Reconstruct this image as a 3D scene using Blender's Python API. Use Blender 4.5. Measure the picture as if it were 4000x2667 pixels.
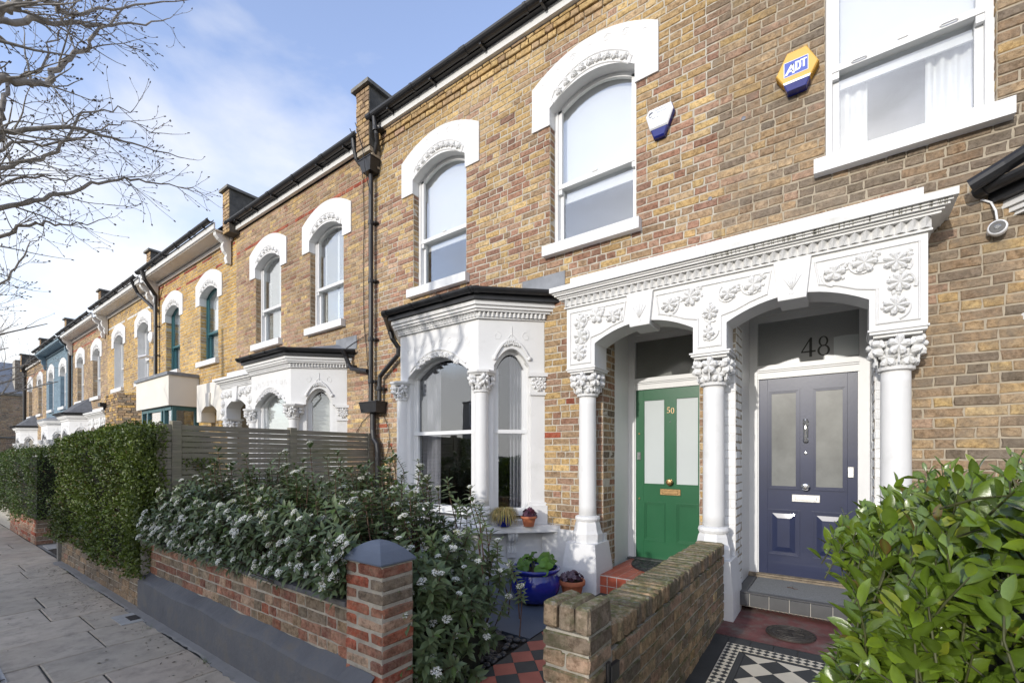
import bpy, math, random
import numpy as np
from mathutils import Vector, Matrix

# ------------------------------------------------------------------ scene, camera, sky, sun
for o in list(bpy.data.objects):
    bpy.data.objects.remove(o, do_unlink=True)
scene = bpy.context.scene
COL = scene.collection
R = math.radians

cam_d = bpy.data.cameras.new('camera')
cam_d.sensor_width = 36.0
cam_d.lens = 16.0
cam_d.shift_y = 0.1116
cam_d.clip_start = 0.05
cam_d.clip_end = 2000.0
cam = bpy.data.objects.new('camera', cam_d)
COL.objects.link(cam)
CAM_A = math.atan(1778.0 / 2440.0)
cam.location = (0.0, 0.0, 1.6)
cam.rotation_euler = (R(90), 0.0, CAM_A)
scene.camera = cam

SUN_EL = 16.5          # degrees above the horizon
SUN_TAN = 0.075        # sideways drift of the light per metre towards the houses
world = bpy.data.worlds.new('World')
scene.world = world
world.use_nodes = True
wn = world.node_tree.nodes
wl = world.node_tree.links
wn.clear()
w_out = wn.new('ShaderNodeOutputWorld')
w_bg = wn.new('ShaderNodeBackground')
w_bg.inputs['Strength'].default_value = 0.15
sky = wn.new('ShaderNodeTexSky')
sky.sky_type = 'NISHITA'
sky.sun_disc = False
sky.sun_elevation = R(SUN_EL)
sky.sun_rotation = math.pi + math.atan(SUN_TAN)
sky.air_density = 1.0
sky.dust_density = 1.2
sky.ozone_density = 2.0
# thin cloud over the whole dome, thicker towards the horizon
w_tc = wn.new('ShaderNodeTexCoord')
w_sep = wn.new('ShaderNodeSeparateXYZ')
wl.new(w_tc.outputs['Generated'], w_sep.inputs[0])
w_map = wn.new('ShaderNodeMapping')
w_map.inputs['Scale'].default_value = (1.0, 1.0, 2.2)
w_map.inputs['Location'].default_value = (0.35, 0.2, 0.1)
wl.new(w_tc.outputs['Generated'], w_map.inputs['Vector'])
w_n = wn.new('ShaderNodeTexNoise')
w_n.inputs['Scale'].default_value = 1.7
w_n.inputs['Detail'].default_value = 7.0
w_n.inputs['Roughness'].default_value = 0.52
w_n.inputs['Distortion'].default_value = 0.35
wl.new(w_map.outputs[0], w_n.inputs['Vector'])
w_h = wn.new('ShaderNodeMapRange')          # height: more cloud low down
w_h.inputs['From Min'].default_value = 0.0
w_h.inputs['From Max'].default_value = 0.75
w_h.inputs['To Min'].default_value = 0.36
w_h.inputs['To Max'].default_value = -0.15
wl.new(w_sep.outputs['Z'], w_h.inputs['Value'])
w_add = wn.new('ShaderNodeMath'); w_add.operation = 'ADD'
wl.new(w_n.outputs['Fac'], w_add.inputs[0])
wl.new(w_h.outputs[0], w_add.inputs[1])
w_ramp = wn.new('ShaderNodeValToRGB')
w_ramp.color_ramp.elements[0].position = 0.47
w_ramp.color_ramp.elements[0].color = (0.0, 0.0, 0.0, 1)
w_ramp.color_ramp.elements[1].position = 0.73
w_ramp.color_ramp.elements[1].color = (0.95, 0.95, 0.95, 1)
wl.new(w_add.outputs[0], w_ramp.inputs[0])
w_mix = wn.new('ShaderNodeMixRGB')
w_mix.inputs[2].default_value = (5.6, 5.5, 5.4, 1)
wl.new(w_ramp.outputs[0], w_mix.inputs[0])
w_hs = wn.new('ShaderNodeHueSaturation')
w_hs.inputs['Hue'].default_value = 0.512
w_hs.inputs['Saturation'].default_value = 0.86
w_hs.inputs['Value'].default_value = 2.0
wl.new(sky.outputs[0], w_hs.inputs['Color'])
wl.new(w_hs.outputs[0], w_mix.inputs[1])
wl.new(w_mix.outputs[0], w_bg.inputs['Color'])
wl.new(w_bg.outputs[0], w_out.inputs['Surface'])

sun_d = bpy.data.lights.new('sun', 'SUN')
sun_d.energy = 2.0
sun_d.angle = R(1.0)
sun_d.color = (1.0, 0.955, 0.89)
sun = bpy.data.objects.new('sun', sun_d)
COL.objects.link(sun)
ldir = Vector((SUN_TAN, 1.0, -math.tan(R(SUN_EL)) * math.hypot(1, SUN_TAN))).normalized()
sun.rotation_euler = ldir.to_track_quat('-Z', 'Y').to_euler()
sun.location = (-2, -20, 12)

vs = scene.view_settings
vs.view_transform = 'Standard'
vs.look = 'None'
vs.exposure = 0.51
vs.gamma = 1.0
vs.use_curve_mapping = False

# ------------------------------------------------------------------ materials
MATS = {}
def new_mat(name):
    m = bpy.data.materials.new(name); m.use_nodes = True
    nt = m.node_tree; nt.nodes.clear()
    out = nt.nodes.new('ShaderNodeOutputMaterial')
    b = nt.nodes.new('ShaderNodeBsdfPrincipled')
    nt.links.new(b.outputs[0], out.inputs[0])
    MATS[name] = m
    return m, nt, b, out
def N(nt, t, **kw):
    n = nt.nodes.new(t)
    for k, v in kw.items(): setattr(n, k, v)
    return n
def noise(nt, scale, detail=4, rough=0.55, vec=None, dist=0.0):
    n = nt.nodes.new('ShaderNodeTexNoise')
    n.inputs['Scale'].default_value = scale
    n.inputs['Detail'].default_value = detail
    n.inputs['Roughness'].default_value = rough
    n.inputs['Distortion'].default_value = dist
    if vec is not None: nt.links.new(vec, n.inputs['Vector'])
    return n
def ramp(nt, src, stops):
    r = nt.nodes.new('ShaderNodeValToRGB')
    e = r.color_ramp.elements
    e[0].position, e[0].color = stops[0][0], tuple(stops[0][1]) + (1,)
    e[1].position, e[1].color = stops[-1][0], tuple(stops[-1][1]) + (1,)
    for p, c in stops[1:-1]:
        k = e.new(p); k.color = tuple(c) + (1,)
    nt.links.new(src, r.inputs[0])
    return r
def mixc(nt, mode, fac, a, b):
    m = nt.nodes.new('ShaderNodeMixRGB'); m.blend_type = mode
    for inp, v in ((0, fac), (1, a), (2, b)):
        if hasattr(v, 'type') and hasattr(v, 'links'): nt.links.new(v, m.inputs[inp])
        elif isinstance(v, (int, float)): m.inputs[inp].default_value = v
        else: m.inputs[inp].default_value = tuple(v) + (1,)
    return m
def bump(nt, b, h, strength=0.3, dist=0.01):
    bp = nt.nodes.new('ShaderNodeBump')
    bp.inputs['Strength'].default_value = strength
    bp.inputs['Distance'].default_value = dist
    nt.links.new(h, bp.inputs['Height'])
    nt.links.new(bp.outputs[0], b.inputs['Normal'])
    return bp
def pos(nt): return nt.nodes.new('ShaderNodeNewGeometry').outputs['Position']

def simple(name, col, rough=0.6, metal=0.0, var=0.12, nscale=9.0, bscale=60.0, bstr=0.15, bdist=0.004, spec=None, coat=0.0, dirt=None):
    """one colour with soft mottling, fine relief and optional dirt blotches"""
    m, nt, b, out = new_mat(name)
    p = pos(nt)
    n = noise(nt, nscale, 5, 0.6, p)
    lo = [max(0, c * (1 - var)) for c in col]; hi = [min(1, c * (1 + var)) for c in col]
    r = ramp(nt, n.outputs['Fac'], [(0.3, lo), (0.7, hi)])
    c = r.outputs[0]
    if dirt:
        dn = noise(nt, dirt[1], 8, 0.68, p)
        dr = ramp(nt, dn.outputs['Fac'], [(dirt[2], (0, 0, 0)), (dirt[3], (1, 1, 1))])
        c = mixc(nt, 'MIX', dr.outputs[0], c, dirt[0]).outputs[0]
    nt.links.new(c, b.inputs['Base Color'])
    b.inputs['Roughness'].default_value = rough
    b.inputs['Metallic'].default_value = metal
    if spec is not None: b.inputs['Specular IOR Level'].default_value = spec
    if coat: b.inputs['Coat Weight'].default_value = coat
    if bstr:
        bn = noise(nt, bscale, 4, 0.6, p)
        bump(nt, b, bn.outputs['Fac'], bstr, bdist)
    return m

def vcol(name, rough=0.8, pit=True, bscale=55, bstr=0.5, bdist=0.006, var=0.25, nscale=22, spec=0.25, transl=0.0, stain=None, coat=0.0, grime=0.0):
    """per-piece colour from the mesh attribute Col, with grain, pits and relief"""
    m, nt, b, out = new_mat(name)
    p = pos(nt)
    at = N(nt, 'ShaderNodeAttribute', attribute_name='Col')
    n = noise(nt, nscale, 6, 0.65, p)
    r = ramp(nt, n.outputs['Fac'], [(0.25, (1 - var,) * 3), (0.75, (1 + var * 0.55,) * 3)])
    c = mixc(nt, 'MULTIPLY', 1.0, at.outputs['Color'], r.outputs[0]).outputs[0]
    if grime:
        gn = noise(nt, 13, 7, 0.72, p, 0.4)
        gr = ramp(nt, gn.outputs['Fac'], [(0.40, (0, 0, 0)), (0.72, (grime, grime, grime))])
        c = mixc(nt, 'MIX', gr.outputs[0], c, (0.50, 0.415, 0.29)).outputs[0]
        g2 = noise(nt, 31, 6, 0.75, p)
        g2r = ramp(nt, g2.outputs['Fac'], [(0.36, (0.46, 0.42, 0.38)), (0.55, (1.04, 1.04, 1.04))])
        c = mixc(nt, 'MULTIPLY', 0.9, c, g2r.outputs[0]).outputs[0]
        g3 = noise(nt, 0.75, 4, 0.6, p)
        g3r = ramp(nt, g3.outputs['Fac'], [(0.30, (0.72, 0.69, 0.66)), (0.66, (1.10, 1.09, 1.06))])
        c = mixc(nt, 'MULTIPLY', 1.0, c, g3r.outputs[0]).outputs[0]
    if pit:
        pn = noise(nt, 95, 3, 0.7, p)
        pr = ramp(nt, pn.outputs['Fac'], [(0.27, (0.35, 0.3, 0.27)), (0.37, (1, 1, 1))])
        c = mixc(nt, 'MULTIPLY', 0.8, c, pr.outputs[0]).outputs[0]
    if stain:
        dn = noise(nt, stain[1], 8, 0.7, p)
        dr = ramp(nt, dn.outputs['Fac'], [(stain[2], (0, 0, 0)), (stain[3], (1, 1, 1))])
        c = mixc(nt, 'MIX', dr.outputs[0], c, stain[0]).outputs[0]
    nt.links.new(c, b.inputs['Base Color'])
    b.inputs['Roughness'].default_value = rough
    b.inputs['Specular IOR Level'].default_value = spec
    if coat: b.inputs['Coat Weight'].default_value = coat
    if bstr:
        bn = noise(nt, bscale, 7, 0.68, p)
        bump(nt, b, bn.outputs['Fac'], bstr, bdist)
    if transl:
        tr = N(nt, 'ShaderNodeBsdfTranslucent')
        tc = mixc(nt, 'MULTIPLY', 1.0, c, (1.1, 1.25, 0.5))
        nt.links.new(tc.outputs[0], tr.inputs['Color'])
        mx = N(nt, 'ShaderNodeMixShader'); mx.inputs[0].default_value = transl
        nt.links.new(b.outputs[0], mx.inputs[1]); nt.links.new(tr.outputs[0], mx.inputs[2])
        nt.links.new(mx.outputs[0], out.inputs[0])
    return m

def mossy(name, amount=0.8):
    """moss and lichen settle on what faces up"""
    nt = MATS[name].node_tree; b = [n for n in nt.nodes if n.type == 'BSDF_PRINCIPLED'][0]
    src = b.inputs['Base Color'].links[0].from_socket
    g = nt.nodes.new('ShaderNodeNewGeometry'); sp = nt.nodes.new('ShaderNodeSeparateXYZ'); nt.links.new(g.outputs['True Normal'], sp.inputs[0])
    up = ramp(nt, sp.outputs['Z'], [(0.45, (0, 0, 0)), (0.85, (amount,) * 3)])
    n = noise(nt, 14, 7, 0.7, g.outputs['Position']); r = ramp(nt, n.outputs['Fac'], [(0.36, (0, 0, 0)), (0.54, (1, 1, 1))])
    f = mixc(nt, 'MULTIPLY', 1.0, up.outputs[0], r.outputs[0])
    n2 = noise(nt, 37, 4, 0.6, g.outputs['Position']); cr = ramp(nt, n2.outputs['Fac'], [(0.35, (0.055, 0.065, 0.02)), (0.5, (0.12, 0.13, 0.045)), (0.66, (0.26, 0.25, 0.20))])
    m = mixc(nt, 'MIX', f.outputs[0], src, cr.outputs[0])
    nt.links.new(m.outputs[0], b.inputs['Base Color'])

def glass(name, tint=(0.965, 0.975, 0.975), base=0.12, rough=0.0):
    m, nt, b, out = new_mat(name)
    nt.nodes.remove(b)
    tr = N(nt, 'ShaderNodeBsdfTransparent'); tr.inputs[0].default_value = tint + (1,)
    gl = N(nt, 'ShaderNodeBsdfGlossy'); gl.inputs['Roughness'].default_value = rough
    gl.inputs['Color'].default_value = (0.95, 0.97, 1, 1)
    # old float glass is never quite flat
    bn = noise(nt, 1.6, 2, 0.5, pos(nt))
    bp = N(nt, 'ShaderNodeBump'); bp.inputs['Strength'].default_value = 0.06; bp.inputs['Distance'].default_value = 0.02
    nt.links.new(bn.outputs['Fac'], bp.inputs['Height']); nt.links.new(bp.outputs[0], gl.inputs['Normal'])
    fr = N(nt, 'ShaderNodeLayerWeight'); fr.inputs['Blend'].default_value = 0.5
    pw = N(nt, 'ShaderNodeMath', operation='POWER'); pw.inputs[1].default_value = 3.0
    nt.links.new(fr.outputs['Facing'], pw.inputs[0])
    ad = N(nt, 'ShaderNodeMath', operation='ADD'); ad.inputs[1].default_value = base; ad.use_clamp = True
    nt.links.new(pw.outputs[0], ad.inputs[0])
    mx = N(nt, 'ShaderNodeMixShader')
    nt.links.new(ad.outputs[0], mx.inputs[0]); nt.links.new(tr.outputs[0], mx.inputs[1]); nt.links.new(gl.outputs[0], mx.inputs[2])
    nt.links.new(mx.outputs[0], out.inputs[0])
    return m

simple('stucco', (0.69, 0.685, 0.67), 0.62, var=0.035, nscale=3.5, bscale=28, bstr=0.22, bdist=0.006, dirt=((0.50, 0.50, 0.46), 3.3, 0.56, 0.92))
simple('stucco_worn', (0.67, 0.665, 0.645), 0.65, var=0.05, nscale=5, bscale=26, bstr=0.3, bdist=0.008, dirt=((0.42, 0.42, 0.37), 3.1, 0.56, 0.85))
simple('white_wood', (0.70, 0.70, 0.69), 0.38, var=0.02, bscale=40, bstr=0.06, bdist=0.003)
simple('sill_paint', (0.69, 0.69, 0.68), 0.5, var=0.03, bscale=40, bstr=0.15, bdist=0.004, dirt=((0.5, 0.5, 0.47), 6, 0.62, 0.9))
simple('cream_render', (0.72, 0.68, 0.60), 0.75, var=0.04, nscale=2.5, bscale=90, bstr=0.2, bdist=0.003)
simple('soffit_paint', (0.70, 0.66, 0.60), 0.7, var=0.06, nscale=4)
simple('teal_paint', (0.035, 0.125, 0.14), 0.4, var=0.1)
simple('blue_wall_paint', (0.17, 0.245, 0.30), 0.7, var=0.08, bscale=45, bstr=0.3, bdist=0.01)
simple('mortar', (0.455, 0.42, 0.35), 0.92, var=0.16, nscale=14, bscale=120, bstr=0.6, bdist=0.006)
simple('mortar_dark', (0.36, 0.335, 0.285), 0.92, var=0.25, nscale=9, bscale=110, bstr=0.7, bdist=0.008, dirt=((0.10, 0.11, 0.05), 5, 0.55, 0.8))
simple('mortar_wall', (0.37, 0.335, 0.27), 0.95, var=0.22, nscale=12, bscale=110, bstr=0.8, bdist=0.008, dirt=((0.17, 0.16, 0.10), 5, 0.56, 0.82))
simple('mortar_tan', (0.37, 0.315, 0.235), 0.92, var=0.15, nscale=14, bscale=120, bstr=0.6, bdist=0.006)
vcol('brick', 0.86, grime=0.22, var=0.32, bstr=0.7, bdist=0.009)
vcol('brick_sooty', 0.9, grime=0.22, var=0.42, bstr=0.85, bdist=0.012, stain=((0.205, 0.17, 0.13), 5.0, 0.42, 0.74))
vcol('brick_old', 0.9, bscale=40, bstr=0.8, bdist=0.012, var=0.45, nscale=16, grime=0.40, stain=((0.105, 0.098, 0.072), 8.0, 0.52, 0.74))
vcol('brick_moss', 0.92, bscale=42, bstr=0.85, bdist=0.012, var=0.45, nscale=16, grime=0.22, stain=((0.090, 0.090, 0.045), 9.0, 0.48, 0.72))
mossy('brick_moss')
vcol('brick_painted', 0.6, pit=False, bscale=40, bstr=0.3, bdist=0.006, var=0.05)
simple('black_plastic', (0.018, 0.018, 0.02), 0.42, var=0.25, bscale=30, bstr=0.08)
simple('black_cable', (0.012, 0.012, 0.013), 0.5)
simple('lead', (0.19, 0.20, 0.215), 0.55, var=0.25, nscale=5, bscale=9, bstr=0.35, bdist=0.02)
simple('slate_roof', (0.075, 0.078, 0.085), 0.6, var=0.3, nscale=8)
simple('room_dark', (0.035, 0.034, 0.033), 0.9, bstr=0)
simple('coping_stone', (0.20, 0.19, 0.165), 0.9, var=0.3, nscale=8, bstr=0.5, bdist=0.01)
simple('render_dark', (0.095, 0.09, 0.078), 0.9, var=0.4, nscale=5, bstr=0.5, bdist=0.01, dirt=((0.20, 0.18, 0.14), 3, 0.5, 0.8))
glass('glass', base=0.13)
glass('glass_dim', (0.86, 0.87, 0.88), 0.13)
simple('frosted_glass', (0.52, 0.56, 0.56), 0.22, var=0.03, nscale=1.5, bstr=0.02, spec=0.6)
simple('frosted_dark', (0.20, 0.205, 0.195), 0.2, var=0.3, nscale=2.2, bstr=0.03, spec=0.6)
simple('transom_film', (0.30, 0.31, 0.305), 0.25, var=0.10, nscale=2.0, bstr=0.02, spec=0.6)
simple('transom_clear', (0.17, 0.175, 0.16), 0.12, var=0.12, nscale=2.0, bstr=0.02, spec=0.6)
simple('blind_cloth', (0.66, 0.66, 0.655), 0.9, var=0.02, bstr=0.05)
simple('curtain_cloth', (0.58, 0.58, 0.57), 0.95, var=0.03, bstr=0.05)
simple('curtain_grey', (0.42, 0.41, 0.43), 0.95, var=0.08, bstr=0.05)
simple('shutter_paint', (0.74, 0.75, 0.71), 0.5, var=0.02, bstr=0.03)
simple('green_paint', (0.016, 0.105, 0.043), 0.30, var=0.06, nscale=3, bscale=35, bstr=0.08, bdist=0.003, coat=0.25)
simple('navy_paint', (0.014, 0.021, 0.060), 0.34, var=0.14, nscale=2.4, bscale=40, bstr=0.08, bdist=0.003, coat=0.15)
simple('brass', (0.42, 0.27, 0.13), 0.35, metal=0.9, var=0.2, nscale=40)
simple('chrome', (0.75, 0.75, 0.74), 0.16, metal=1.0, var=0.05)
simple('steel_satin', (0.80, 0.79, 0.76), 0.30, metal=0.85, var=0.05)
simple('number_brass', (0.55, 0.36, 0.20), 0.4, metal=0.6, var=0.1)
simple('number_dark', (0.018, 0.02, 0.018), 0.4)
simple('terracotta', (0.42, 0.135, 0.06), 0.75, var=0.12, nscale=14, bscale=60, bstr=0.2)
simple('cobalt_glaze', (0.012, 0.020, 0.22), 0.12, var=0.25, nscale=7, bscale=14, bstr=0.08, bdist=0.006, coat=0.5)
simple('soil', (0.035, 0.026, 0.018), 0.98, var=0.4, nscale=40, bscale=60, bstr=1.0, bdist=0.02)
simple('paving_concrete', (0.215, 0.205, 0.19), 0.9, var=0.10, nscale=2.2, bscale=150, bstr=0.3, bdist=0.003, dirt=((0.13, 0.125, 0.11), 3.3, 0.5, 0.8))
vcol('paving', 0.88, pit=False, bscale=140, bstr=0.3, bdist=0.003, var=0.22, nscale=5.0, stain=((0.21, 0.185, 0.15), 6.5, 0.50, 0.80))
simple('joint_dirt', (0.055, 0.052, 0.044), 0.98, var=0.4, nscale=30, bscale=90, bstr=0.8, bdist=0.01, dirt=((0.06, 0.085, 0.02), 4, 0.55, 0.75))
simple('plinth_paint', (0.10, 0.103, 0.11), 0.78, var=0.14, nscale=4, bscale=22, bstr=0.5, bdist=0.014, dirt=((0.125, 0.108, 0.085), 4, 0.50, 0.76))
simple('cap_paint', (0.105, 0.125, 0.16), 0.75, var=0.10, nscale=5, bscale=60, bstr=0.25, bdist=0.006)
simple('slab_paint', (0.085, 0.10, 0.125), 0.62, var=0.12, nscale=3, bscale=70, bstr=0.2, bdist=0.004, dirt=((0.14, 0.14, 0.14), 9, 0.66, 0.85))
simple('red_tile', (0.37, 0.085, 0.045), 0.4, var=0.12, nscale=6, bstr=0.06)
simple('path_red', (0.36, 0.11, 0.075), 0.7, var=0.14, nscale=7, bscale=120, bstr=0.2, bdist=0.002)
simple('path_black', (0.040, 0.042, 0.042), 0.62, var=0.2, nscale=6, bscale=120, bstr=0.15, bdist=0.002)
simple('path_cream', (0.62, 0.565, 0.45), 0.62, var=0.08, nscale=6, bscale=120, bstr=0.12, bdist=0.002)
simple('grey_tile', (0.075, 0.075, 0.075), 0.5, var=0.12)
simple('grout', (0.42, 0.40, 0.36), 0.9, var=0.15, nscale=30)
simple('grout_dark', (0.05, 0.048, 0.043), 0.9, var=0.2, nscale=30)
simple('step_grit', (0.21, 0.215, 0.21), 0.95, var=0.35, nscale=160, bscale=220, bstr=0.6, bdist=0.003)
simple('old_wood', (0.23, 0.185, 0.13), 0.85, var=0.4, nscale=16, bscale=40, bstr=0.5)
simple('red_floor', (0.15, 0.055, 0.05), 0.78, var=0.35, nscale=6, bscale=25, bstr=0.4, bdist=0.008, dirt=((0.16, 0.14, 0.12), 5, 0.47, 0.66))
simple('cast_iron', (0.055, 0.048, 0.042), 0.6, metal=0.3, var=0.3, nscale=30, bstr=0.4)
simple('rubber', (0.025, 0.026, 0.028), 0.55, var=0.3, nscale=30)
simple('pebble', (0.050, 0.048, 0.048), 0.42, var=0.4, nscale=20, bscale=90, bstr=0.1)
simple('pale_stone', (0.36, 0.35, 0.32), 0.85, var=0.15)
simple('asphalt', (0.085, 0.083, 0.08), 0.9, var=0.25, nscale=60, bscale=200, bstr=0.6, bdist=0.004)
simple('kerb_granite', (0.24, 0.235, 0.225), 0.85, var=0.2, nscale=60)
simple('bark', (0.26, 0.235, 0.20), 0.9, var=0.35, nscale=18, bscale=70, bstr=0.7, bdist=0.006)
simple('twig_bark', (0.10, 0.08, 0.066), 0.85, var=0.3, nscale=30)
simple('stem_brown', (0.085, 0.045, 0.028), 0.8, var=0.3, nscale=30)
simple('stem_green', (0.055, 0.06, 0.018), 0.6, var=0.3, nscale=30)
simple('hedge_core', (0.014, 0.017, 0.008), 1.0, var=0.5, nscale=30, bstr=0)  # near black: the shade deep in the foliage is put into the colour
simple('alarm_white', (0.80, 0.81, 0.83), 0.22, var=0.01, bstr=0)
simple('alarm_blue', (0.010, 0.016, 0.16), 0.15, var=0.05, bstr=0)
simple('alarm_yellow', (0.66, 0.38, 0.055), 0.38, var=0.05, bstr=0)
simple('logo_blue', (0.035, 0.075, 0.42), 0.35, var=0.02, bstr=0)
simple('logo_grey', (0.11, 0.12, 0.15), 0.4, var=0.02, bstr=0)
simple('logo_white', (0.82, 0.83, 0.84), 0.35, var=0.01, bstr=0)
simple('weather_stain', (0.22, 0.21, 0.17), 0.9, var=0.2, bstr=0)
simple('aluminium', (0.5, 0.5, 0.5), 0.4, metal=0.7, var=0.1)
vcol('leaf_laurel', 0.27, pit=False, bscale=30, bstr=0.25, bdist=0.006, var=0.22, nscale=25, spec=0.75, transl=0.15, coat=0.25)
vcol('leaf_viburnum', 0.48, pit=False, bscale=60, bstr=0.1, bdist=0.002, var=0.2, nscale=20, spec=0.4, transl=0.12)
vcol('leaf_hedge', 0.42, pit=False, bscale=60, bstr=0.0, var=0.25, nscale=9, spec=0.4, transl=0.16)
vcol('petal', 0.8, pit=False, bscale=60, bstr=0.0, var=0.08, nscale=40, spec=0.2, transl=0.1)
vcol('dry_grass', 0.8, pit=False, bstr=0.0, var=0.2, nscale=30, transl=0.15)
vcol('heuchera', 0.55, pit=False, bstr=0.0, var=0.25, nscale=30, transl=0.1)

# wood with grain along the board (world y)
m, nt, b, out = new_mat('fence_wood')
p = pos(nt)
mp = N(nt, 'ShaderNodeMapping'); mp.inputs['Scale'].default_value = (30, 1.6, 30); nt.links.new(p, mp.inputs['Vector'])
n1 = noise(nt, 1.5, 8, 0.7, mp.outputs[0], 0.6)
n2 = noise(nt, 1.7, 4, 0.6, p)
r1 = ramp(nt, n1.outputs['Fac'], [(0.25, (0.12, 0.108, 0.085)), (0.5, (0.24, 0.216, 0.168)), (0.78, (0.36, 0.325, 0.255))])
r2 = ramp(nt, n2.outputs['Fac'], [(0.45, (0, 0, 0)), (0.75, (0.7, 0.7, 0.7))])
c = mixc(nt, 'MIX', r2.outputs[0], r1.outputs[0], (0.17, 0.175, 0.085))
nt.links.new(c.outputs[0], b.inputs['Base Color']); b.inputs['Roughness'].default_value = 0.85
bump(nt, b, n1.outputs['Fac'], 0.4, 0.006)

# ------------------------------------------------------------------ builders
class MB:
    """collects geometry; one MB becomes one mesh object"""
    def __init__(s): s.v = []; s.f = []; s.c = []; s.col = None
    def add(s, vs, fs):
        k = len(s.v)
        s.v.extend([tuple(p) for p in vs])
        s.f.extend([tuple(i + k for i in f) for f in fs])
        if s.col is not None: s.c.extend([s.col] * len(vs))
        return s
    def box(s, x0, x1, y0, y1, z0, z1):
        return s.add([(x0,y0,z0),(x1,y0,z0),(x1,y1,z0),(x0,y1,z0),(x0,y0,z1),(x1,y0,z1),(x1,y1,z1),(x0,y1,z1)],
                     [(0,3,2,1),(4,5,6,7),(0,1,5,4),(1,2,6,5),(2,3,7,6),(3,0,4,7)])
    def fbox(s, fr, u0, u1, n0, n1, z0, z1):
        P = [fr(u,n,z) for z in (z0,z1) for (u,n) in ((u0,n1),(u1,n1),(u1,n0),(u0,n0))]
        return s.add(P, [(0,3,2,1),(4,5,6,7),(0,1,5,4),(1,2,6,5),(2,3,7,6),(3,0,4,7)])
    def bevbox(s, fr, u0, u1, n0, n1, z0, z1, b=0.006):
        """box with chamfered front edges"""
        A = [fr(u,n0,z) for (u,z) in ((u0,z0),(u1,z0),(u1,z1),(u0,z1))]
        B = [fr(u,n1-b,z) for (u,z) in ((u0,z0),(u1,z0),(u1,z1),(u0,z1))]
        C = [fr(u,n1,z) for (u,z) in ((u0+b,z0+b),(u1-b,z0+b),(u1-b,z1-b),(u0+b,z1-b))]
        fs = [(3,2,1,0),(8,9,10,11)]
        for i in range(4):
            j = (i+1) % 4
            fs += [(i,j,4+j,4+i),(4+i,4+j,8+j,8+i)]
        return s.add(A+B+C, fs)
    def slab(s, fr, sm, n0, n1):
        """sm: list of (u, zbot, ztop); equal u twice makes a vertical step"""
        k = len(s.v); vs = []; fs = []
        for (u,zb,zt) in sm:
            vs += [fr(u,n1,zb), fr(u,n1,zt), fr(u,n0,zb), fr(u,n0,zt)]
        for i in range(len(sm)-1):
            a, c = 4*i, 4*i+4
            if abs(sm[i][0]-sm[i+1][0]) > 1e-6:
                fs += [(a,c,c+1,a+1),(a+2,a+3,c+3,c+2)]
            if abs(sm[i][0]-sm[i+1][0]) > 1e-6 or abs(sm[i][1]-sm[i+1][1]) > 1e-6: fs.append((a,a+2,c+2,c))
            if abs(sm[i][0]-sm[i+1][0]) > 1e-6 or abs(sm[i][2]-sm[i+1][2]) > 1e-6: fs.append((a+1,c+1,c+3,a+3))
        l = 4*(len(sm)-1)
        fs += [(0,1,3,2),(l,l+2,l+3,l+1)]
        return s.add(vs, fs)
    def prism(s, pts, z0, z1):
        n = len(pts)
        vs = [(x,y,z0) for x,y in pts] + [(x,y,z1) for x,y in pts]
        fs = [tuple(range(n-1,-1,-1)), tuple(range(n,2*n))] + [(i,(i+1)%n,n+(i+1)%n,n+i) for i in range(n)]
        return s.add(vs, fs)
    def fprism(s, fr, pts, n0, n1, b=0.0):
        """polygon given in (u,z) extruded along the normal, optional chamfer"""
        n = len(pts)
        vs = [fr(u,n0,z) for u,z in pts] + [fr(u,n1-b,z) for u,z in pts]
        fs = [(i,(i+1)%n,n+(i+1)%n,n+i) for i in range(n)]
        if b:
            cu = sum(p[0] for p in pts)/n; cz = sum(p[1] for p in pts)/n
            for u,z in pts:
                d = math.hypot(u-cu,z-cz) or 1
                vs.append(fr(u-(u-cu)/d*b*1.3, n1, z-(z-cz)/d*b*1.3))
            fs += [(n+i,n+(i+1)%n,2*n+(i+1)%n,2*n+i) for i in range(n)] + [tuple(range(2*n,3*n))]
        else: fs.append(tuple(range(n,2*n)))
        return s.add(vs, fs)
    def lathe(s, cx, cy, prof, seg=20, cap=True, a0=0.0):
        vs = []; fs = []
        for (r,z) in prof:
            for k in range(seg):
                a = a0 + 2*math.pi*k/seg
                vs.append((cx+r*math.cos(a), cy+r*math.sin(a), z))
        for i in range(len(prof)-1):
            for k in range(seg):
                a, c = i*seg+k, i*seg+(k+1)%seg
                fs.append((a,c,c+seg,a+seg))
        if cap: fs += [tuple(range(seg-1,-1,-1)), tuple(range((len(prof)-1)*seg, len(prof)*seg))]
        return s.add(vs, fs)
    def flathe(s, fr, u, z, prof, seg=14):
        """turned piece whose axis is the frame normal; prof = (radius, n)"""
        vs = []; fs = []
        for (r,n) in prof:
            for k in range(seg):
                a = 2*math.pi*k/seg
                vs.append(fr(u+r*math.cos(a), n, z+r*math.sin(a)))
        for i in range(len(prof)-1):
            for k in range(seg):
                a, c = i*seg+k, i*seg+(k+1)%seg
                fs.append((a,c,c+seg,a+seg))
        fs.append(tuple(range((len(prof)-1)*seg, len(prof)*seg)))
        return s.add(vs, fs)
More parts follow.
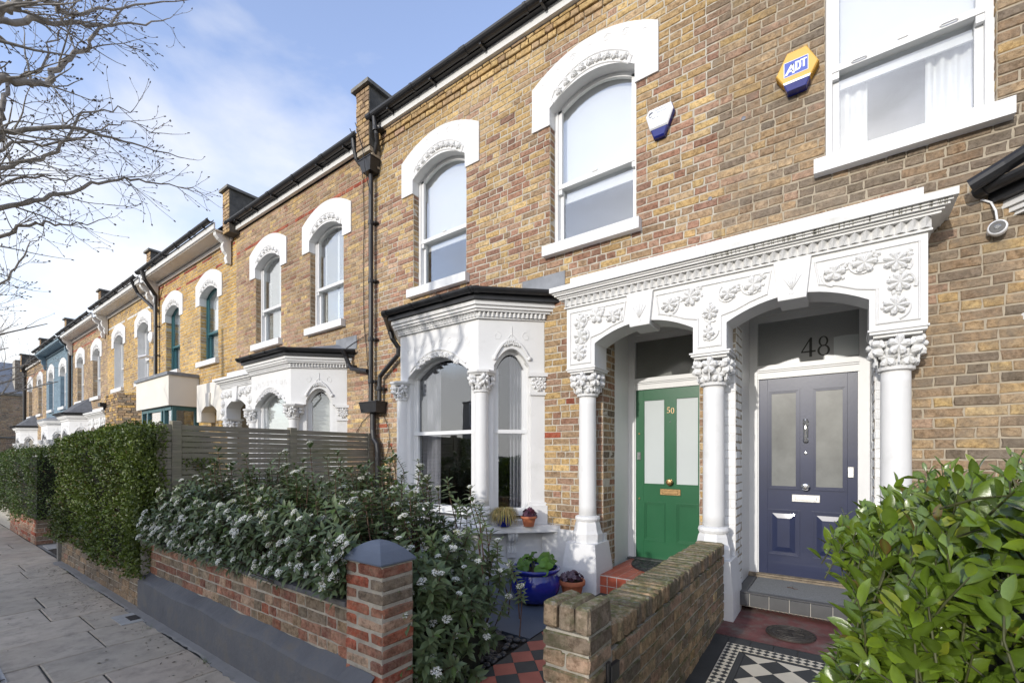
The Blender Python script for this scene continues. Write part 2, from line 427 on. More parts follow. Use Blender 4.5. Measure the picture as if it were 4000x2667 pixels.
    def tube(s, pts, rad, seg=8, cap=True):
        pts = [Vector(p) for p in pts]
        if not hasattr(rad, '__len__'): rad = [rad]*len(pts)
        vs = []; fs = []
        prev = None
        for i,p in enumerate(pts):
            d = (pts[min(i+1,len(pts)-1)] - pts[max(i-1,0)])
            if d.length < 1e-9: d = Vector((0,0,1))
            d.normalize()
            if prev is None:
                a = d.orthogonal().normalized()
            else:
                a = prev - d*prev.dot(d)
                if a.length < 1e-6: a = d.orthogonal()
                a.normalize()
            prev = a
            bb = d.cross(a)
            for k in range(seg):
                t = 2*math.pi*k/seg
                vs.append(p + (a*math.cos(t) + bb*math.sin(t))*rad[i])
        for i in range(len(pts)-1):
            for k in range(seg):
                a, c = i*seg+k, i*seg+(k+1)%seg
                fs.append((a,c,c+seg,a+seg))
        if cap: fs += [tuple(range(seg-1,-1,-1)), tuple(range((len(pts)-1)*seg, len(pts)*seg))]
        return s.add(vs, fs)
    def blob(s, c, rx, ry, rz, M=None, seg=8, rings=5):
        vs = []; fs = []
        for i in range(rings+1):
            ph = math.pi*i/rings
            for k in range(seg):
                a = 2*math.pi*k/seg
                q = Vector((rx*math.sin(ph)*math.cos(a), ry*math.sin(ph)*math.sin(a), rz*math.cos(ph)))
                if M is not None: q = M @ q
                vs.append(Vector(c)+q)
        for i in range(rings):
            for k in range(seg):
                fs.append((i*seg+k, i*seg+(k+1)%seg, (i+1)*seg+(k+1)%seg, (i+1)*seg+k))
        return s.add(vs, fs)
    def lobed(s, fr, u, n, z, r, lobes=5, h=0.012, rot=0.0, asp=1.0, vein=True):
        """carved leaf lying on a face: a scalloped low dome"""
        k = lobes*4
        vs = [fr(u,n+h*0.75,z)]; fs = []
        for ring,(q,hh) in enumerate(((0.55,1.0),(0.86,0.8),(1.0,0.0))):
            for i in range(k):
                a = 2*math.pi*i/k
                m_ = 0.66 + 0.34*abs(math.cos(lobes*a/2.0))**0.6
                if vein and ring < 2: hv = hh*(0.50 + 0.60*abs(math.cos(lobes*a/2.0)))
                else: hv = hh
                x = r*q*m_*math.cos(a); y = r*q*m_*math.sin(a)*asp
                vs.append(fr(u+x*math.cos(rot)-y*math.sin(rot), n+h*hv, z+x*math.sin(rot)+y*math.cos(rot)))
        for i in range(k): fs.append((0,1+i,1+(i+1)%k))
        for ring in range(2):
            o = 1+ring*k
            for i in range(k): fs.append((o+i,o+k+i,o+k+(i+1)%k,o+(i+1)%k))
        return s.add(vs, fs)
    def mesh(s, name, mat, smooth=False):
        me = bpy.data.meshes.new(name)
        me.from_pydata([tuple(v) for v in s.v], [], s.f)
        if s.c and len(s.c) == len(s.v):
            ca = me.color_attributes.new('Col', 'FLOAT_COLOR', 'POINT')
            ca.data.foreach_set('color', np.array([c if len(c) == 4 else (*c,1.0) for c in s.c], dtype=np.float32).ravel())
        if mat: me.materials.append(MATS[mat])
        if smooth: me.polygons.foreach_set('use_smooth', [True]*len(me.polygons))
        me.update()
        return me
    def build(s, name, mat, parent=None, smooth=False, **kw):
        return link(name, s.mesh(name, mat, smooth), parent, **kw)

WL = {}
def link(name, me, parent=None, loc=None, M=None, label=None, cat=None, group=None, kind=None):
    o = bpy.data.objects.new(name, me); COL.objects.link(o)
    w = Vector((0,0,0))
    if M is not None: o.matrix_basis = M
    elif loc is not None: o.location = loc; w = Vector(loc)
    if parent is not None:
        o.parent = parent
        o.matrix_parent_inverse = Matrix.Translation(-WL.get(parent.name, Vector((0,0,0))))
    WL[o.name] = w
    if label: o['label'] = label
    if cat: o['category'] = cat
    if group: o['group'] = group
    if kind: o['kind'] = kind
    return o
def thing(name, label, cat, loc, group=None):
    return link(name, None, None, loc=loc, label=label, cat=cat, group=group)

class Fr:
    """a flat face in space: u along it, n out of it, z up"""
    def __init__(s, O, U, Nn): s.O = Vector(O); s.U = Vector(U).normalized(); s.N = Vector(Nn).normalized()
    def __call__(s, u, n, z): return s.O + s.U*u + s.N*n + Vector((0,0,z))
FY = 4.49
FF = Fr((0,FY,0), (1,0,0), (0,-1,0))           # the street front

def arch(u0, u1, zs, rise, n=12):
    c = (u0+u1)/2; h = (u1-u0)/2
    return [(u0+(u1-u0)*i/n, zs + rise*(1-((u0+(u1-u0)*i/n-c)/h)**2)) for i in range(n+1)]

# camera projection, only used to rank bricks by their size in the picture
SA, CA = math.sin(CAM_A), math.cos(CAM_A)
def proj(p):
    X = p[0]*CA + p[1]*SA; Z = -p[0]*SA + p[1]*CA
    if Z < 0.2: return None
    return (2000+1778*X/Z, 1780-1778*(p[2]-1.6)/Z, Z)
def inview(p, m=120):
    q = proj(p)
    return q is not None and -m < q[0] < 4000+m and -m < q[1] < 2667+m

# ------------------------------------------------------------------ bricks
PAL = {
 'Y': [(0.50,0.345,0.145),(0.46,0.305,0.125),(0.53,0.37,0.165),(0.42,0.275,0.12),(0.485,0.35,0.18),(0.40,0.27,0.13)],
 'T': [(0.43,0.295,0.165),(0.38,0.255,0.14),(0.46,0.325,0.195),(0.34,0.225,0.13)],
 'R': [(0.315,0.145,0.10),(0.27,0.12,0.085),(0.36,0.18,0.13),(0.25,0.12,0.095),(0.34,0.20,0.145)],
 'B': [(0.275,0.18,0.11),(0.235,0.155,0.10),(0.31,0.205,0.125),(0.26,0.185,0.125)],
 'K': [(0.105,0.085,0.068),(0.145,0.112,0.085),(0.085,0.072,0.06)],
 'P': [(0.40,0.25,0.18),(0.36,0.215,0.155),(0.44,0.285,0.205)],
 'S': [(0.40,0.095,0.055),(0.43,0.12,0.07),(0.34,0.08,0.05)],
 'G': [(0.195,0.155,0.125),(0.165,0.128,0.105),(0.225,0.178,0.138),(0.14,0.118,0.102)],
 'W': [(0.78,0.78,0.765),(0.80,0.80,0.785)],
 'U': [(0.17,0.245,0.30),(0.155,0.225,0.28)],
 'O': [(0.54,0.345,0.12),(0.57,0.375,0.145),(0.50,0.315,0.115),(0.52,0.355,0.15),(0.46,0.29,0.115)],
}
for _k, _f in (('Y',1.24),('T',1.2),('P',1.15),('R',1.12),('B',1.2),('O',1.2),('G',1.12),('K',1.35)):
    PAL[_k] = [(min(0.8,v[0]*_f*0.985), min(0.8,v[1]*_f), min(0.8,v[2]*_f*0.98)) for v in PAL[_k]]
_mean = (0.42, 0.31, 0.20)
for _k in 'YTPRBGKO':
    _q = 0.86 if _k in 'YO' else 0.80
    PAL[_k] = [tuple(_mean[i]*(1-_q)*(0.9 if _k in 'GK' else 1.0) + v[i]*_q for i in range(3)) for v in PAL[_k]]
for _k in 'YTPRBGKO':
    PAL[_k] = [tuple((c*0.97 + (0.35*v[0]+0.5*v[1]+0.15*v[2])*0.03)*1.03 for c in v) for v in PAL[_k]]
PAL['O'] = [(v[0]*1.10, v[1]*1.07, v[2]*0.88) for v in PAL['O']]
PAL['X'] = [(0.34,0.135,0.085),(0.28,0.105,0.072),(0.37,0.175,0.12),(0.24,0.10,0.075)]
PAL['S'] = [(0.40,0.095,0.05),(0.43,0.125,0.07),(0.36,0.08,0.045)]
def pick(rng, w):
    ks = list(w); t = rng.random()*sum(w.values())
    for k in ks:
        t -= w[k]
        if t <= 0: break
    return k, rng.randrange(len(PAL[k]))

BRICK_MESH = {}
def brick_pts(rng, w, h, d=0.03, jit=0.0036, ch=0.005):
    """an eight-sided worn brick face: rings at the back, at the arris and on the face"""
    us = [0, w*rng.uniform(0.35,0.65), w, w, w, w*rng.uniform(0.35,0.65), 0, 0]
    zs = [0, 0, 0, h*rng.uniform(0.35,0.65), h, h, h, h*rng.uniform(0.35,0.65)]
    A=[];B=[];C=[]
    for u,z in zip(us,zs):
        ju, jz = rng.uniform(-jit,jit), rng.uniform(-jit,jit)
        A.append((u+ju,-d,z+jz)); B.append((u+ju,-ch*rng.uniform(0.7,1.5),z+jz))
        cu, cz = u+ju, z+jz
        C.append((cu+(ch if cu < w*0.2 else -ch if cu > w*0.8 else 0), rng.uniform(-0.0015,0.0015), cz+(ch if cz < h*0.2 else -ch if cz > h*0.8 else 0)))
    return A,B,C
BF = [tuple(range(16,24))] + [(i,(i+1)%8,8+(i+1)%8,8+i) for i in range(8)] + [(8+i,8+(i+1)%8,16+(i+1)%8,16+i) for i in range(8)]

def brick_variant(key, idx, size, mat, var):
    kk = (key, idx, size, mat, var)
    if kk not in BRICK_MESH:
        rng = random.Random(hash((ord(key), idx, len(size), var)) & 0xffff)
        w = {'st':0.215,'hd':0.1025,'sq':0.075}[size]
        A,B,C = brick_pts(rng, w, 0.0625)
        mb = MB(); c = PAL[key][idx]; f = rng.uniform(0.88,1.10)
        mb.col = tuple(x*f for x in c)
        mb.add([(p[0],-p[1],p[2]) for p in A+B+C], BF)      # local: u along x, face towards -y
        me = mb.mesh('brick', mat)
        BRICK_MESH[kk] = me
    return BRICK_MESH[kk]

def lay(rng, u0, u1, z0, z1, course=0.075, openings=(), joint=0.010, bond='flemish', phase=0.0, snap=0.0):
    """list of brick rectangles (ua,ub,za,zb)"""
    out = []
    k = int(math.floor((z0-phase)/course)); z = phase + k*course
    while z < z1-0.02:
        za, zb = max(z,z0), min(z+course,z1)
        if zb-za > 0.03:
            iv = [(u0,u1)]
            zc = (za+zb)/2
            for (a,b_,c,d) in openings:
                if c < zc < d:
                    nv = []
                    for (p,q) in iv:
                        if b_ <= p or a >= q: nv.append((p,q)); continue
                        if a > p: nv.append((p,a))
                        if b_ < q: nv.append((b_,q))
                    iv = nv
            for (p,q) in iv:
                if q-p < 0.02: continue
                u = p; st = (k % 2 == 0)
                first = True
                while u < q-0.005:
                    if bond == 'flemish': L = 0.225 if st else 0.1125
                    elif bond == 'stretcher': L = 0.225 if not (first and k % 2) else 0.1125
                    else: L = 0.1125
                    if bond == 'flemish' and rng.random() < 0.22: L = 0.225 if L < 0.2 else 0.1125
                    if first and bond == 'flemish' and k % 2: L = 0.1125 + 0.056*(k % 4 == 1)
                    L *= rng.uniform(0.96,1.04)
                    if q-(u+L) < 0.045: L = q-u
                    if L > 0.29: L = L/2
                    out.append((u+joint/2, u+L-joint/2, za+joint/2, zb-joint/2))
                    u += L; st = not st; first = False
        z += course; k += 1
    return out

def put_bricks(parent, fr, rects, colfn, seed, nobj, mat='brick', proud=(0.0,0.005), stuff_name='brick', prfn=None, jit=0.0038):
    """the bricks that show largest become objects, the rest one joined part"""
    rng = random.Random(seed)
    items = []
    for (a,b_,c,d) in rects:
        P = fr((a+b_)/2,0,(c+d)/2)
        q = proj(P)
        area = 0.0
        if q and -60 < q[0] < 4060 and -60 < q[1] < 2720:
            p0, p1 = proj(fr(a,0,c)), proj(fr(b_,0,d))
            if p0 and p1: area = abs((p1[0]-p0[0])*(p1[1]-p0[1])) + 1.0
        key, idx = colfn(rng, (a+b_)/2, (c+d)/2)
        pr = rng.uniform(*proud) + (prfn((c+d)/2) if prfn else 0.0)
        items.append((area,a,b_,c,d,key,idx,pr))
    order = sorted(range(len(items)), key=lambda i: -items[i][0])
    objs = set(i for i in order[:nobj] if items[i][0] > 60)
    mb = MB()
    ang = math.atan2(fr.U.y, fr.U.x)
    # local mesh has its face towards -y; the frame normal must match U rotated by -90 degrees
    flip = (fr.U.x*(-fr.N.y) + fr.U.y*fr.N.x) < 0
    for i,(area,a,b_,c,d,key,idx,pr) in enumerate(items):
        w, h = b_-a, d-c
        if i in objs:
            size = 'st' if w > 0.155 else 'hd' if w > 0.088 else 'sq'
            bw = {'st':0.215,'hd':0.1025,'sq':0.075}[size]
            me = brick_variant(key, idx, size, mat, rng.randrange(4))
            if flip:
                M = Matrix.Translation(fr(b_,pr,c)) @ Matrix.Rotation(ang+math.pi,4,'Z') @ Matrix.Diagonal((w/bw,1,h/0.0625,1))
            else:
                M = Matrix.Translation(fr(a,pr,c)) @ Matrix.Rotation(ang,4,'Z') @ Matrix.Diagonal((w/bw,1,h/0.0625,1))
            link('brick', me, parent, M=M)
        else:
            A,B,C = brick_pts(rng, w, h, jit=jit)
            f = rng.uniform(0.86,1.12)
            mb.col = tuple(x*f for x in PAL[key][idx])
            mb.add([fr(a+p[0],pr+p[1],c+p[2]) for p in A+B+C], BF)
    if mb.v:
        mb.build(stuff_name, mat, parent, kind='stuff')
# ------------------------------------------------------------------ pieces of architecture
def ring_slab(mb, fr, u0, u1, z0, zs, rise, t, n0, n1, tb=None, n=12):
    """frame: jambs, bottom rail and an arched head of thickness t"""
    tb = tb or t
    mb.fbox(fr, u0, u0+t, n0, n1, z0, zs)
    mb.fbox(fr, u1-t, u1, n0, n1, z0, zs)
    mb.fbox(fr, u0+t, u1-t, n0, n1, z0, z0+tb)
    inner = arch(u0+t, u1-t, zs, max(rise-t*0.2, 0.001), n)
    sm = [(u0, zs, zs+0.004), (u0+t, zs, zs+t+0.02)]
    for (u,z) in inner:
        c = (u0+u1)/2; h = (u1-u0)/2
        sm.append((u, z, zs + rise*(1-((u-c)/h)**2) + t))
    sm += [(u1-t, zs, zs+t+0.02), (u1, zs, zs+0.004)]
    mb.slab(fr, sm, n0, n1)

def arch_pane(fr, u0, u1, z0, zs, rise, n0, n1):
    mb = MB(); mb.slab(fr, [(u,z0,z) for u,z in arch(u0,u1,zs,rise,10)], n0, n1); return mb

def curtain(fr, u0, u1, z0, z1, n, amp=0.025, folds=6, rng=None, nu=40):
    mb = MB(); vs = []; fs = []
    for i in range(nu+1):
        t = i/nu; u = u0+(u1-u0)*t
        a = amp*math.sin(t*folds*2*math.pi) + amp*0.4*math.sin(t*folds*4.7+1)
        vs += [fr(u+0.006*math.sin(t*17),n+a,z0), fr(u,n+a*0.8,z1)]
    for i in range(nu): fs.append((2*i,2*i+2,2*i+3,2*i+1))
    return mb.add(vs, fs)

def scroll(mb, fr, u, z, r, turns=1.25, n=0.004, rad=0.006, start=0.0, hand=1, steps=18):
    pts = []
    for i in range(steps+1):
        t = i/steps; a = start + hand*turns*2*math.pi*t; q = r*(1-0.72*t)
        pts.append(fr(u+q*math.cos(a), n, z+q*math.sin(a)))
    mb.tube(pts, [rad*(1-0.4*i/steps) for i in range(steps+1)], 5)

def leaf_band(mb, fr, u0, u1, zs, rise, rng, depth=0.09, n=0.0, count=9):
    """carved leaves marching round a window arch"""
    for i in range(count):
        t = (i+0.5)/count; u = u0+(u1-u0)*t
        c = (u0+u1)/2; h = (u1-u0)/2
        z = zs + rise*(1-((u-c)/h)**2)
        sl = math.atan2(-2*rise*(u-c)/h**2, 1)
        mb.lobed(fr, u, n, z, depth*0.55, 3, 0.03, sl+0.9, 0.62)
        mb.lobed(fr, u+0.03*math.cos(sl), n, z-0.018, depth*0.34, 3, 0.036, sl-0.6, 0.7)
        mb.blob(fr(u-0.02,n+0.016,z+0.02), 0.016,0.016,0.016, None, 6, 4)
        if i % 2 == 0: scroll(mb, fr, u+0.015, z, depth*0.36, 1.0, n+0.012, 0.008, sl, 1, 10)

def sash_window(house, fr, uc, w, z0, zs, rise, rec=0.16, fmat='white_wood', blind=0.0, lower_blind=0.0, curt=None,
                slats=False, zm=None, surround=True, sill=True, sur_mat='stucco', detail=True, seed=1, flat_head=None, sillw=0.06, glassmat='glass', ztop=None, tiny=False):
    rng = random.Random(seed)
    u0, u1 = uc-w/2, uc+w/2
    zm = zm or (z0+0.5*(zs+rise-z0))
    mb = MB()
    # outer box frame, then two sashes in front of each other
    ring_slab(mb, fr, u0-0.04, u1+0.04, z0-0.02, zs, rise, 0.085, -rec-0.10, -rec, 0.05)
    # upper sash (outer)
    zt = zs; t = 0.045; a, b_ = u0+0.045, u1-0.045
    n0, n1 = -rec-0.055, -rec-0.015
    mb.fbox(fr, a, a+t, n0, n1, zm, zs); mb.fbox(fr, b_-t, b_, n0, n1, zm, zs)
    mb.fbox(fr, a, b_, n0-0.002, n1+0.004, zm-0.03, zm+0.02)
    hd = arch(a, b_, zs, rise*0.95, 12)
    mb.slab(fr, [(u, z-t*1.15 if 0 < i < 12 else z-t*0.9, z+0.05) for i,(u,z) in enumerate(hd)], n0, n1)
    for s_ in (a, b_-t):                                         # sash horns
        mb.fbox(fr, s_, s_+t, n0, n1-0.004, zm-0.085, zm-0.03)
    n2, n3 = -rec-0.098, -rec-0.058
    mb.fbox(fr, a, a+t, n2, n3, z0+0.03, zm); mb.fbox(fr, b_-t, b_, n2, n3, z0+0.03, zm)
    mb.fbox(fr, a, b_, n2, n3-0.002, z0+0.03, z0+0.115)
    mb.fbox(fr, a, b_, n2, n3-0.004, zm-0.025, zm+0.022)
    win = mb.build('window', fmat, house)
    arch_pane(fr, a+t-0.004, b_-t+0.004, zm+0.01, zs-t+0.005, rise*0.9, n0+0.018, n0+0.022).build('pane', glassmat, win)
    p = MB(); p.fbox(fr, a+t-0.004, b_-t+0.004, n2+0.016, n2+0.020, z0+0.11, zm-0.02); p.build('pane', glassmat, win)
    if detail:
        lk = MB(); lk.bevbox(fr, uc-0.03, uc+0.03, n0-0.02, n1+0.012, zm+0.02, zm+0.035, 0.003); lk.build('catch', 'white_wood', win)
    if blind > 0:                                                # roller blind inside the glass
        q = MB(); zb = zm+0.02 + (1-blind)*(zs-zm)
        q.fbox(fr, u0+0.02, u1-0.02, n2-0.032, n2-0.028, zb - (lower_blind*(zm-z0) if blind >= 1 else 0), zs+rise+0.1)
        q.fbox(fr, u0+0.02, u1-0.02, n2-0.040, n2-0.022, zb - (lower_blind*(zm-z0) if blind >= 1 else 0)-0.02, zb - (lower_blind*(zm-z0) if blind >= 1 else 0))
        q.build('blind', 'blind_cloth', win)
    if curt:
        for (ca, cb, cm) in curt:
            curtain(fr, uc+ca*w/2, uc+cb*w/2, z0+0.0, zs+rise*0.5+0.1, n2-0.10, 0.02, max(2,int(abs(cb-ca)*7))).build('curtain', cm, win, smooth=True)
    if slats:
        fmb = MB(); s0, s1 = a+t, b_-t; nn = n2-0.05
        top = zs+rise*0.6
        for (uu0,uu1) in ((s0,s0+0.05),(uc-0.03,uc+0.03),(s1-0.05,s1)): fmb.fbox(fr, uu0, uu1, nn-0.03, nn, z0+0.04, top+0.1)
        fmb.fbox(fr, s0, s1, nn-0.03, nn, zm-0.05, zm+0.05)
        fmb.build('shutter', 'shutter_paint', win)
        sh = MB(); hw = (s1-s0)/2-0.07
        P = [(0.0,-0.006,-0.022),(0.0,0.004,-0.024),(0.0,0.048,0.014),(0.0,0.040,0.018)]
        sm = MB(); 
        vs = [(x, -p_[1], p_[2]) for x in (0.0,hw) for p_ in P]
        sm.add(vs, [(0,1,2,3),(7,6,5,4),(0,4,5,1),(1,5,6,2),(2,6,7,3),(3,7,4,0)])
        me = sm.mesh('slat', 'shutter_paint')
        z = z0+0.09
        ang = math.atan2(fr.U.y, fr.U.x)
        while z < top:
            if abs(z-zm) > 0.06:
                for ub in (s0+0.045, uc+0.025):
                    link('slat', me, win, M=Matrix.Translation(fr(ub, nn-0.035, z)) @ Matrix.Rotation(ang,4,'Z'))
            z += 0.062
    if sill:
        sb = MB(); sb.slab(fr, [(u0-sillw, z0-0.115, z0+0.0), (u1+sillw, z0-0.115, z0+0.0)], -rec-0.05, 0.085)
        # weathered top fall
        sb.v = sb.v
        sb.build('sill', 'sill_paint', win)
    if surround:
        s = MB(); o0, o1 = u0-0.235, u1+0.235
        zb = z0+1.40; zsh = zb+0.50; zap = zb+0.735
        u0, u1 = u0+0.005, u1-0.005
        inner = arch(u0, u1, zs-0.02, rise, 14)
        out_c = (o0+o1)/2; out_h = (o1-o0)/2
        top = lambda u: zsh + (zap-zsh)*(1-((u-out_c)/out_h)**2)
        sm = [(o0, zb, top(o0))] + [(o0+0.235*i/4, zb, top(o0+0.235*i/4)) for i in range(1,4)] + [(u0, zb, top(u0))]
        sm += [(u, z, top(u)) for u,z in inner]
        sm += [(u1, zb, top(u1))] + [(u1+0.235*i/4, zb, top(u1+0.235*i/4)) for i in range(1,4)] + [(o1, zb, top(o1))]
        s.slab(fr, sm, -rec+0.0, 0.022)
        su = s.build('surround', sur_mat, win)
        # sunk carved band over the arch
        if not tiny:
            h = MB()
            band = arch(u0+0.06, u1-0.06, zs+0.075, rise*1.02, 12)
            for k in (0, 1):                                      # raised rims of the band
                off = 0.062 if k == 0 else -0.062
                h.tube([fr(u, 0.022, z+off) for u,z in band], 0.010, 5)
            h.tube([fr(band[0][0],0.022,band[0][1]-0.062), fr(band[0][0]-0.03,0.026,band[0][1]), fr(band[0][0],0.022,band[0][1]+0.062)], 0.012, 5)
            h.tube([fr(band[-1][0],0.022,band[-1][1]-0.062), fr(band[-1][0]+0.03,0.026,band[-1][1]), fr(band[-1][0],0.022,band[-1][1]+0.062)], 0.012, 5)
            leaf_band(h, fr, u0+0.07, u1-0.07, zs+0.075, rise*1.02, rng, 0.095, 0.018, 9 if detail else 7)
            if detail:                                            # shallow sprigs on the plain face
                for i in range(7):
                    u = o0+0.14+(o1-o0-0.28)*i/6; z = top(u)-0.10
                    for q_ in range(3):
                        aa = 0.6+q_*0.85
                        h.blob(fr(u+0.022*math.cos(aa),0.022,z+0.022*math.sin(aa)), 0.014,0.004,0.007, None, 6, 4)
                    if i in (2,4,5): scroll(h, fr, u, z, 0.045, 1.1, 0.0225, 0.005, 0.4, 1, 12)
            h.build('ornament', sur_mat, win)
    return win

def capital_mesh(mb, cx, cy, z0, z1, r, R_, rng, leaves=6):
    """leafy capital between a neck ring and a square abacus"""
    H = z1-z0
    mb.lathe(cx, cy, [(r*1.02,z0-0.02),(r*1.25,z0-0.012),(r*1.28,z0+0.008),(r*1.08,z0+0.02),(r*1.1,z0+0.3*H),(r*1.35,z0+0.6*H),(R_*0.9,z0+0.86*H)], 18)
    for ring,(zz,rr,sc,off) in enumerate(((0.34,1.22,0.50,0.0),(0.68,1.52,0.56,0.5))):
        for k in range(leaves):
            a = 2*math.pi*(k+off)/leaves + rng.uniform(-0.06,0.06)
            rad = r*rr
            fr = Fr((cx+rad*math.cos(a), cy+rad*math.sin(a), 0), (-math.sin(a),math.cos(a),0), (math.cos(a),math.sin(a),0))
            mb.lobed(fr, 0, -0.006, z0+zz*H, R_*sc, 5, 0.030+0.020*ring, math.pi/2+rng.uniform(-0.25,0.25), 0.85)
            mb.tube([fr(0,0.004,z0+0.03), fr(0,0.012,z0+zz*H*0.7)], 0.007, 5)
    for k in range(4):
        a = math.pi/4+math.pi/2*k
        mb.blob((cx+R_*1.12*math.cos(a), cy+R_*1.12*math.sin(a), z0+0.80*H), R_*0.20,R_*0.20,R_*0.17, None, 8, 5)
        for dz in (-0.13,0.13):
            mb.blob((cx+R_*1.02*math.cos(a+dz*2), cy+R_*1.02*math.sin(a+dz*2), z0+0.70*H), R_*0.09,R_*0.09,R_*0.09, None, 6, 4)

def abacus(mb, cx, cy, z1, R_, t=0.055):
    for k,(rr,za,zb) in enumerate(((0.90,z1-t,z1-t*0.62),(1.05,z1-t*0.62,z1-t*0.25),(1.12,z1-t*0.25,z1-0.001))):
        q = R_*rr; mb.box(cx-q, cx+q, cy-q, cy+q, za, zb)

def column(porch, x, y, zg, zped, zbase, zc0, zc1, r=0.088, R_=0.165, mat='stucco', seed=3, octo=True):
    rng = random.Random(seed)
    mb = MB(); mb.lathe(x, y, [(r*1.06,zbase-0.02),(r*1.04,zbase+0.10),(r*1.0,zc0-0.1),(r*0.99,zc0)], 24)
    col = mb.build('column', mat, porch, smooth=True)
    b = MB()
    b.lathe(x, y, [(r*1.75,zped),(r*1.78,zped+0.09),(r*1.62,zped+0.125),(r*1.48,zped+0.19),(r*1.30,zbase-0.05)], 8, True, math.pi/8)
    b.lathe(x, y, [(r*1.2,zbase-0.06),(r*1.42,zbase-0.052),(r*1.5,zbase-0.03),(r*1.42,zbase-0.008),(r*1.12,zbase+0.0)], 24)
    b.build('base', mat, col)
    p = MB(); q = r*1.95
    p.add([(x-q*s_,y-q*t_,z) for z,f in ((zg-0.15,1.14),(zg+0.22,1.14),(zped-0.06,1.0),(zped+0.002,0.96)) for s_,t_ in ((f,f),(-f,f),(-f,-f),(f,-f))],
          [(i*4+k,i*4+(k+1)%4,i*4+4+(k+1)%4,i*4+4+k) for i in range(3) for k in range(4)] + [(12,13,14,15)])
    p.build('pedestal', mat, col)
    c = MB(); capital_mesh(c, x, y, zc0, zc1-0.05, r, R_, rng)
    c.build('capital', mat, col)
    a = MB(); abacus(a, x, y, zc1, R_); a.build('abacus', mat, col)
    return col

def relief_panel(mb, fr, boxes, n, rng, dens=1.0):
    """carved vine leaves, berries and tendrils spread over (u0,u1,z0,z1) boxes"""
    for (u0,u1,z0,z1) in boxes:
        w, h = u1-u0, z1-z0
        long_u = w >= h
        L, S = (w,h) if long_u else (h,w)
        k = max(1, int(round(L/(S*1.0))))
        pts = []
        for i in range(k):
            t = (i+0.5)/k
            if long_u: u, z = u0+w*t, (z0+z1)/2 + (0.10*h if i % 2 else -0.10*h)
            else: u, z = (u0+u1)/2 + (0.06*w if i % 2 else -0.06*w), z0+h*t
            rr = S*rng.uniform(0.44,0.54)
            mb.lobed(fr, u, n, z, rr, rng.choice((5,6,7)), 0.038, rng.uniform(0,6.28), rng.uniform(0.8,1.0))
            mb.lobed(fr, u+S*0.40*(1 if long_u else 0), n-0.003, z+S*(0.30 if long_u else 0.48), S*0.22, 3, 0.026, rng.uniform(0,6), 0.8)
            scroll(mb, fr, u, z, S*0.56, 0.8, n+0.006, 0.011, rng.uniform(0,6.28), rng.choice((-1,1)), 14)
            for j in range(3):
                a = rng.uniform(0,6.28)
                mb.blob(fr(u+S*0.45*math.cos(a),n+0.004,z+S*0.40*math.sin(a)), 0.013,0.013,0.013, None, 6, 4)
            pts.append((u,z))
        if len(pts) > 1: mb.tube([fr(u,n+0.004,z) for u,z in pts], 0.007, 5)

def dentil_mesh(w, h, d):
    mb = MB()
    mb.add([(0,0,0),(w,0,0),(w,0,h),(0,0,h),(w/2,-d,h*0.92),(w/2,-d*0.55,0)], [(0,5,4,3),(5,1,2,4),(3,4,2),(0,1,5)])
    return mb.mesh('dentil', 'stucco')
DENT = {}
def dentils(parent, fr, u0, u1, z, w=0.047, h=0.05, d=0.04, n=0.0, mat='stucco'):
    if (w,h,d) not in DENT: DENT[(w,h,d)] = dentil_mesh(w,h,d)
    me = DENT[(w,h,d)]
    ang = math.atan2(fr.U.y, fr.U.x)
    k = max(1, int((u1-u0)/w)); st = (u1-u0)/k
    for i in range(k):
        link('dentil', me, parent, M=Matrix.Translation(fr(u0+i*st, n, z)) @ Matrix.Rotation(ang,4,'Z') @ Matrix.Diagonal((st/w*0.99,1,1,1)))

def gutter_run(mb, pts, r=0.058, seg=10):
    """half-round gutter: an open trough swept along pts, lip and outside"""
    pts = [Vector(p) for p in pts]; vs = []; fs = []; m_ = 9
    for i,p in enumerate(pts):
        d = pts[min(i+1,len(pts)-1)]-pts[max(i-1,0)]; d.z = 0; d.normalize()
        sx = Vector((-d.y,d.x,0))
        for ro,sg in ((r,1),(r-0.008,-1)):
            for k in range(m_):
                a = math.pi*k/(m_-1)
                if sg < 0: a = math.pi-a
                vs.append(p + sx*(ro*math.cos(a)) - Vector((0,0,1))*(ro*math.sin(a)))
    M2 = 2*m_
    for i in range(len(pts)-1):
        for k in range(M2):
            a, c = i*M2+k, i*M2+(k+1)%M2
            fs.append((a,c,c+M2,a+M2))
    fs += [tuple(range(M2-1,-1,-1)), tuple(range((len(pts)-1)*M2, len(pts)*M2))]
    mb.add(vs, fs)
def gutter_collar(mb, p, d, r=0.066, w=0.05):
    d = Vector(d).normalized(); p = Vector(p)
    gutter_run(mb, [p-d*w/2, p+d*w/2], r)

def bay_poly(xl, xr, yb, o, c, y=None):
    t = math.tan(math.pi/8); y = FY if y is None else y
    return [(xl-o*math.sqrt(2), y), (xl+c-o*t, yb-o), (xr-c+o*t, yb-o), (xr+o*math.sqrt(2), y)]

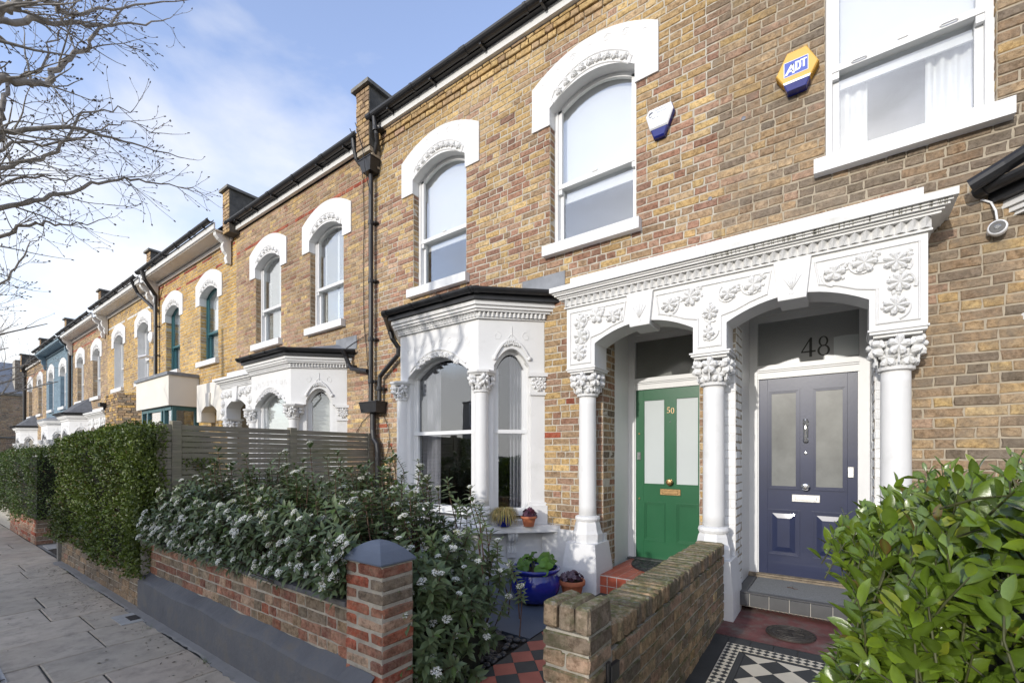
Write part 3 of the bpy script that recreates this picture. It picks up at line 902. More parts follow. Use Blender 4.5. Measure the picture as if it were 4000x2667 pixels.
def bay(house, xl, xr, c, dz=0.0, zg=0.15, near=True, shutters=False, seed=5, roof='lead', curtains=False, mat='stucco', dentil=True, slate=False, gut=True, cols=True):
    """canted bay: carved arches on columns, moulded cornice, gutter and low roof"""
    rng = random.Random(seed)
    yb = FY-c
    Z = lambda z: z+dz
    base = MB(); base.prism(bay_poly(xl,xr,yb,0,c,FY+0.05), zg-0.2, Z(0.74))
    by = base.build('bay', mat, house)
    s = MB(); s.prism(bay_poly(xl,xr,yb,0.17,c,FY+0.02), Z(0.742), Z(0.815)); s.build('sill', mat, by)
    s2 = MB(); s2.prism(bay_poly(xl,xr,yb,0.03,c,FY+0.02), Z(0.816), Z(0.86)); s2.build('window_board', mat, by)
    q = math.sqrt(0.5); Lc = c*math.sqrt(2); Lf = xr-xl-2*c
    faces = [(Fr((xl+c,yb,0),(1,0,0),(0,-1,0)), Lf, 'f'), (Fr((xr-c,yb,0),(q,q,0),(q,-q,0)), Lc, 'r'), (Fr((xl,FY,0),(q,-q,0),(-q,-q,0)), Lc, 'l')]
    for fr, L, kind in faces:
        if kind == 'f': o0, o1, zs, rise = 0.14, L-0.14, Z(2.60), 0.22
        else: o0, o1, zs, rise = L*0.5-0.205, L*0.5+0.205, Z(2.63), 0.20
        # frieze with its arched opening
        ar = arch(o0, o1, zs, rise, 14)
        mb = MB(); mb.slab(fr, [(0,Z(2.56),Z(3.155)),(o0,Z(2.56),Z(3.155))] + [(u,z,Z(3.155)) for u,z in ar] + [(o1,Z(2.56),Z(3.155)),(L,Z(2.56),Z(3.155))], -0.15, 0.0)
        # jambs below the frieze, set back behind the columns
        mb.fbox(fr, -0.02, o0-0.001, -0.15, -0.045, Z(0.86), Z(2.56))
        mb.fbox(fr, o1+0.001, L+0.02, -0.15, -0.045, Z(0.86), Z(2.56))
        mb.build('frieze', mat, by)
        if kind == 'l' and xl < 0: continue
        # sash
        rec = 0.10
        f = MB(); a, b_ = o0-0.02, o1+0.02; zb, zm = Z(0.90), Z(1.885)
        ring_slab(f, fr, a, b_, zb, zs-0.03, rise, 0.055, -0.16, -rec, 0.09)
        f.fbox(fr, a+0.03, b_-0.03, -0.15, -rec+0.006, zm-0.022, zm+0.022)
        for sx in (a+0.05, b_-0.085): f.fbox(fr, sx, sx+0.035, -0.15, -rec-0.012, zb+0.05, zs-0.02)
        fo = f.build('window_frame', 'white_wood', by)
        pm = arch_pane(fr, a+0.05, b_-0.05, zm, zs-0.05, rise*0.95, -0.145, -0.141)
        pm.fbox(fr, a+0.05, b_-0.05, -0.148, -0.144, zb+0.05, zm-0.02)
        pm.build('pane', 'glass_dim' if not shutters else 'glass', by)
        if curtains:
            spans = [(a+0.03, a+0.36), (b_-0.16, b_-0.02)] if kind == 'f' else [(a+0.24, b_-0.03)]
            for (ca,cb) in spans: curtain(fr, ca, cb, Z(0.9), Z(2.85), -0.26, 0.022, 4).build('curtain', 'curtain_grey', by, smooth=True)
        if shutters:
            sm = MB(); nn = -0.20
            for (uu0,uu1) in ((a+0.05,a+0.10),(b_-0.10,b_-0.05)): sm.fbox(fr, uu0, uu1, nn-0.03, nn, zb+0.05, zs+rise)
            sm.build('shutter', 'shutter_paint', by)
            me_ = MB(); W_ = b_-a-0.20
            vs = [(x,-p_[0],p_[1]) for x in (0.0,W_) for p_ in ((-0.006,-0.034),(0.006,-0.034),(0.040,0.030),(0.030,0.034))]
            me_.add(vs, [(0,1,2,3),(7,6,5,4),(0,4,5,1),(1,5,6,2),(2,6,7,3),(3,7,4,0)])
            mm = me_.mesh('slat', 'shutter_paint'); z = zb+0.1
            while z < zs+rise-0.08:
                link('slat', mm, by, M=Matrix.Translation(fr(a+0.10,nn-0.04,z)) @ Matrix.Rotation(math.atan2(fr.U.y,fr.U.x),4,'Z'))
                z += 0.071
        # carving over the arch and drawn lines on the frieze
        h = MB()
        if kind == 'f':
            h.tube([fr(u,0.004,z+0.015) for u,z in arch(o0+0.05,o1-0.05,zs+0.06,rise,12)], 0.014, 6)
            h.tube([fr(u,0.002,z) for u,z in arch(o0+0.02,o1-0.02,zs+0.01,rise*0.9,12)], 0.010, 6)
            leaf_band(h, fr, o0+0.16, o1-0.16, zs+rise*0.28+0.02, rise*0.68, rng, 0.085, 0.004, 9)
            for i in range(8):
                u = 0.16+(L-0.32)*i/7; z = Z(2.93)+0.05*math.sin(i*math.pi/7)
                scroll(h, fr, u, z, 0.048, 1.1, 0.0005, 0.0045, 1.0+i, 1 if i % 2 else -1, 14)
        else:
            h.tube([fr(u,0.008,z+0.05) for u,z in arch(L*0.5-0.19,L*0.5+0.19,zs+0.06,rise*0.95,12)], 0.018, 6)
            for s_ in (-1,1):
                h.blob(fr(L*0.5+s_*0.20,0.008,zs+0.09), 0.03,0.022,0.03, None, 8, 5)
            for i in range(5): h.lobed(fr, L*0.5-0.08+0.04*i, 0.004, zs+rise+0.045+0.02*(1-abs(i-2)/2), 0.034, 4, 0.022, i*1.3, 0.8)
            for s_ in (-1,1):
                scroll(h, fr, L*0.5+s_*0.17, Z(2.97), 0.055, 1.0, 0.0005, 0.005, 1.6, s_, 14)
            h.tube([fr(L*0.5,0.002,Z(3.08)), fr(L*0.5,0.002,Z(2.96))], 0.006, 5)
            h.tube([fr(L*0.5-0.05,0.002,Z(2.94)), fr(L*0.5,0.002,Z(3.0)), fr(L*0.5+0.05,0.002,Z(2.94))], 0.005, 5)
        h.build('carving', mat, by)
    # columns and pilasters
    if cols:
        t = 0.02
        spots = [(xl+c-t*0.4, yb+0.045), (xr-c+t*0.4, yb+0.045)]
        for (x,y) in spots:
            cm = MB(); cm.lathe(x, y, [(0.082,Z(1.02)),(0.080,Z(1.15)),(0.076,Z(2.3)),(0.076,Z(2.34))], 20)
            co = cm.build('column', mat, by, smooth=True)
            bb = MB()
            bb.lathe(x, y, [(0.125,Z(0.816)),(0.125,Z(0.90)),(0.115,Z(0.94))], 8, True, math.pi/8)
            bb.lathe(x, y, [(0.12,Z(0.935)),(0.128,Z(0.955)),(0.115,Z(0.975)),(0.10,Z(0.985)),(0.108,Z(1.0)),(0.10,Z(1.02)),(0.085,Z(1.03))], 20)
            bb.build('column_base', mat, by)
            cc = MB(); capital_mesh(cc, x, y, Z(2.335), Z(2.52), 0.074, 0.125, rng, 5)
            cc.build('capital', mat, by)
            aa = MB(); aa.lathe(x, y, [(0.135,Z(2.505)),(0.15,Z(2.52)),(0.172,Z(2.535)),(0.175,Z(2.559))], 8, True, math.pi/8)
            aa.build('abacus', mat, by)
        for sgn, xw in ((1, xr), (-1, xl)):
            fr = faces[1][0] if sgn > 0 else faces[2][0]
            L = Lc; e0, e1 = (L-0.155, L+0.03) if sgn > 0 else (-0.03, 0.155)
            pm = MB()
            pm.fbox(fr, e0, e1, -0.12, 0.0, Z(1.06), Z(2.32))
            pm.fbox(fr, e0-0.01, e1+0.01, -0.12, 0.02, Z(2.30), Z(2.335))
            pm.fbox(fr, e0-0.025, e1+0.02, -0.12, 0.035, Z(2.515), Z(2.559))
            pm.fbox(fr, e0-0.02, e1+0.02, -0.12, 0.02, Z(1.03), Z(1.065))
            pm.slab(fr, [(e0-0.05,Z(0.816),Z(0.98)),(e0-0.012,Z(0.816),Z(1.03)),(e1,Z(0.816),Z(1.03))], -0.12, 0.045)
            po = pm.build('pilaster', mat, by)
            lm = MB(); uc = (e0+e1)/2
            lm.fbox(fr, e0, e1, -0.12, 0.008, Z(2.335), Z(2.515))
            for (du,dzz,r_) in ((-0.04,0.08,0.055),(0.045,0.08,0.055),(0.0,0.13,0.055),(-0.06,0.145,0.03),(0.06,0.145,0.03),(0,0.04,0.04)):
                lm.lobed(fr, uc+du, 0.006, Z(2.335)+dzz, r_, 5, 0.03, rng.uniform(0,6), 0.9)
            lm.build('pilaster_capital', mat, by)
    # cornice
    cmb = MB()
    for (o,z0,z1) in ((0.030,3.156,3.172),(0.028,3.173,3.226),(0.075,3.227,3.25),(0.095,3.251,3.285),(0.115,3.286,3.335)):
        cmb.prism(bay_poly(xl,xr,yb,o,c,FY+0.02), Z(z0), Z(z1))
    co = cmb.build('cornice', mat, by)
    if dentil and near:
        t8 = math.tan(math.pi/8)
        f1 = Fr((xl+c,yb,0),(1,0,0),(0,-1,0)); f2 = faces[1][0]
        dentils(by, f1, 0.0-0.028*t8, Lf+0.028*t8, Z(3.174), n=0.029)
        dentils(by, f2, 0.0-0.028*t8, Lc+0.02, Z(3.174), n=0.029)
    # roof and gutter
    if slate:
        P = bay_poly(xl,xr,yb,0.16,c,FY+0.01)
        r_ = MB(); top = [(xl+0.35,FY+0.01,Z(4.02)),(xr-0.35,FY+0.01,Z(4.02))]
        vs = [(x,y,Z(3.36)) for x,y in P] + top
        r_.add(vs, [(0,1,4),(1,2,5,4),(2,3,5),(0,4,5,3)])
        r_.build('bay_roof', 'slate_roof', by)
    else:
        P = bay_poly(xl,xr,yb,0.13,c,FY+0.01); r_ = MB()
        P2 = [(xl+0.25,FY+0.0),(xl+c+0.1,FY-0.12),(xr-c-0.1,FY-0.12),(xr-0.25,FY+0.0)]
        vs = [(x,y,Z(3.338)) for x,y in P] + [(x,y,Z(3.42)) for x,y in P] + [(x,y,Z(3.60)) for x,y in P2]
        fs = []
        for i in range(3): fs += [(i,i+1,5+i,4+i),(4+i,5+i,9+i,8+i)]
        fs += [(8,9,10,11),(0,4,8,11,7,3)]
        r_.add(vs, fs)
        r_.fbox(FF, xr-0.30, xr+0.28, 0.0, 0.012, Z(3.46), Z(3.68))
        r_.build('bay_roof', 'lead', by)
    if gut:
        g = MB(); P = bay_poly(xl,xr,yb,0.19,c,FY-0.02)
        pts = [(x,y,Z(3.44)) for x,y in P]
        gutter_run(g, pts, 0.052)
        soff = MB()
        for i in range(3):
            a, b_ = Vector(pts[i]), Vector(pts[i+1]); d = (b_-a).normalized()
            for tt in ((0.04,0.96) if i != 1 else (0.03,0.35,0.68,0.97)): gutter_collar(g, a+(b_-a)*tt, d, 0.058)
        g.build('gutter', 'black_plastic', by)
        sf = MB(); Pi = bay_poly(xl,xr,yb,0.118,c,FY); Po = bay_poly(xl,xr,yb,0.15,c,FY)
        sf.prism(Po, Z(3.337), Z(3.415)); sf.build('fascia', 'black_plastic', by)
    return by

def wall_backing(house, x0, x1, z0, z1, openings, mat='mortar', n=-0.0035, th=0.30):
    """mortar sheet with real holes, cut into strips between the openings"""
    us = sorted(set([x0,x1] + [o for op in openings for o in op[:2] if x0 < o < x1]))
    mb = MB()
    for a, b_ in zip(us[:-1], us[1:]):
        c = (a+b_)/2
        cuts = sorted([(op[2],op[3]) for op in openings if op[0] < c < op[1]])
        z = z0
        for (lo,hi) in cuts:
            if lo > z: mb.fbox(FF, a, b_, n-th, n, z, lo)
            z = max(z, hi)
        if z < z1: mb.fbox(FF, a, b_, n-th, n, z, z1)
    return mb.build('wall', mat, house)

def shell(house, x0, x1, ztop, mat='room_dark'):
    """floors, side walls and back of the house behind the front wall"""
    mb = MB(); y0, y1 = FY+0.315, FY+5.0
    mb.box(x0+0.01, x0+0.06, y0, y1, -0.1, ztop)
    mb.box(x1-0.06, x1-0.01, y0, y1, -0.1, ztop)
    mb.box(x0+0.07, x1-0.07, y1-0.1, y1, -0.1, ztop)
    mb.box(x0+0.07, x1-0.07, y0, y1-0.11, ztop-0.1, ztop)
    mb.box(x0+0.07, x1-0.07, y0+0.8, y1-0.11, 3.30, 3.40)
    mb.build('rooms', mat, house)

def roof_of(house, x0, x1, zg):
    mb = MB(); mb.add([(x0,FY-0.15,zg),(x1,FY-0.15,zg),(x1,FY+4.2,zg+2.0),(x0,FY+4.2,zg+2.0),(x0,FY+8.4,zg),(x1,FY+8.4,zg)], [(0,1,2,3),(3,2,5,4)])
    mb.build('roof', 'slate_roof', house)

def eaves(house, x0, x1, zf, style, seed=0, gx0=None, gx1=None):
    """zf = bottom of the fascia"""
    rng = random.Random(seed)
    f = MB()
    g = MB()
    a, b_ = (x0 if gx0 is None else gx0), (x1 if gx1 is None else gx1)
    if style == 'plain':
        f.fbox(FF, x0, x1, 0.03, 0.085, zf, zf+0.105)
        fo = f.build('fascia', 'white_wood', house)
        k = MB(); k.fbox(FF, x0, x1, 0.02, 0.14, zf+0.106, zf+0.13); k.build('soffit_board', 'black_plastic', house)
        yg, zgt = FY-0.185, zf+0.165
    else:
        f.fbox(FF, x0, x1, 0.36, 0.39, zf+0.02, zf+0.16)
        f.fbox(FF, x0, x1, 0.02, 0.05, zf-0.10, zf-0.02)
        f.build('fascia', 'white_wood' if style != 'blue' else 'blue_wall_paint', house)
        s = MB(); s.fbox(FF, x0, x1, 0.0, 0.355, zf+0.0, zf+0.025); s.build('soffit', 'soffit_paint' if style != 'blue' else 'blue_wall_paint', house)
        yg, zgt = FY-0.45, zf+0.20
        for xb in (x0+0.11, x1-0.11):                                # scrolled end brackets
            br = MB(); pr = [(0.03,-0.62),(0.10,-0.60),(0.13,-0.50),(0.11,-0.42),(0.17,-0.36),(0.20,-0.26),(0.18,-0.18),(0.27,-0.13),(0.33,-0.06),(0.34,0.0),(0.03,0.0)]
            vs = [FF(xb+s_*0.06,n_,zf+z_) for s_ in (-1,1) for (n_,z_) in pr]; m_ = len(pr)
            br.add(vs, [tuple(range(m_)), tuple(range(2*m_-1,m_-1,-1))] + [(i,(i+1)%m_,m_+(i+1)%m_,m_+i) for i in range(m_)])
            br.build('bracket', 'stucco' if style != 'blue' else 'blue_wall_paint', house)
    gutter_run(g, [(a,yg,zgt),(b_,yg,zgt)], 0.062)
    n = max(2, int((b_-a)/0.9))
    for i in range(n+1): gutter_collar(g, (a+(b_-a)*i/n*0.98+0.03,yg,zgt), (1,0,0), 0.069, 0.04 if i % 2 else 0.10)
    for i in range(n*1+1):
        x = a+(b_-a)*(i+0.5)/(n+1)
        g.box(x-0.015, x+0.015, yg-0.02, FY-0.08 if style == 'plain' else FY-0.38, zgt-0.085, zgt-0.060)
    g.build('gutter', 'black_plastic', house)
    roof_of(house, x0, x1, zgt+0.03)

def party_stub(house, x, z0, z1, mat_side='render_dark', w=0.16, depth=0.62, front_cols=None, seed=1):
    mb = MB(); mb.box(x-w+0.012, x+w, FY-0.20, FY+depth, z0, z1); mb.build('party_parapet', mat_side, house)
    c = MB(); c.box(x-w-0.05, x+w+0.05, FY-0.27, FY+depth+0.25, z1+0.001, z1+0.055); c.build('coping', 'coping_stone', house)
    fr = Fr((0,FY-0.20,0),(1,0,0),(0,-1,0))
    put_bricks(house, fr, lay(random.Random(seed), x-w, x+w, z0, z1, 0.075, phase=z0), lambda r,u,z: pick(r, front_cols or {'T':2,'B':2,'Y':1}), seed, 40 if x > -12 else 0, 'brick', (0.012,0.018))

def panel_door(house, xc, z0, w, h, y, mat, glassmat, knobmat, platemat, raised, seed=0, name='door', st=0.105, ms=0.10):
    fr = Fr((xc,y,0),(1,0,0),(0,-1,0))
    u0, u1 = -w/2, w/2
    mb = MB(); mb.fbox(fr, u0, u1, -0.045, -0.012, z0, z0+h)
    za, zb, zc, zd = z0+0.20, z0+0.20+0.455, z0+0.20+0.455+0.20, z0+h-0.115
    mb.bevbox(fr, u0, u0+st, -0.012, 0.0, z0, z0+h, 0.002); mb.bevbox(fr, u1-st, u1, -0.012, 0.0, z0, z0+h, 0.002)
    for (a,b_) in ((z0,za),(zb,zc),(zd,z0+h)): mb.fbox(fr, u0+st, u1-st, -0.012, -0.0006, a, b_)
    mb.fbox(fr, -ms/2, ms/2, -0.012, -0.001, za, zb); mb.fbox(fr, -ms/2, ms/2, -0.012, -0.001, zc, zd)
    d = mb.build(name, mat, house)
    for s_ in (-1,1):
        a, b_ = (u0+st, -ms/2) if s_ < 0 else (ms/2, u1-st)
        for (lo,hi,gl) in ((za,zb,False),(zc,zd,True)):
            mo = MB()                                            # moulding round the panel
            for k,(t0,t1,nn) in enumerate(((0.0,0.014,0.009),(0.014,0.024,0.003),(0.024,0.034,-0.002)) if (raised or not gl) else ((0.0,0.010,0.003),)):
                if gl and not raised and k == 0: nn = 0.003
                mo.fbox(fr, a+t0, b_-t0, -0.012, nn, lo+t0, lo+t1); mo.fbox(fr, a+t0, b_-t0, -0.012, nn, hi-t1, hi-t0)
                mo.fbox(fr, a+t0, a+t1, -0.012, nn, lo+t1, hi-t1); mo.fbox(fr, b_-t1, b_-t0, -0.012, nn, lo+t1, hi-t1)
            mo.build('moulding', mat, d)
            pp = MB()
            gi = 0.034 if raised else 0.010
            if gl: pp.fbox(fr, a+gi, b_-gi, -0.0115, -0.0085, lo+gi, hi-gi); pp.build('pane', glassmat, d)
            else:
                if raised: 
                    pp.bevbox(fr, a+0.034, b_-0.034, -0.011, -0.0035, lo+0.034, hi-0.034, 0.0)
                    A = [(a+0.04,lo+0.04),(b_-0.04,lo+0.04),(b_-0.04,hi-0.04),(a+0.04,hi-0.04)]; B = [(a+0.085,lo+0.085),(b_-0.085,lo+0.085),(b_-0.085,hi-0.085),(a+0.085,hi-0.085)]
                    pp.add([fr(u,-0.003,z) for u,z in A]+[fr(u,0.006,z) for u,z in B], [(0,1,5,4),(1,2,6,5),(2,3,7,6),(3,0,4,7),(4,5,6,7)])
                else: pp.fbox(fr, a+0.034, b_-0.034, -0.011, -0.009, lo+0.034, hi-0.034)
                pp.build('panel', mat, d)
    kb = MB()
    kb.flathe(fr, 0, zc+0.035, [(0.030,0.0),(0.030,0.006),(0.012,0.010),(0.012,0.028),(0.034,0.034),(0.037,0.048),(0.030,0.060),(0.012,0.066)], 8 if raised else 14)
    kb.build('knob', knobmat, d)
    lp = MB(); zl = (zb+zc)/2+0.02
    lp.bevbox(fr, -0.115, 0.115, 0.0, 0.008, zl-0.036, zl+0.036, 0.004)
    lp.bevbox(fr, -0.088, 0.088, 0.008, 0.013, zl-0.019, zl+0.019, 0.003)
    lp.build('letter_plate', platemat, d)
    return d, fr, dict(za=za,zb=zb,zc=zc,zd=zd,u0=u0,u1=u1,st=st,zl=zl)

def digit(kind, s):
    """bookish numerals with thick and thin strokes: polygons in (u,z), height 1*s"""
    P = []
    def ell(cx, cz, rx, rz, t0, t1, n=22):
        o = [(cx+rx*math.cos(2*math.pi*k/n), cz+rz*math.sin(2*math.pi*k/n)) for k in range(n)]
        i = [(cx+(rx-t0)*math.cos(2*math.pi*k/n), cz+(rz-t1)*math.sin(2*math.pi*k/n)) for k in range(n)]
        for k in range(n): P.append([o[k],o[(k+1)%n],i[(k+1)%n],i[k]])
    if kind == '0': ell(0.30,0.5,0.28,0.5,0.11,0.05)
    elif kind == '8': ell(0.29,0.74,0.21,0.26,0.085,0.045); ell(0.30,0.27,0.27,0.28,0.10,0.05)
    elif kind == '4':
        P += [[(0.36,0.0),(0.48,0.0),(0.48,1.0),(0.40,1.0),(0.36,0.93)], [(0.0,0.24),(0.64,0.24),(0.64,0.33),(0.0,0.31)], [(0.0,0.31),(0.07,0.31),(0.42,0.92),(0.40,1.0)]]
    elif kind == '5':
        P += [[(0.12,0.88),(0.52,0.88),(0.55,1.0),(0.12,1.0)], [(0.10,0.52),(0.15,0.55),(0.17,1.0),(0.12,1.0)]]
        n = 16; c = (0.27,0.31)
        o = [(c[0]+0.29*math.cos(a), c[1]+0.31*math.sin(a)) for a in [2.3-(2.3+2.6)*k/n for k in range(n+1)]]
        i = [(c[0]+0.17*math.cos(a), c[1]+0.26*math.sin(a)) for a in [2.3-(2.3+2.6)*k/n for k in range(n+1)]]
        for k in range(n): P.append([o[k],o[k+1],i[k+1],i[k]])
    return [[(u*s,z*s) for u,z in q] for q in P]
def put_digits(parent, fr, txt, u, z, s, n0, n1, mat, gap=0.68, drop=0.0):
    for i,ch in enumerate(txt):
        mb = MB()
        for q in digit(ch, s): mb.fprism(fr, [(u+i*gap*s+a, z-drop*i+b_) for a,b_ in q], n0, n1)
        mb.build('numeral', mat, parent)
# ------------------------------------------------------------------ the terrace
def gz(y): return 0.22 + 0.055*(min(max(y,1.55),4.3)-4.3)      # front gardens fall towards the pavement

def reveal_bricks(house, x, side, z0, z1, depth, cols, seed, mat='brick', nobj=0, y0=None):
    """side=+1: the reveal looks towards +x"""
    y0 = FY if y0 is None else y0
    fr = Fr((x,y0,0),(0,1,0),(side,0,0))
    b = MB(); b.fbox(fr, 0.004, depth, -0.05, -0.0035, z0, z1); b.build('reveal', 'mortar' if mat == 'brick' else 'stucco', house)
    rng = random.Random(seed)
    put_bricks(house, fr, lay(rng, 0.0, depth, z0, z1, 0.075), lambda r,u,z: pick(r, cols), seed, nobj, mat, (0.0,0.004))

# ---- number 50
X50a, X50b = -5.95, -0.945
h50 = thing('terraced_house', 'brick terraced house with green front door and white carved bay window', 'house', (-3.45,4.6,0.0), 'terraced houses in the row')
W50 = [(-4.53,1.02),(-2.22,1.02)]
op50 = [(xc-w/2,xc+w/2,3.875,5.80) for xc,w in W50] + [(-5.22,-2.81,0.0,3.40), (-2.073,-1.096,0.0,3.06)]
wall_backing(h50, X50a, X50b, -0.2, 6.57, [(a+0.0,b,c,d) for a,b,c,d in op50])
shell(h50, X50a, X50b, 6.8)
rng = random.Random(50)
def col50(r,u,z):
    if z > 6.25: return pick(r, {'Y':7,'T':1.6,'P':0.4})
    if z > 5.45: return pick(r, {'Y':6,'T':1.5,'R':0.7,'P':0.6})
    if z > 4.6: return pick(r, {'Y':4,'R':3.2,'T':1.3,'P':1.2,'B':0.7})
    if z > 3.3: return pick(r, {'Y':3,'R':4.6,'T':1.2,'P':1.4,'B':1.0})
    return pick(r, {'Y':3.6,'R':1.6,'T':2.2,'P':1.6,'B':1.6,'S':0.12})
hid50 = [(-2.40,-0.90,2.56,3.46)]
op48 = [(-0.12,0.85,3.875,5.75), (-0.784,0.193,0.0,3.06), (1.02,3.43,0.0,3.40)]
allr = lay(rng, X50a, 4.0, 0.25, 6.57, 0.075, op50+hid50+op48+[(X50b,0.44,2.56,3.46),(X50b,-0.784,0.0,2.6),(0.193,0.30,0.0,2.6),(X50a,-2.05,0.0,0.76)], joint=0.0105)
rects = [q for q in allr if (q[0]+q[1])/2 < X50b]
put_bricks(h50, FF, rects, col50, 501, 300, 'brick', (0.0,0.005), prfn=lambda z: 0.036 if z > 6.45 else 0.018 if z > 6.37 else 0)
for k,(xc,w) in enumerate(W50):
    reveal_bricks(h50, xc-w/2, 1, 3.99, 5.39, 0.11, {'Y':2,'R':2,'T':2,'B':2}, 60+k, 'brick', 0)
    sash_window(h50, FF, xc, w, 3.99, 5.60, 0.17, rec=0.10, blind=1.0, lower_blind=0.22 if k else 0.16, zm=4.72, seed=7+k)
pl = MB(); pl.fbox(FF, -2.83, -2.05, -0.05, 0.02, -0.2, 0.775); pl.build('plinth', 'stucco', h50)
# toothed repair bricks beside the bay
bay50 = bay(h50, -5.22, -2.81, 0.54, 0.0, 0.1, True, False, 5, curtains=True)
for (fx, fr_) in ((0.30, Fr((-4.68,FY-0.54,0),(1,0,0),(0,-1,0))), (1.05, Fr((-4.68,FY-0.54,0),(1,0,0),(0,-1,0))), (0.38, Fr((-3.35,FY-0.54,0),(math.sqrt(.5),math.sqrt(.5),0),(math.sqrt(.5),-math.sqrt(.5),0)))):
    cb = MB(); pr = [(0.0,0.44),(0.03,0.44),(0.045,0.50),(0.05,0.58),(0.07,0.62),(0.11,0.66),(0.13,0.70),(0.14,0.741),(0.0,0.741)]
    vs = [fr_(fx+s_*0.055,n_,z_) for s_ in (-1,1) for n_,z_ in pr]; k_ = len(pr)
    cb.add(vs, [tuple(range(k_)), tuple(range(2*k_-1,k_-1,-1))]+[(i,(i+1)%k_,k_+(i+1)%k_,k_+i) for i in range(k_)])
    for q_ in (-0.032,0.0,0.032): cb.tube([fr_(fx+q_,n_+0.002,z_) for n_,z_ in pr[2:8]], 0.011, 6)
    cb.build('sill_bracket', 'stucco', bay50)
eaves(h50, X50a+0.14, 3.9, 6.57, 'plain', 1, X50a+0.13, 3.9)
party_stub(h50, X50a-0.0, 6.30, 7.20, seed=9)
cor = MB()
for i in range(4):
    cor.fbox(FF, X50a-0.155+0.0, X50a+0.155, 0.0, 0.05+0.048*i, 6.02+0.07*i, 6.084+0.07*i)
cor.build('corbel', 'mortar_tan', h50)

def doorcase(house, u0, u1, zt0, film, transmat, seed):
    """white lining, frame, transom light and head round a recessed door; u0,u1 = opening in the wall"""
    y = 5.22; fr = Fr((0,y,0),(1,0,0),(0,-1,0))
    mb = MB()
    mb.box(u0-0.06, u0+0.004, FY+0.31, y+0.06, 0.3, 3.06); mb.box(u1-0.004, u1+0.06, FY+0.37, y+0.06, 0.3, 3.06)
    mb.fbox(fr, u0+0.004, u0+0.078, -0.06, 0.03, 0.40, 3.06); mb.fbox(fr, u1-0.078, u1-0.004, -0.06, 0.03, 0.40, 3.06)
    mb.fbox(fr, u0+0.055, u0+0.088, -0.06, 0.012, 0.40, 2.40); mb.fbox(fr, u1-0.088, u1-0.055, -0.06, 0.012, 0.40, 2.40)
    mb.fbox(fr, u0+0.078, u1-0.078, -0.06, 0.022, 2.372, 2.435)
    mb.fbox(fr, u0+0.078, u1-0.078, -0.06, 0.034, 2.436, 2.452); mb.fbox(fr, u0+0.078, u1-0.078, -0.06, 0.046, 2.453, 2.475); mb.fbox(fr, u0+0.078, u1-0.078, -0.06, 0.030, 2.476, 2.505)
    mb.fbox(fr, u0+0.078, u1-0.078, -0.06, 0.03, 2.945, 3.00); mb.fbox(fr, u0+0.078, u1-0.078, -0.06, 0.05, 3.001, 3.06)
    mb.box(u0-0.04, u1+0.04, FY+0.02, y+0.06, 3.062, 3.12)
    dc = mb.build('doorcase', 'white_wood', house)
    g = MB(); g.fbox(fr, u0+0.075, u1-0.075, -0.03, -0.026, 2.50, 2.95); g.build('transom_pane', transmat, dc)
    if film:
        f = MB(); sm = [(u, 2.53, 2.715+0.008*(1-((u-0.02)/0.1)**2)) for u in (-0.075,-0.03,0.02,0.07,0.112)]
        f.slab(fr, sm, -0.0259, -0.0249); f.build('film_patch', 'frosted_glass', dc)
        put_digits(dc, fr, '48', -0.335, 2.555, 0.185, -0.0259, -0.0245, 'number_dark', 0.68)
    return dc
dc50 = doorcase(h50, -2.073, -1.096, 0, False, 'transom_clear', 1)
d50, fr50, q50 = panel_door(h50, -1.5845, 0.415, 0.80, 1.952, 5.215, 'green_paint', 'frosted_glass', 'brass', 'brass', False, st=0.090, ms=0.118)
put_digits(d50, fr50, '50', -0.040, 2.085, 0.066, 0.0, 0.006, 'number_brass', 0.70, 0.008)
for (u,z,r) in ((q50['u0']+0.04,1.86,0.011),(q50['u0']+0.04,1.10,0.011)):
    k = MB(); k.flathe(fr50, u, z, [(r,0.0),(r,0.005),(r*0.6,0.008)], 12); k.build('lock_cover', 'brass', d50)
k = MB(); k.bevbox(fr50, q50['u0']+0.018, q50['u0']+0.062, 0.0, 0.018, 1.555, 1.645, 0.006); k.flathe(fr50, q50['u0']+0.04, 1.60, [(0.016,0.018),(0.014,0.026)], 12); k.build('lock', 'chrome', d50)
k = MB(); k.flathe(fr50, 0.0, 1.985, [(0.008,0.0),(0.006,0.006)], 10); k.build('spyhole', 'chrome', d50)
reveal_bricks(h50, -2.073, 1, 0.40, 3.06, 0.31, {'B':4,'T':2,'K':1.2,'R':0.8,'Y':0.7}, 71, 'brick', 60)
# red tiled step
st = MB(); st.box(-2.02, -1.12, 4.2545, 5.26, 0.0, 0.3975)
step50 = st.build('doorstep', 'grout', h50)
tm = MB(); tm.bevbox(Fr((0,0,0),(1,0,0),(0,-1,0)), 0.0035, 0.0965, -0.001, 0.004, 0.0035, 0.0965, 0.0015); tme = tm.mesh('tile', 'red_tile')
for r_ in range(3):
    for c_ in range(9): link('tile', tme, step50, loc=(-2.018+0.1*c_, 4.256, 0.092+0.1*r_))
tt = MB(); tt.box(0.0035,0.0965,0.0035,0.0965,0.002,0.004); tte = tt.mesh('tile', 'red_tile')
for r_ in range(9):
    for c_ in range(9): link('tile', tte, step50, loc=(-2.018+0.1*c_, 4.256+0.1*r_, 0.396))
th = MB(); th.box(-2.06, -1.12, 5.13, 5.25, 0.40, 0.412); th.build('threshold', 'grey_tile', h50)

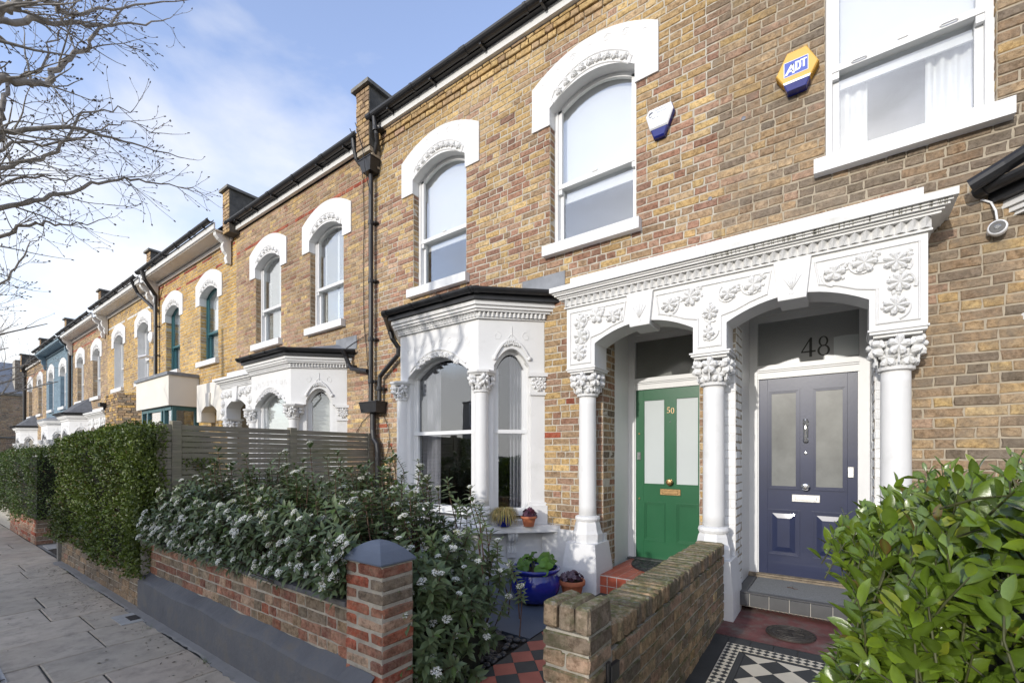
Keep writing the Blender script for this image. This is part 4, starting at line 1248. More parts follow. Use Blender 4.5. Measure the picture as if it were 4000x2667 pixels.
# ---- number 48
h48 = thing('terraced_house', 'brown brick terraced house with navy front door at the right', 'house', (1.5,4.6,0.0), 'terraced houses in the row')
X48b = 4.0
wall_backing(h48, X50b, X48b, -0.2, 6.57, op48, 'mortar_tan')
shell(h48, X50b, X48b, 6.8)
def col48(r,u,z):
    if 3.62 < z < 3.90 and -0.25 < u < 1.1: return pick(r, {'K':2,'G':5,'B':3})
    if u > 0.62 and z < 3.4: return pick(r, {'T':4,'B':3,'K':0.9,'Y':1.0,'G':1})
    if z > 5.2: return pick(r, {'Y':3,'T':3.5,'B':2,'P':1})
    if z > 3.4: return pick(r, {'B':4.0,'T':3.6,'P':1.2,'Y':0.9,'K':0.12,'G':1.3,'R':0.2})
    return pick(r, {'T':4,'B':3.0,'Y':0.9,'G':0.7,'P':0.7,'K':0.06})
rng = random.Random(48)
rects = [q for q in allr if (q[0]+q[1])/2 >= X50b]
put_bricks(h48, FF, rects, col48, 481, 300, 'brick_sooty', (0.0,0.006))
rng = random.Random(482)
wrects = lay(rng, X50b+0.002, -0.784, 0.25, 2.52, 0.075) + lay(rng, 0.193, 0.30, 0.25, 2.52, 0.075)
pb = MB(); pb.fbox(FF, X50b+0.004, -0.786, -0.003, -0.0015, 0.25, 2.52); pb.fbox(FF, 0.195, 0.30, -0.003, -0.0015, 0.25, 2.52); pb.build('painted_joints', 'stucco', h48)
put_bricks(h48, FF, wrects, lambda r,u,z: pick(r, {'W':1}), 483, 0, 'brick_painted', (0.0,0.004), stuff_name='painted_brick')
reveal_bricks(h48, -0.784, 1, 0.25, 3.06, 0.37, {'W':1}, 72, 'brick_painted', 0)
reveal_bricks(h48, 0.193, -1, 0.25, 3.06, 0.37, {'W':1}, 73, 'brick_painted', 0)
reveal_bricks(h48, 0.85, -1, 3.99, 5.75, 0.07, {'B':2,'T':2,'Y':1}, 74, 'brick', 0)
win48 = sash_window(h48, FF, 0.365, 0.97, 3.99, 5.60, 0.002, rec=0.055, blind=1.0, lower_blind=0.16, zm=4.76, surround=False, seed=12,
            curt=[(-0.93,-0.42,'curtain_cloth'),(0.30,0.93,'curtain_cloth')], sillw=0.075)
for uu in (0.10, 0.62):                                            # sash lifts on the meeting rail
    k = MB(); k.tube([FF(uu-0.05,-0.068,4.752), FF(uu-0.04,-0.05,4.748), FF(uu+0.04,-0.05,4.748), FF(uu+0.05,-0.068,4.752)], 0.005, 6); k.build('sash_lift', 'steel_satin', win48)
bay48 = bay(h48, 1.02, 3.43, 0.54, 0.0, 0.1, False, False, 15)
fl = Fr((1.02,FY,0),(math.sqrt(.5),-math.sqrt(.5),0),(-math.sqrt(.5),-math.sqrt(.5),0))
dentils(bay48, fl, -0.02, 0.76, 3.174, n=0.029)
doorcase(h48, -0.784, 0.193, 0, True, 'transom_film', 2)
d48, fr48, q48 = panel_door(h48, -0.2955, 0.415, 0.80, 1.952, 5.215, 'navy_paint', 'frosted_dark', 'chrome', 'steel_satin', True, st=0.078, ms=0.095)
kn = MB(); z = 1.83
kn.flathe(fr48, 0, z+0.075, [(0.026,0.0),(0.026,0.008),(0.014,0.012),(0.014,0.035)], 12)
kn.flathe(fr48, 0, z-0.075, [(0.026,0.0),(0.024,0.008),(0.012,0.012)], 12)
kn.tube([fr48(0,0.03,z+0.12), fr48(0,0.034,z+0.105), fr48(0,0.034,z+0.06), fr48(0,0.034,z+0.03), fr48(0,0.03,z-0.06), fr48(0,0.02,z-0.09)], [0.020,0.022,0.014,0.020,0.017,0.022], 12)
kn.build('knocker', 'chrome', d48)
k = MB(); k.flathe(fr48, 0.0, 1.625, [(0.014,0.0),(0.012,0.006),(0.006,0.007)], 12); k.build('spyhole', 'chrome', d48)
k = MB(); k.bevbox(fr48, q48['u1']-0.075, q48['u1']-0.028, 0.0, 0.012, 1.40, 1.50, 0.005); k.flathe(fr48, q48['u1']-0.0515, 1.45, [(0.016,0.012),(0.014,0.018)], 12); k.build('lock', 'steel_satin', d48)
# grey step with an air grille under the nosing
st = MB(); st.box(-0.80, 0.21, 4.475, 5.26, 0.275, 0.385); st.box(-0.80, 0.21, 4.64, 5.26, 0.0, 0.274)
step48 = st.build('doorstep', 'grout', h48)
tm = MB(); tm.bevbox(Fr((0,0,0),(1,0,0),(0,-1,0)), 0.003, 0.147, -0.012, 0.004, 0.002, 0.108, 0.003); tme = tm.mesh('tile', 'grey_tile')
for c_ in range(7): link('tile', tme, step48, loc=(-0.80+0.15*c_-0.02, 4.469, 0.278))
s2 = MB(); s2.box(-0.80, 0.21, 4.467, 4.53, 0.3905, 0.398); s2.box(-0.80, -0.70, 4.535, 5.12, 0.3905, 0.397); s2.build('step_edge', 'grey_tile', h48)
s2 = MB(); s2.box(-0.69, 0.21, 4.535, 5.12, 0.386, 0.396); s2.build('step_grit', 'step_grit', h48)
s2 = MB(); s2.box(-0.80, 0.21, 5.122, 5.19, 0.388, 0.412); s2.box(-0.80, 0.21, 5.15, 5.24, 0.4125, 0.425); s2.build('threshold', 'old_wood', h48)
gr = MB()
for i in range(28): gr.box(-0.775+i*0.035, -0.762+i*0.035, 4.612, 4.628, 0.17, 0.274)
for j in range(4): gr.box(-0.78, 0.20, 4.610, 4.630, 0.17+j*0.032, 0.181+j*0.032)
gr.build('air_grille', 'cast_iron', h48)

# ---- the double porch shared by 50 and 48
porch = thing('porch', 'white carved stucco double porch on three columns round the green and navy doors', 'porch', (-0.945,4.35,0.2))
PF = Fr((0,4.20,0),(1,0,0),(0,-1,0)); XM = -0.94
L0, L1, M0, M1, R0, R1 = -2.348, -2.030, -1.078, -0.805, 0.150, 0.468
for (aa,bb,nm,sm) in (('l',XM,'entablature',[(L0,2.51,3.135),(L1,2.51,3.135)]+[(u,z,3.135) for u,z in arch(L1,M0,2.735,0.14,16)]+[(M0,2.51,3.135),(XM-0.0005,2.51,3.135)]),
                      ('r',XM,'entablature',[(XM+0.0005,2.51,3.135),(M1,2.51,3.135)]+[(u,z,3.135) for u,z in arch(M1,R0,2.735,0.14,16)]+[(R0,2.51,3.135),(R1,2.51,3.135)])):
    mb = MB(); mb.slab(PF, sm, -0.284, 0.0); mb.build(nm, 'stucco', porch)
for kc, ctr in enumerate(((L1+M0)/2,(M1+R0)/2)):
    mb = MB(); mb.fprism(PF, [(ctr-0.095,2.825),(ctr+0.095,2.825),(ctr+0.127,3.133),(ctr-0.127,3.133)], -0.26, 0.034, 0.004)
    kso = mb.build('keystone', 'stucco', porch)
    sp = MB()                                                     # incised sprig
    for q_ in range(5):
        a0 = 1.57+(q_-2)*0.42
        sp.tube([PF(ctr+0.0,0.034,2.90), PF(ctr+0.035*math.cos(a0),0.036,2.93+0.03*math.sin(a0)), PF(ctr+0.085*math.cos(a0),0.035,2.95+0.085*math.sin(a0))], [0.004,0.007,0.003], 5)
    scroll(sp, PF, ctr, 2.885, 0.03, 1.2, 0.034, 0.004, 1.5, 1, 12)
    sp.build('sprig', 'stucco', kso, smooth=True)
def panel_edge(mb, pts, w=0.016, n=0.014):
    m_ = len(pts); cu = sum(p[0] for p in pts)/m_; cz = sum(p[1] for p in pts)/m_
    for i in range(m_):
        a, b_ = Vector((pts[i][0],0,pts[i][1])), Vector((pts[(i+1)%m_][0],0,pts[(i+1)%m_][1]))
        d = (b_-a); L = d.length
        if L < 1e-6: continue
        d.normalize(); nn = Vector((-d.z,0,d.x))
        q = [a-d*w*0.4, b_+d*w*0.4]
        vs = []
        for (off,h_) in ((w*0.5,0.0),(w*0.2,n),(-w*0.35,n*0.8),(-w*0.6,0.0)):
            for p_ in q: pp = p_+nn*off; vs.append(PF(pp.x,h_-0.001,pp.z))
        mb.add(vs, [(0,1,3,2),(2,3,5,4),(4,5,7,6),(0,2,4,6),(1,7,5,3)])
def arcz(u, u0, u1): c = (u0+u1)/2; h = (u1-u0)/2; return 2.735+0.14*(1-((u-c)/h)**2)
rngp = random.Random(77)
c0, c1 = (L1+M0)/2, (M1+R0)/2
def lpart(u0, u1, s0, s1, rising, o0, o1):
    """outline of an L panel: stem s0..s1, arm to the keystone"""
    pass
shapes = [
  [(L0+0.045,2.55),(L1-0.045,2.55),(L1-0.045,2.80)] + [(u, arcz(u,L1,M0)+0.055) for u in (L1+0.07,L1+0.18,L1+0.30)] + [(c0-0.150,3.085),(L0+0.045,3.085)],
  [(c0+0.150,3.085)] + [(u, arcz(u,L1,M0)+0.055) for u in (M0-0.30,M0-0.18,M0-0.07)] + [(M0+0.045,2.80),(M0+0.045,2.55),(M1-0.045,2.55),(M1-0.045,2.80)] + [(u, arcz(u,M1,R0)+0.055) for u in (M1+0.07,M1+0.18,M1+0.30)] + [(c1-0.150,3.085)],
  [(c1+0.150,3.085)] + [(u, arcz(u,M1,R0)+0.055) for u in (R0-0.30,R0-0.18,R0-0.07)] + [(R0+0.045,2.80),(R0+0.045,2.55),(R1-0.045,2.55),(R1-0.045,3.085)],
]
boxes = [
  [(L0+0.075,c0-0.18,2.905,3.070),(L0+0.075,L1-0.075,2.58,2.90)],
  [(c0+0.18,XM-0.06,2.905,3.070),(XM+0.06,c1-0.18,2.905,3.070),(XM-0.07,XM+0.07,2.58,2.92)],
  [(c1+0.18,R1-0.075,2.905,3.070),(R0+0.075,R1-0.075,2.58,2.90)],
]
for shp, bx in zip(shapes, boxes):
    mb = MB(); panel_edge(mb, shp); po = mb.build('carved_panel', 'stucco', porch)
    rl = MB(); relief_panel(rl, PF, bx, 0.0, rngp); rl.build('relief', 'stucco', po)
for side, (a,b_) in enumerate(((L0,XM-0.001),(XM+0.001,R1))):
    mb = MB()
    for (o,z0,z1) in ((0.022,3.136,3.150),(0.016,3.151,3.222),(0.060,3.223,3.240),(0.075,3.241,3.256),(0.098,3.257,3.274),(0.112,3.275,3.290),(0.135,3.291,3.340)):
        x0, x1 = (a-o,b_) if side == 0 else (a,b_+o)
        mb.fbox(PF, x0, x1, -0.284, o, z0, z1)
    co = mb.build('cornice', 'stucco' if side == 0 else 'stucco_worn', porch)
    dentils(co, PF, a-0.016 if side == 0 else a+0.004, b_-0.004 if side == 0 else b_+0.016, 3.156, 0.062, 0.066, 0.052, 0.016)
    if side:                                                       # rain streaks under the lip
        rs = random.Random(8); sk = MB()
        for i in range(80):
            u = rs.uniform(a+0.02,b_+0.08); L = rs.uniform(0.010,0.038); w = rs.uniform(0.003,0.010)
            for (nn,zt) in ((0.1121,3.290),(0.0981,3.274)): sk.add([PF(u,nn+0.0006,zt), PF(u+w,nn+0.0006,zt), PF(u+w*0.7,nn+0.0006,zt-min(L,0.015)), PF(u+w*0.3,nn+0.0006,zt-min(L,0.015))], [(0,1,2,3)])
        sk.build('rain_streaks', 'weather_stain', co, kind='stuff')
mb = MB(); mb.fbox(FF, L0-0.01, 0.455, -0.0, 0.20, 3.342, 3.49); mb.build('blocking_course', 'stucco', porch)
for i,x in enumerate(((L0+L1)/2,(M0+M1)/2,(R0+R1)/2)):
    column(porch, x, 4.362, gz(4.2), 0.70, 0.975, 2.235, 2.509, 0.088, 0.150, 'stucco', 30+i)

# ---- plainer porches further down
def far_porch(parent, u0, u1, mat, openings, cols=(), dz=0.0, carved=True, blocking=True, seed=4, z1=3.135):
    rg = random.Random(seed)
    mb = MB(); sm = [(u0,2.51+dz,z1+dz)]
    for (a,b_) in openings:
        sm += [(a,2.51+dz,z1+dz)] + [(u,z,z1+dz) for u,z in arch(a,b_,2.73+dz,0.15,10)] + [(b_,2.51+dz,z1+dz)]
    sm += [(u1,2.51+dz,z1+dz)]
    mb.slab(PF, sm, -0.284, 0.0)
    po = mb.build('porch', mat, parent)
    for (a,b_) in openings:
        c = (a+b_)/2; k = MB(); k.fprism(PF, [(c-0.085,2.83+dz),(c+0.085,2.83+dz),(c+0.12,3.13+dz),(c-0.12,3.13+dz)], -0.2, 0.03, 0.003); k.build('keystone', mat, po)
        bb = MB(); bb.fbox(FF, a-0.05, b_+0.05, -0.32, -0.31, 0.2, 2.95+dz); bb.build('porch_back', 'mortar_dark', po)
        rv = MB(); rv.box(a-0.04, a-0.001, 4.21, 4.8, 0.2, 2.7+dz)
    if carved:
        r_ = MB(); u = u0+0.05
        for (a,b_) in openings:
            relief_panel(r_, PF, [(a-0.22,(a+b_)/2-0.16,2.93+dz,3.07+dz),((a+b_)/2+0.16,b_+0.22,2.93+dz,3.07+dz),(a-0.24,a-0.08,2.57+dz,2.9+dz),(b_+0.08,b_+0.24,2.57+dz,2.9+dz)], 0.0, rg)
        r_.build('relief', mat, po, smooth=True)
        mb = MB()
        for (o,z0,zz) in ((0.022,3.136,3.150),(0.016,3.151,3.222),(0.060,3.223,3.250),(0.098,3.251,3.290),(0.135,3.291,3.340)): mb.fbox(PF, u0-o, u1+o, -0.284, o, z0+dz, zz+dz)
        mb.fbox(FF, u0+0.02, u1-0.02, 0.0, 0.2, 3.342+dz, 3.49+dz)
        mb.build('cornice', mat, po)
        dt = MB(); k = int((u1-u0)/0.055)
        for i in range(k):
            x = u0+(u1-u0)*i/k; w = (u1-u0)/k
            dt.add([PF(x,0.017,3.16+dz),PF(x+w,0.017,3.16+dz),PF(x+w,0.017,3.22+dz),PF(x,0.017,3.22+dz),PF(x+w/2,0.06,3.215+dz),PF(x+w/2,0.04,3.16+dz)],[(0,5,4,3),(5,1,2,4),(3,4,2)])
        dt.build('dentil_course', mat, po)
    for x in cols:
        c = MB(); capital_mesh(c, x, 4.36, 2.235+dz, 2.46+dz, 0.088, 0.15, rg, 7); c.build('capital', mat, po, smooth=True)
        c = MB(); c.lathe(x, 4.36, [(0.095,0.1),(0.09,2.24+dz)], 16); abacus(c, x, 4.36, 2.509+dz, 0.150); c.build('column', mat, po)
    return po

def upper_windows(house, xs, dz, rec, seed, **kw):
    for i,x in enumerate(xs):
        kk = {k:(v[i] if isinstance(v,(list,tuple)) and len(v) == 2 and k in ('blind','slats') else v) for k,v in kw.items()}
        sash_window(house, FF, x, 1.02, 3.99+dz, 5.60+dz, 0.17, rec=rec, zm=4.72+dz, seed=seed+i, **kk)

def plain_house(label, x0, x1, dz, xs, col, seed, nobj, eave, bayx=None, mortar='mortar', rec=0.12, extra_open=(), reveal_cols=None, bmat='brick', winkw=None, stub=True, zlow=0.5):
    h = thing('terraced_house', label, 'house', ((x0+x1)/2,4.6,0.0), 'terraced houses in the row')
    op = [(x-0.51,x+0.51,3.875+dz,5.80+dz) for x in xs] + list(extra_open)
    wall_backing(h, x0, x1, -0.3, 6.57+dz, op, mortar)
    shell(h, x0, x1, 6.8+dz)
    rg = random.Random(seed)
    # keep only what can be seen above the gardens
    put_bricks(h, FF, lay(rg, x0, x1, zlow, 6.57+dz, 0.075, op, phase=dz), col, seed+1, nobj, bmat, (0.0,0.004), jit=0.002)
    for k,x in enumerate(xs):
        if reveal_cols == 'plain':
            rv_ = MB(); rv_.box(x-0.51, x-0.498, FY+0.001, FY+rec, 3.99+dz, 5.385+dz); rv_.build('reveal', 'stucco', h)
        else: reveal_bricks(h, x-0.51, 1, 3.99+dz, 5.39+dz, rec+0.01, reveal_cols or {'T':2,'B':2}, seed+20+k, bmat)
    upper_windows(h, xs, dz, rec, seed+40, detail=False, **(winkw or {}))
    eaves(h, x0, x1-0.14, 6.57+dz, eave, seed)
    if stub: party_stub(h, x0, 6.5+dz, 7.40+dz, seed=seed+3)
    return h

# 52
d = -0.12
def col52(r,u,z):
    if 6.09+d < z < 6.165+d: return pick(r, {'S':4,'R':1})
    return pick(r, {'P':3.4,'T':3.6,'Y':1.6,'R':0.7,'B':0.8})
b52 = (-9.26,-6.66)
h52 = plain_house('pinkish brown brick terraced house with white shuttered windows and shuttered bay', -10.72, -5.95, d, (-9.32,-7.27), col52, 520, 300, 'plain',
                  rec=0.10, extra_open=[(b52[0],b52[1],0,3.3+d),(-10.60,-9.66,0,2.95+d)], mortar='mortar_tan', winkw=dict(slats=True), zlow=1.0)
bay(h52, b52[0], b52[1], 0.62, d, 0.1, True, True, 25)
far_porch(h52, -10.715, -9.36, 'stucco', [(-10.50,-9.62)], (-9.50,-10.60), d, seed=52)
# 54
d = -0.14
def col54(r,u,z):
    k = int(round((z-d)/0.075))
    if 6.09+d < z < 6.165+d or 6.39+d < z < 6.465+d: return pick(r, {'S':3,'O':2.4})
    return pick(r, {'O':6,'Y':2.5,'T':0.6})
h54 = plain_house('golden yellow brick terraced house with teal windows and boxy rendered bay', -15.65, -10.72, d, (-14.49,-12.16), col54, 540, 300, 'deep',
                  rec=0.13, extra_open=[(-15.1,-12.75,0,3.4)], reveal_cols={'O':3,'T':1}, winkw=dict(fmat='teal_paint', sur_mat='stucco', blind=1.0, lower_blind=0.97), zlow=1.0)
far_porch(h54, -12.05, -10.722, 'cream_render', [(-11.80,-10.98)], (), d, carved=False, seed=54, z1=3.36)
bx = MB(); bx.box(-15.10,-12.75,3.87,FY+0.05,2.79,3.50); bo = bx.build('box_bay', 'cream_render', h54)
t = MB(); t.box(-15.14,-12.71,3.83,FY+0.05,3.501,3.575); t.build('lead_flat', 'lead', bo)
tf = MB()
fr_f = Fr((-15.0,3.96,0),(1,0,0),(0,-1,0)); fr_r = Fr((-12.82,3.96,0),(0,1,0),(1,0,0))
for u in (0.0,0.42,1.42,1.60,2.12): tf.fbox(fr_f, u, u+0.075, -0.08, 0.0, 0.9, 2.788)
tf.fbox(fr_f, 0.0, 2.19, -0.08, -0.004, 2.70, 2.788); tf.fbox(fr_f, 0.0, 2.19, -0.08, -0.004, 0.9, 1.0)
for u in (0.0,0.46): tf.fbox(fr_r, u+0.01, u+0.09, -0.08, 0.0, 0.9, 2.788)
tf.fbox(fr_r, 0.0, 0.55, -0.08, -0.004, 2.69, 2.788)
tf.build('bay_frame', 'teal_paint', bo)
g = MB(); g.fbox(fr_f, 0.04, 2.15, -0.05, -0.045, 1.0, 2.70); g.fbox(fr_r, 0.02, 0.5, -0.05, -0.045, 1.0, 2.69); g.build('pane', 'glass', bo)
# 56
d = -0.18
def col56(r,u,z):
    if 6.09+d < z < 6.165+d: return pick(r, {'W':2.2,'O':1})
    return pick(r, {'O':5,'Y':3,'T':1.4,'B':0.3})
h56 = plain_house('golden brick terraced house with white reveals and a rough brick bay', -20.6, -15.65, d, (-19.3,-16.87), col56, 560, 300, 'deep',
                  rec=0.17, extra_open=[(-18.8,-16.4,0,3.4)], reveal_cols='plain', winkw=dict(blind=1.0,lower_blind=0.5), zlow=2.2)
# rough canted brick bay of 56
c = 0.54; xl, xr = -18.9, -16.5; q = math.sqrt(.5)
mb = MB(); mb.prism(bay_poly(xl,xr,FY-c,-0.01,c), 0.0, 3.46)
rb = mb.build('brick_bay', 'mortar_dark', h56)
for fr, L, ow in ((Fr((xl+c,FY-c,0),(1,0,0),(0,-1,0)), xr-xl-2*c, 0.34), (Fr((xr-c,FY-c,0),(q,q,0),(q,-q,0)), c*math.sqrt(2), 0.22)):
    put_bricks(h56, fr, lay(random.Random(561), 0, L, 1.2, 3.46, 0.075, [(L/2-ow,L/2+ow,0,2.42)]), lambda r,u,z: pick(r, {'B':3,'T':2,'O':2,'K':1.4,'G':1}), 562, 60, 'brick', (0.0,0.02))
    ap = arch_pane(fr, L/2-ow, L/2+ow, 1.0, 2.22, 0.2, -0.02, 0.0); ap.build('pane', 'transom_film', rb)
    ac = MB(); ac.tube([fr(u,0.012,z+0.02) for u,z in arch(L/2-ow,L/2+ow,2.22,0.21,10)], 0.03, 6); ac.build('window_arch', 'path_black', rb)
lm = MB(); lm.box(-18.45,-18.2,FY-c-0.16,FY-c-0.02,3.10,3.22); lm.box(-18.36,-18.28,FY-c-0.06,FY-c,3.0,3.12); lm.build('floodlight', 'black_plastic', rb)
# 58
d = -0.25
def col58(r,u,z):
    if 6.09+d < z < 6.165+d or 6.39+d < z < 6.46+d: return pick(r, {'S':3,'R':1})
    return pick(r, {'T':4,'B':3.2,'Y':1.6,'P':1})
h58 = plain_house('brown brick terraced house with slate roofed white bay', -25.7, -20.6, d, (-24.37,-22.0), col58, 580, 300, 'deep', rec=0.13, winkw=dict(blind=1.0,lower_blind=0.6), extra_open=[(-24.97,-22.56,0,3.2)], reveal_cols={'B':2,'T':1}, zlow=2.2)
bay(h58, -24.97, -22.56, 0.54, d, 0.0, False, False, 28, slate=True, cols=False)
far_porch(h58, -21.6, -19.5, 'stucco_worn', [(-21.4,-20.7),(-20.45,-19.75)], (), d, seed=58)
# 60 painted blue
d = -0.27
h60 = plain_house('blue painted brick terraced house with white carved window heads', -30.9, -25.7, d, (-29.8,-27.4), lambda r,u,z: pick(r, {'U':1}), 600, 120, 'blue', mortar='blue_wall_paint',
                  rec=0.13, winkw=dict(blind=1.0,lower_blind=0.6), extra_open=[(-28.84,-26.43,0,3.2)], reveal_cols={'U':1}, bmat='brick_painted', zlow=2.2)
bay(h60, -28.84, -26.43, 0.54, d, 0.0, True, False, 29, gut=False, cols=True)
# 62
d = -0.32
def col62(r,u,z):
    if 6.09+d < z < 6.165+d: return pick(r, {'S':3,'R':1})
    return pick(r, {'T':4,'B':3.2,'Y':1.6,'P':1})
h62 = plain_house('brown brick end house of the terrace, farthest down the row', -36.2, -30.9, d, (-35.0,-32.4), col62, 620, 150, 'plain', rec=0.13, winkw=dict(blind=1.0,lower_blind=0.6), extra_open=[(-35.5,-33.1,0,3.2)], reveal_cols={'B':2,'T':1}, zlow=2.2)
bay(h62, -35.5, -33.1, 0.54, d, 0.0, False, False, 30, slate=True, cols=True)
g = MB(); g.box(-36.5,-36.21,FY,FY+8,-0.3,6.4); g.add([(-36.21,FY,6.4),(-36.21,FY+8,6.4),(-36.21,FY+4,8.3)],[(0,1,2)]); g.build('gable', 'mortar_tan', h62)

# building across the side road
eb = thing('corner_building', 'distant brick building with slate roof closing the end of the street', 'building', (-50,9,0))
m_ = MB(); m_.box(-62,-44,2.5,20,-0.3,5.55); m_.build('wall', 'mortar_tan', eb)
ef = Fr((-44,20,0),(0,-1,0),(1,0,0))
put_bricks(eb, ef, lay(random.Random(3), 10.5, 17.5, 1.0, 5.5, 0.075), lambda r,u,z: pick(r, {'B':3,'T':3,'G':2,'P':1}), 31, 0, 'brick', (0,0.004))
m_ = MB(); m_.box(-62.1,-43.9,2.4,20.1,5.551,5.70); m_.build('coping', 'coping_stone', eb)
m_ = MB(); m_.add([(-44.2,2.6,5.7),(-44.2,20,5.7),(-48,20,8.2),(-48,2.6,8.2),(-62,2.6,5.7),(-62,20,5.7)],[(0,1,2,3),(3,2,5,4),(0,3,4),(1,5,2)]); m_.build('roof', 'lead', eb)
m_ = MB(); m_.box(-45.6,-44.6,5.0,6.2,5.71,8.0); m_.build('chimney', 'mortar_dark', eb)
put_bricks(eb, Fr((-44.6,6.2,0),(0,-1,0),(1,0,0)), lay(random.Random(4), 0, 1.2, 5.8, 8.0, 0.075), lambda r,u,z: pick(r, {'K':4,'G':2}), 32, 0, 'brick', (0,0.006))
m_ = MB(); m_.box(-43.99,-43.93,2.6,19.9,2.75,2.85); m_.build('string_course', 'coping_stone', eb)

# ---- terrace across the road: behind the camera, it shades the pavement and shows in the panes
def opposite(label, x0, x1, ztop, cols, seed):
    h = thing('opposite_house', label, 'house', ((x0+x1)/2,-16.5,0), 'houses across the road')
    fr = Fr((0,-16.0,0),(-1,0,0),(0,1,0))
    m_ = MB(); m_.box(x0,x1,-22,-16,-0.15,ztop); m_.build('wall', cols, h)
    m_ = MB(); m_.box(x0-0.03,x1+0.03,-22.05,-15.92,ztop+0.001,ztop+0.09); m_.build('coping', 'coping_stone', h)
    for xc in (x0+1.3, x1-1.3):
        for (z0,z1) in ((0.9,2.6),(3.7,5.2)):
            w = MB(); w.box(xc-0.55,xc+0.55,-15.995,-15.94,z0-0.08,z1+0.12); wo = w.build('window', 'white_wood', h)
            w = MB(); w.box(xc-0.47,xc+0.47,-15.939,-15.93,z0,z1); w.build('pane', 'transom_clear', wo)
    m_ = MB(); m_.box((x0+x1)/2-0.45,(x0+x1)/2+0.45,-15.99,-15.93,0.1,2.2); m_.build('door', 'grey_tile', h)
    ch = MB(); ch.box(x0-0.45,x0+0.45,-19.5,-18.6,ztop+0.09,ztop+0.5); ch.build('chimney', cols, h)
    return h
opposite('yellow brick house across the road with a tall parapet', -7.3, -2.4, 6.30, 'mortar_tan', 1)
opposite('dark brick house across the road opposite the hedge', -12.2, -7.3, 5.95, 'mortar_dark', 2)
opposite('low house across the road, third from the gap', -17.1, -12.2, 5.35, 'mortar_tan', 3)
opposite('low dark house across the road at the far left', -22.0, -17.1, 5.35, 'mortar_dark', 4)
# ------------------------------------------------------------------ ground
def sheet(name, pts, mat, kind='structure', parent=None):
    mb = MB(); mb.add(pts, [tuple(range(len(pts)))]); return mb.build(name, mat, parent, kind=kind)
sheet('ground', [(-400,-400,-0.17),(400,-400,-0.17),(400,400,-0.17),(-400,400,-0.17)], 'soil')
sheet('road', [(-300,-11,-0.12),(60,-11,-0.12),(60,-1.12,-0.12),(-300,-1.12,-0.12)], 'asphalt')
mb = MB()
for i in range(60):
    x = -40+i*0.9; mb.box(x+0.004,x+0.896,-1.12,-0.97,-0.16,-0.004)
mb.build('kerb', 'kerb_granite', kind='structure')
pav = sheet('pavement', [(-43,-0.968,-0.012),(20,-0.968,-0.012),(20,1.60,-0.012),(-43,1.60,-0.012)], 'joint_dirt')
rs = random.Random(11)
slab_me = []
for k in range(36):
    w = 0.0; mb = MB(); g_ = rs.uniform(0.205,0.25); t_ = rs.uniform(-0.006,0.008)
    mb.col = (g_*2.05+t_, g_*1.74, g_*1.34)
    L = [0.6,0.75,0.9][k % 3]
    mb.bevbox(Fr((0,0,0),(1,0,0),(0,0,1)), 0.003, 0.597, -0.05, 0.0, 0, 0, 0) if False else None
    # slab: chamfered top
    c_ = 0.006; j_ = lambda: rs.uniform(-0.003,0.003)
    A = [(0.007,0.007),(0.593,0.007),(0.593,L-0.007),(0.007,L-0.007)]
    A = [(x+j_(),y+j_()) for x,y in A]
    vs = [(x,y,-0.04) for x,y in A] + [(x,y,-c_*0.8) for x,y in A] + [(x+(c_ if x < 0.3 else -c_),y+(c_ if y < L/2 else -c_),0.0) for x,y in A]
    fs = [(8,9,10,11)]
    for i in range(4):
        j = (i+1)%4; fs += [(i,j,4+j,4+i),(4+i,4+j,8+j,8+i)]
    mb.add(vs, fs)
    slab_me.append((L, mb.mesh('paving_slab', 'paving')))
n = 0
for row in range(38):
    x = 1.0-0.6*(row+1)
    y = -0.965 + (0.0 if row % 2 else -0.35)
    end = 1.47 if x > -9.75 else 1.565
    cuts = [-0.965]
    y += rs.choice([0.6,0.75,0.9])
    while y < end-0.25: 
        if y > -0.7: cuts.append(y)
        y += rs.choice([0.6,0.75,0.9])
    cuts.append(end)
    for y0, y1 in zip(cuts[:-1],cuts[1:]):
        L, me = slab_me[rs.randrange(36)]
        M = Matrix.Translation((x,y0,rs.uniform(-0.0015,0.002))) @ Matrix.Rotation(rs.uniform(-0.002,0.002),4,'X') @ Matrix.Diagonal((1,(y1-y0)/L,1,1))
        link('paving_slab', me, pav, M=M); n += 1
# cement fillet along the foot of the wall, and an access cover in the flags
mb = MB(); pr = []
xx = -9.6; vs = []; fs = []; i = 0
while xx < -0.9:
    w_ = 0.03+0.03*math.sin(xx*3.1)+rs.uniform(-0.025,0.03)
    vs += [(xx,1.475-w_*0.4,0.0005),(xx,1.49,0.007),(xx,1.545 if xx > -5.95 else 1.575,0.012)]
    if i: fs += [(3*i-3,3*i,3*i+1,3*i-2),(3*i-2,3*i+1,3*i+2,3*i-1)]
    i += 1; xx += 0.06
mb.add(vs, fs); mb.build('mortar_fillet', 'paving_concrete', pav)
mb = MB(); mb.box(-5.86,-5.50,1.30,1.47,-0.01,0.006); fo = mb.build('cover_surround', 'pale_stone', pav)
mb = MB(); mb.box(-5.74,-5.58,1.385,1.465,0.0065,0.011); mb.build('access_cover', 'cast_iron', fo)
mb = MB()
mb.box(-5.22,-4.78,0.10,0.50,-0.01,0.006)
dr = mb.build('drain_surround', 'grout', pav)
mb = MB()
for i in range(9): mb.box(-5.20,-4.80,0.115+i*0.042,0.135+i*0.042,0.007,0.016)
mb.box(-5.20,-5.185,0.11,0.49,0.0165,0.02); mb.box(-4.815,-4.80,0.11,0.49,0.0165,0.02)
mb.build('drain_grating', 'cast_iron', dr)
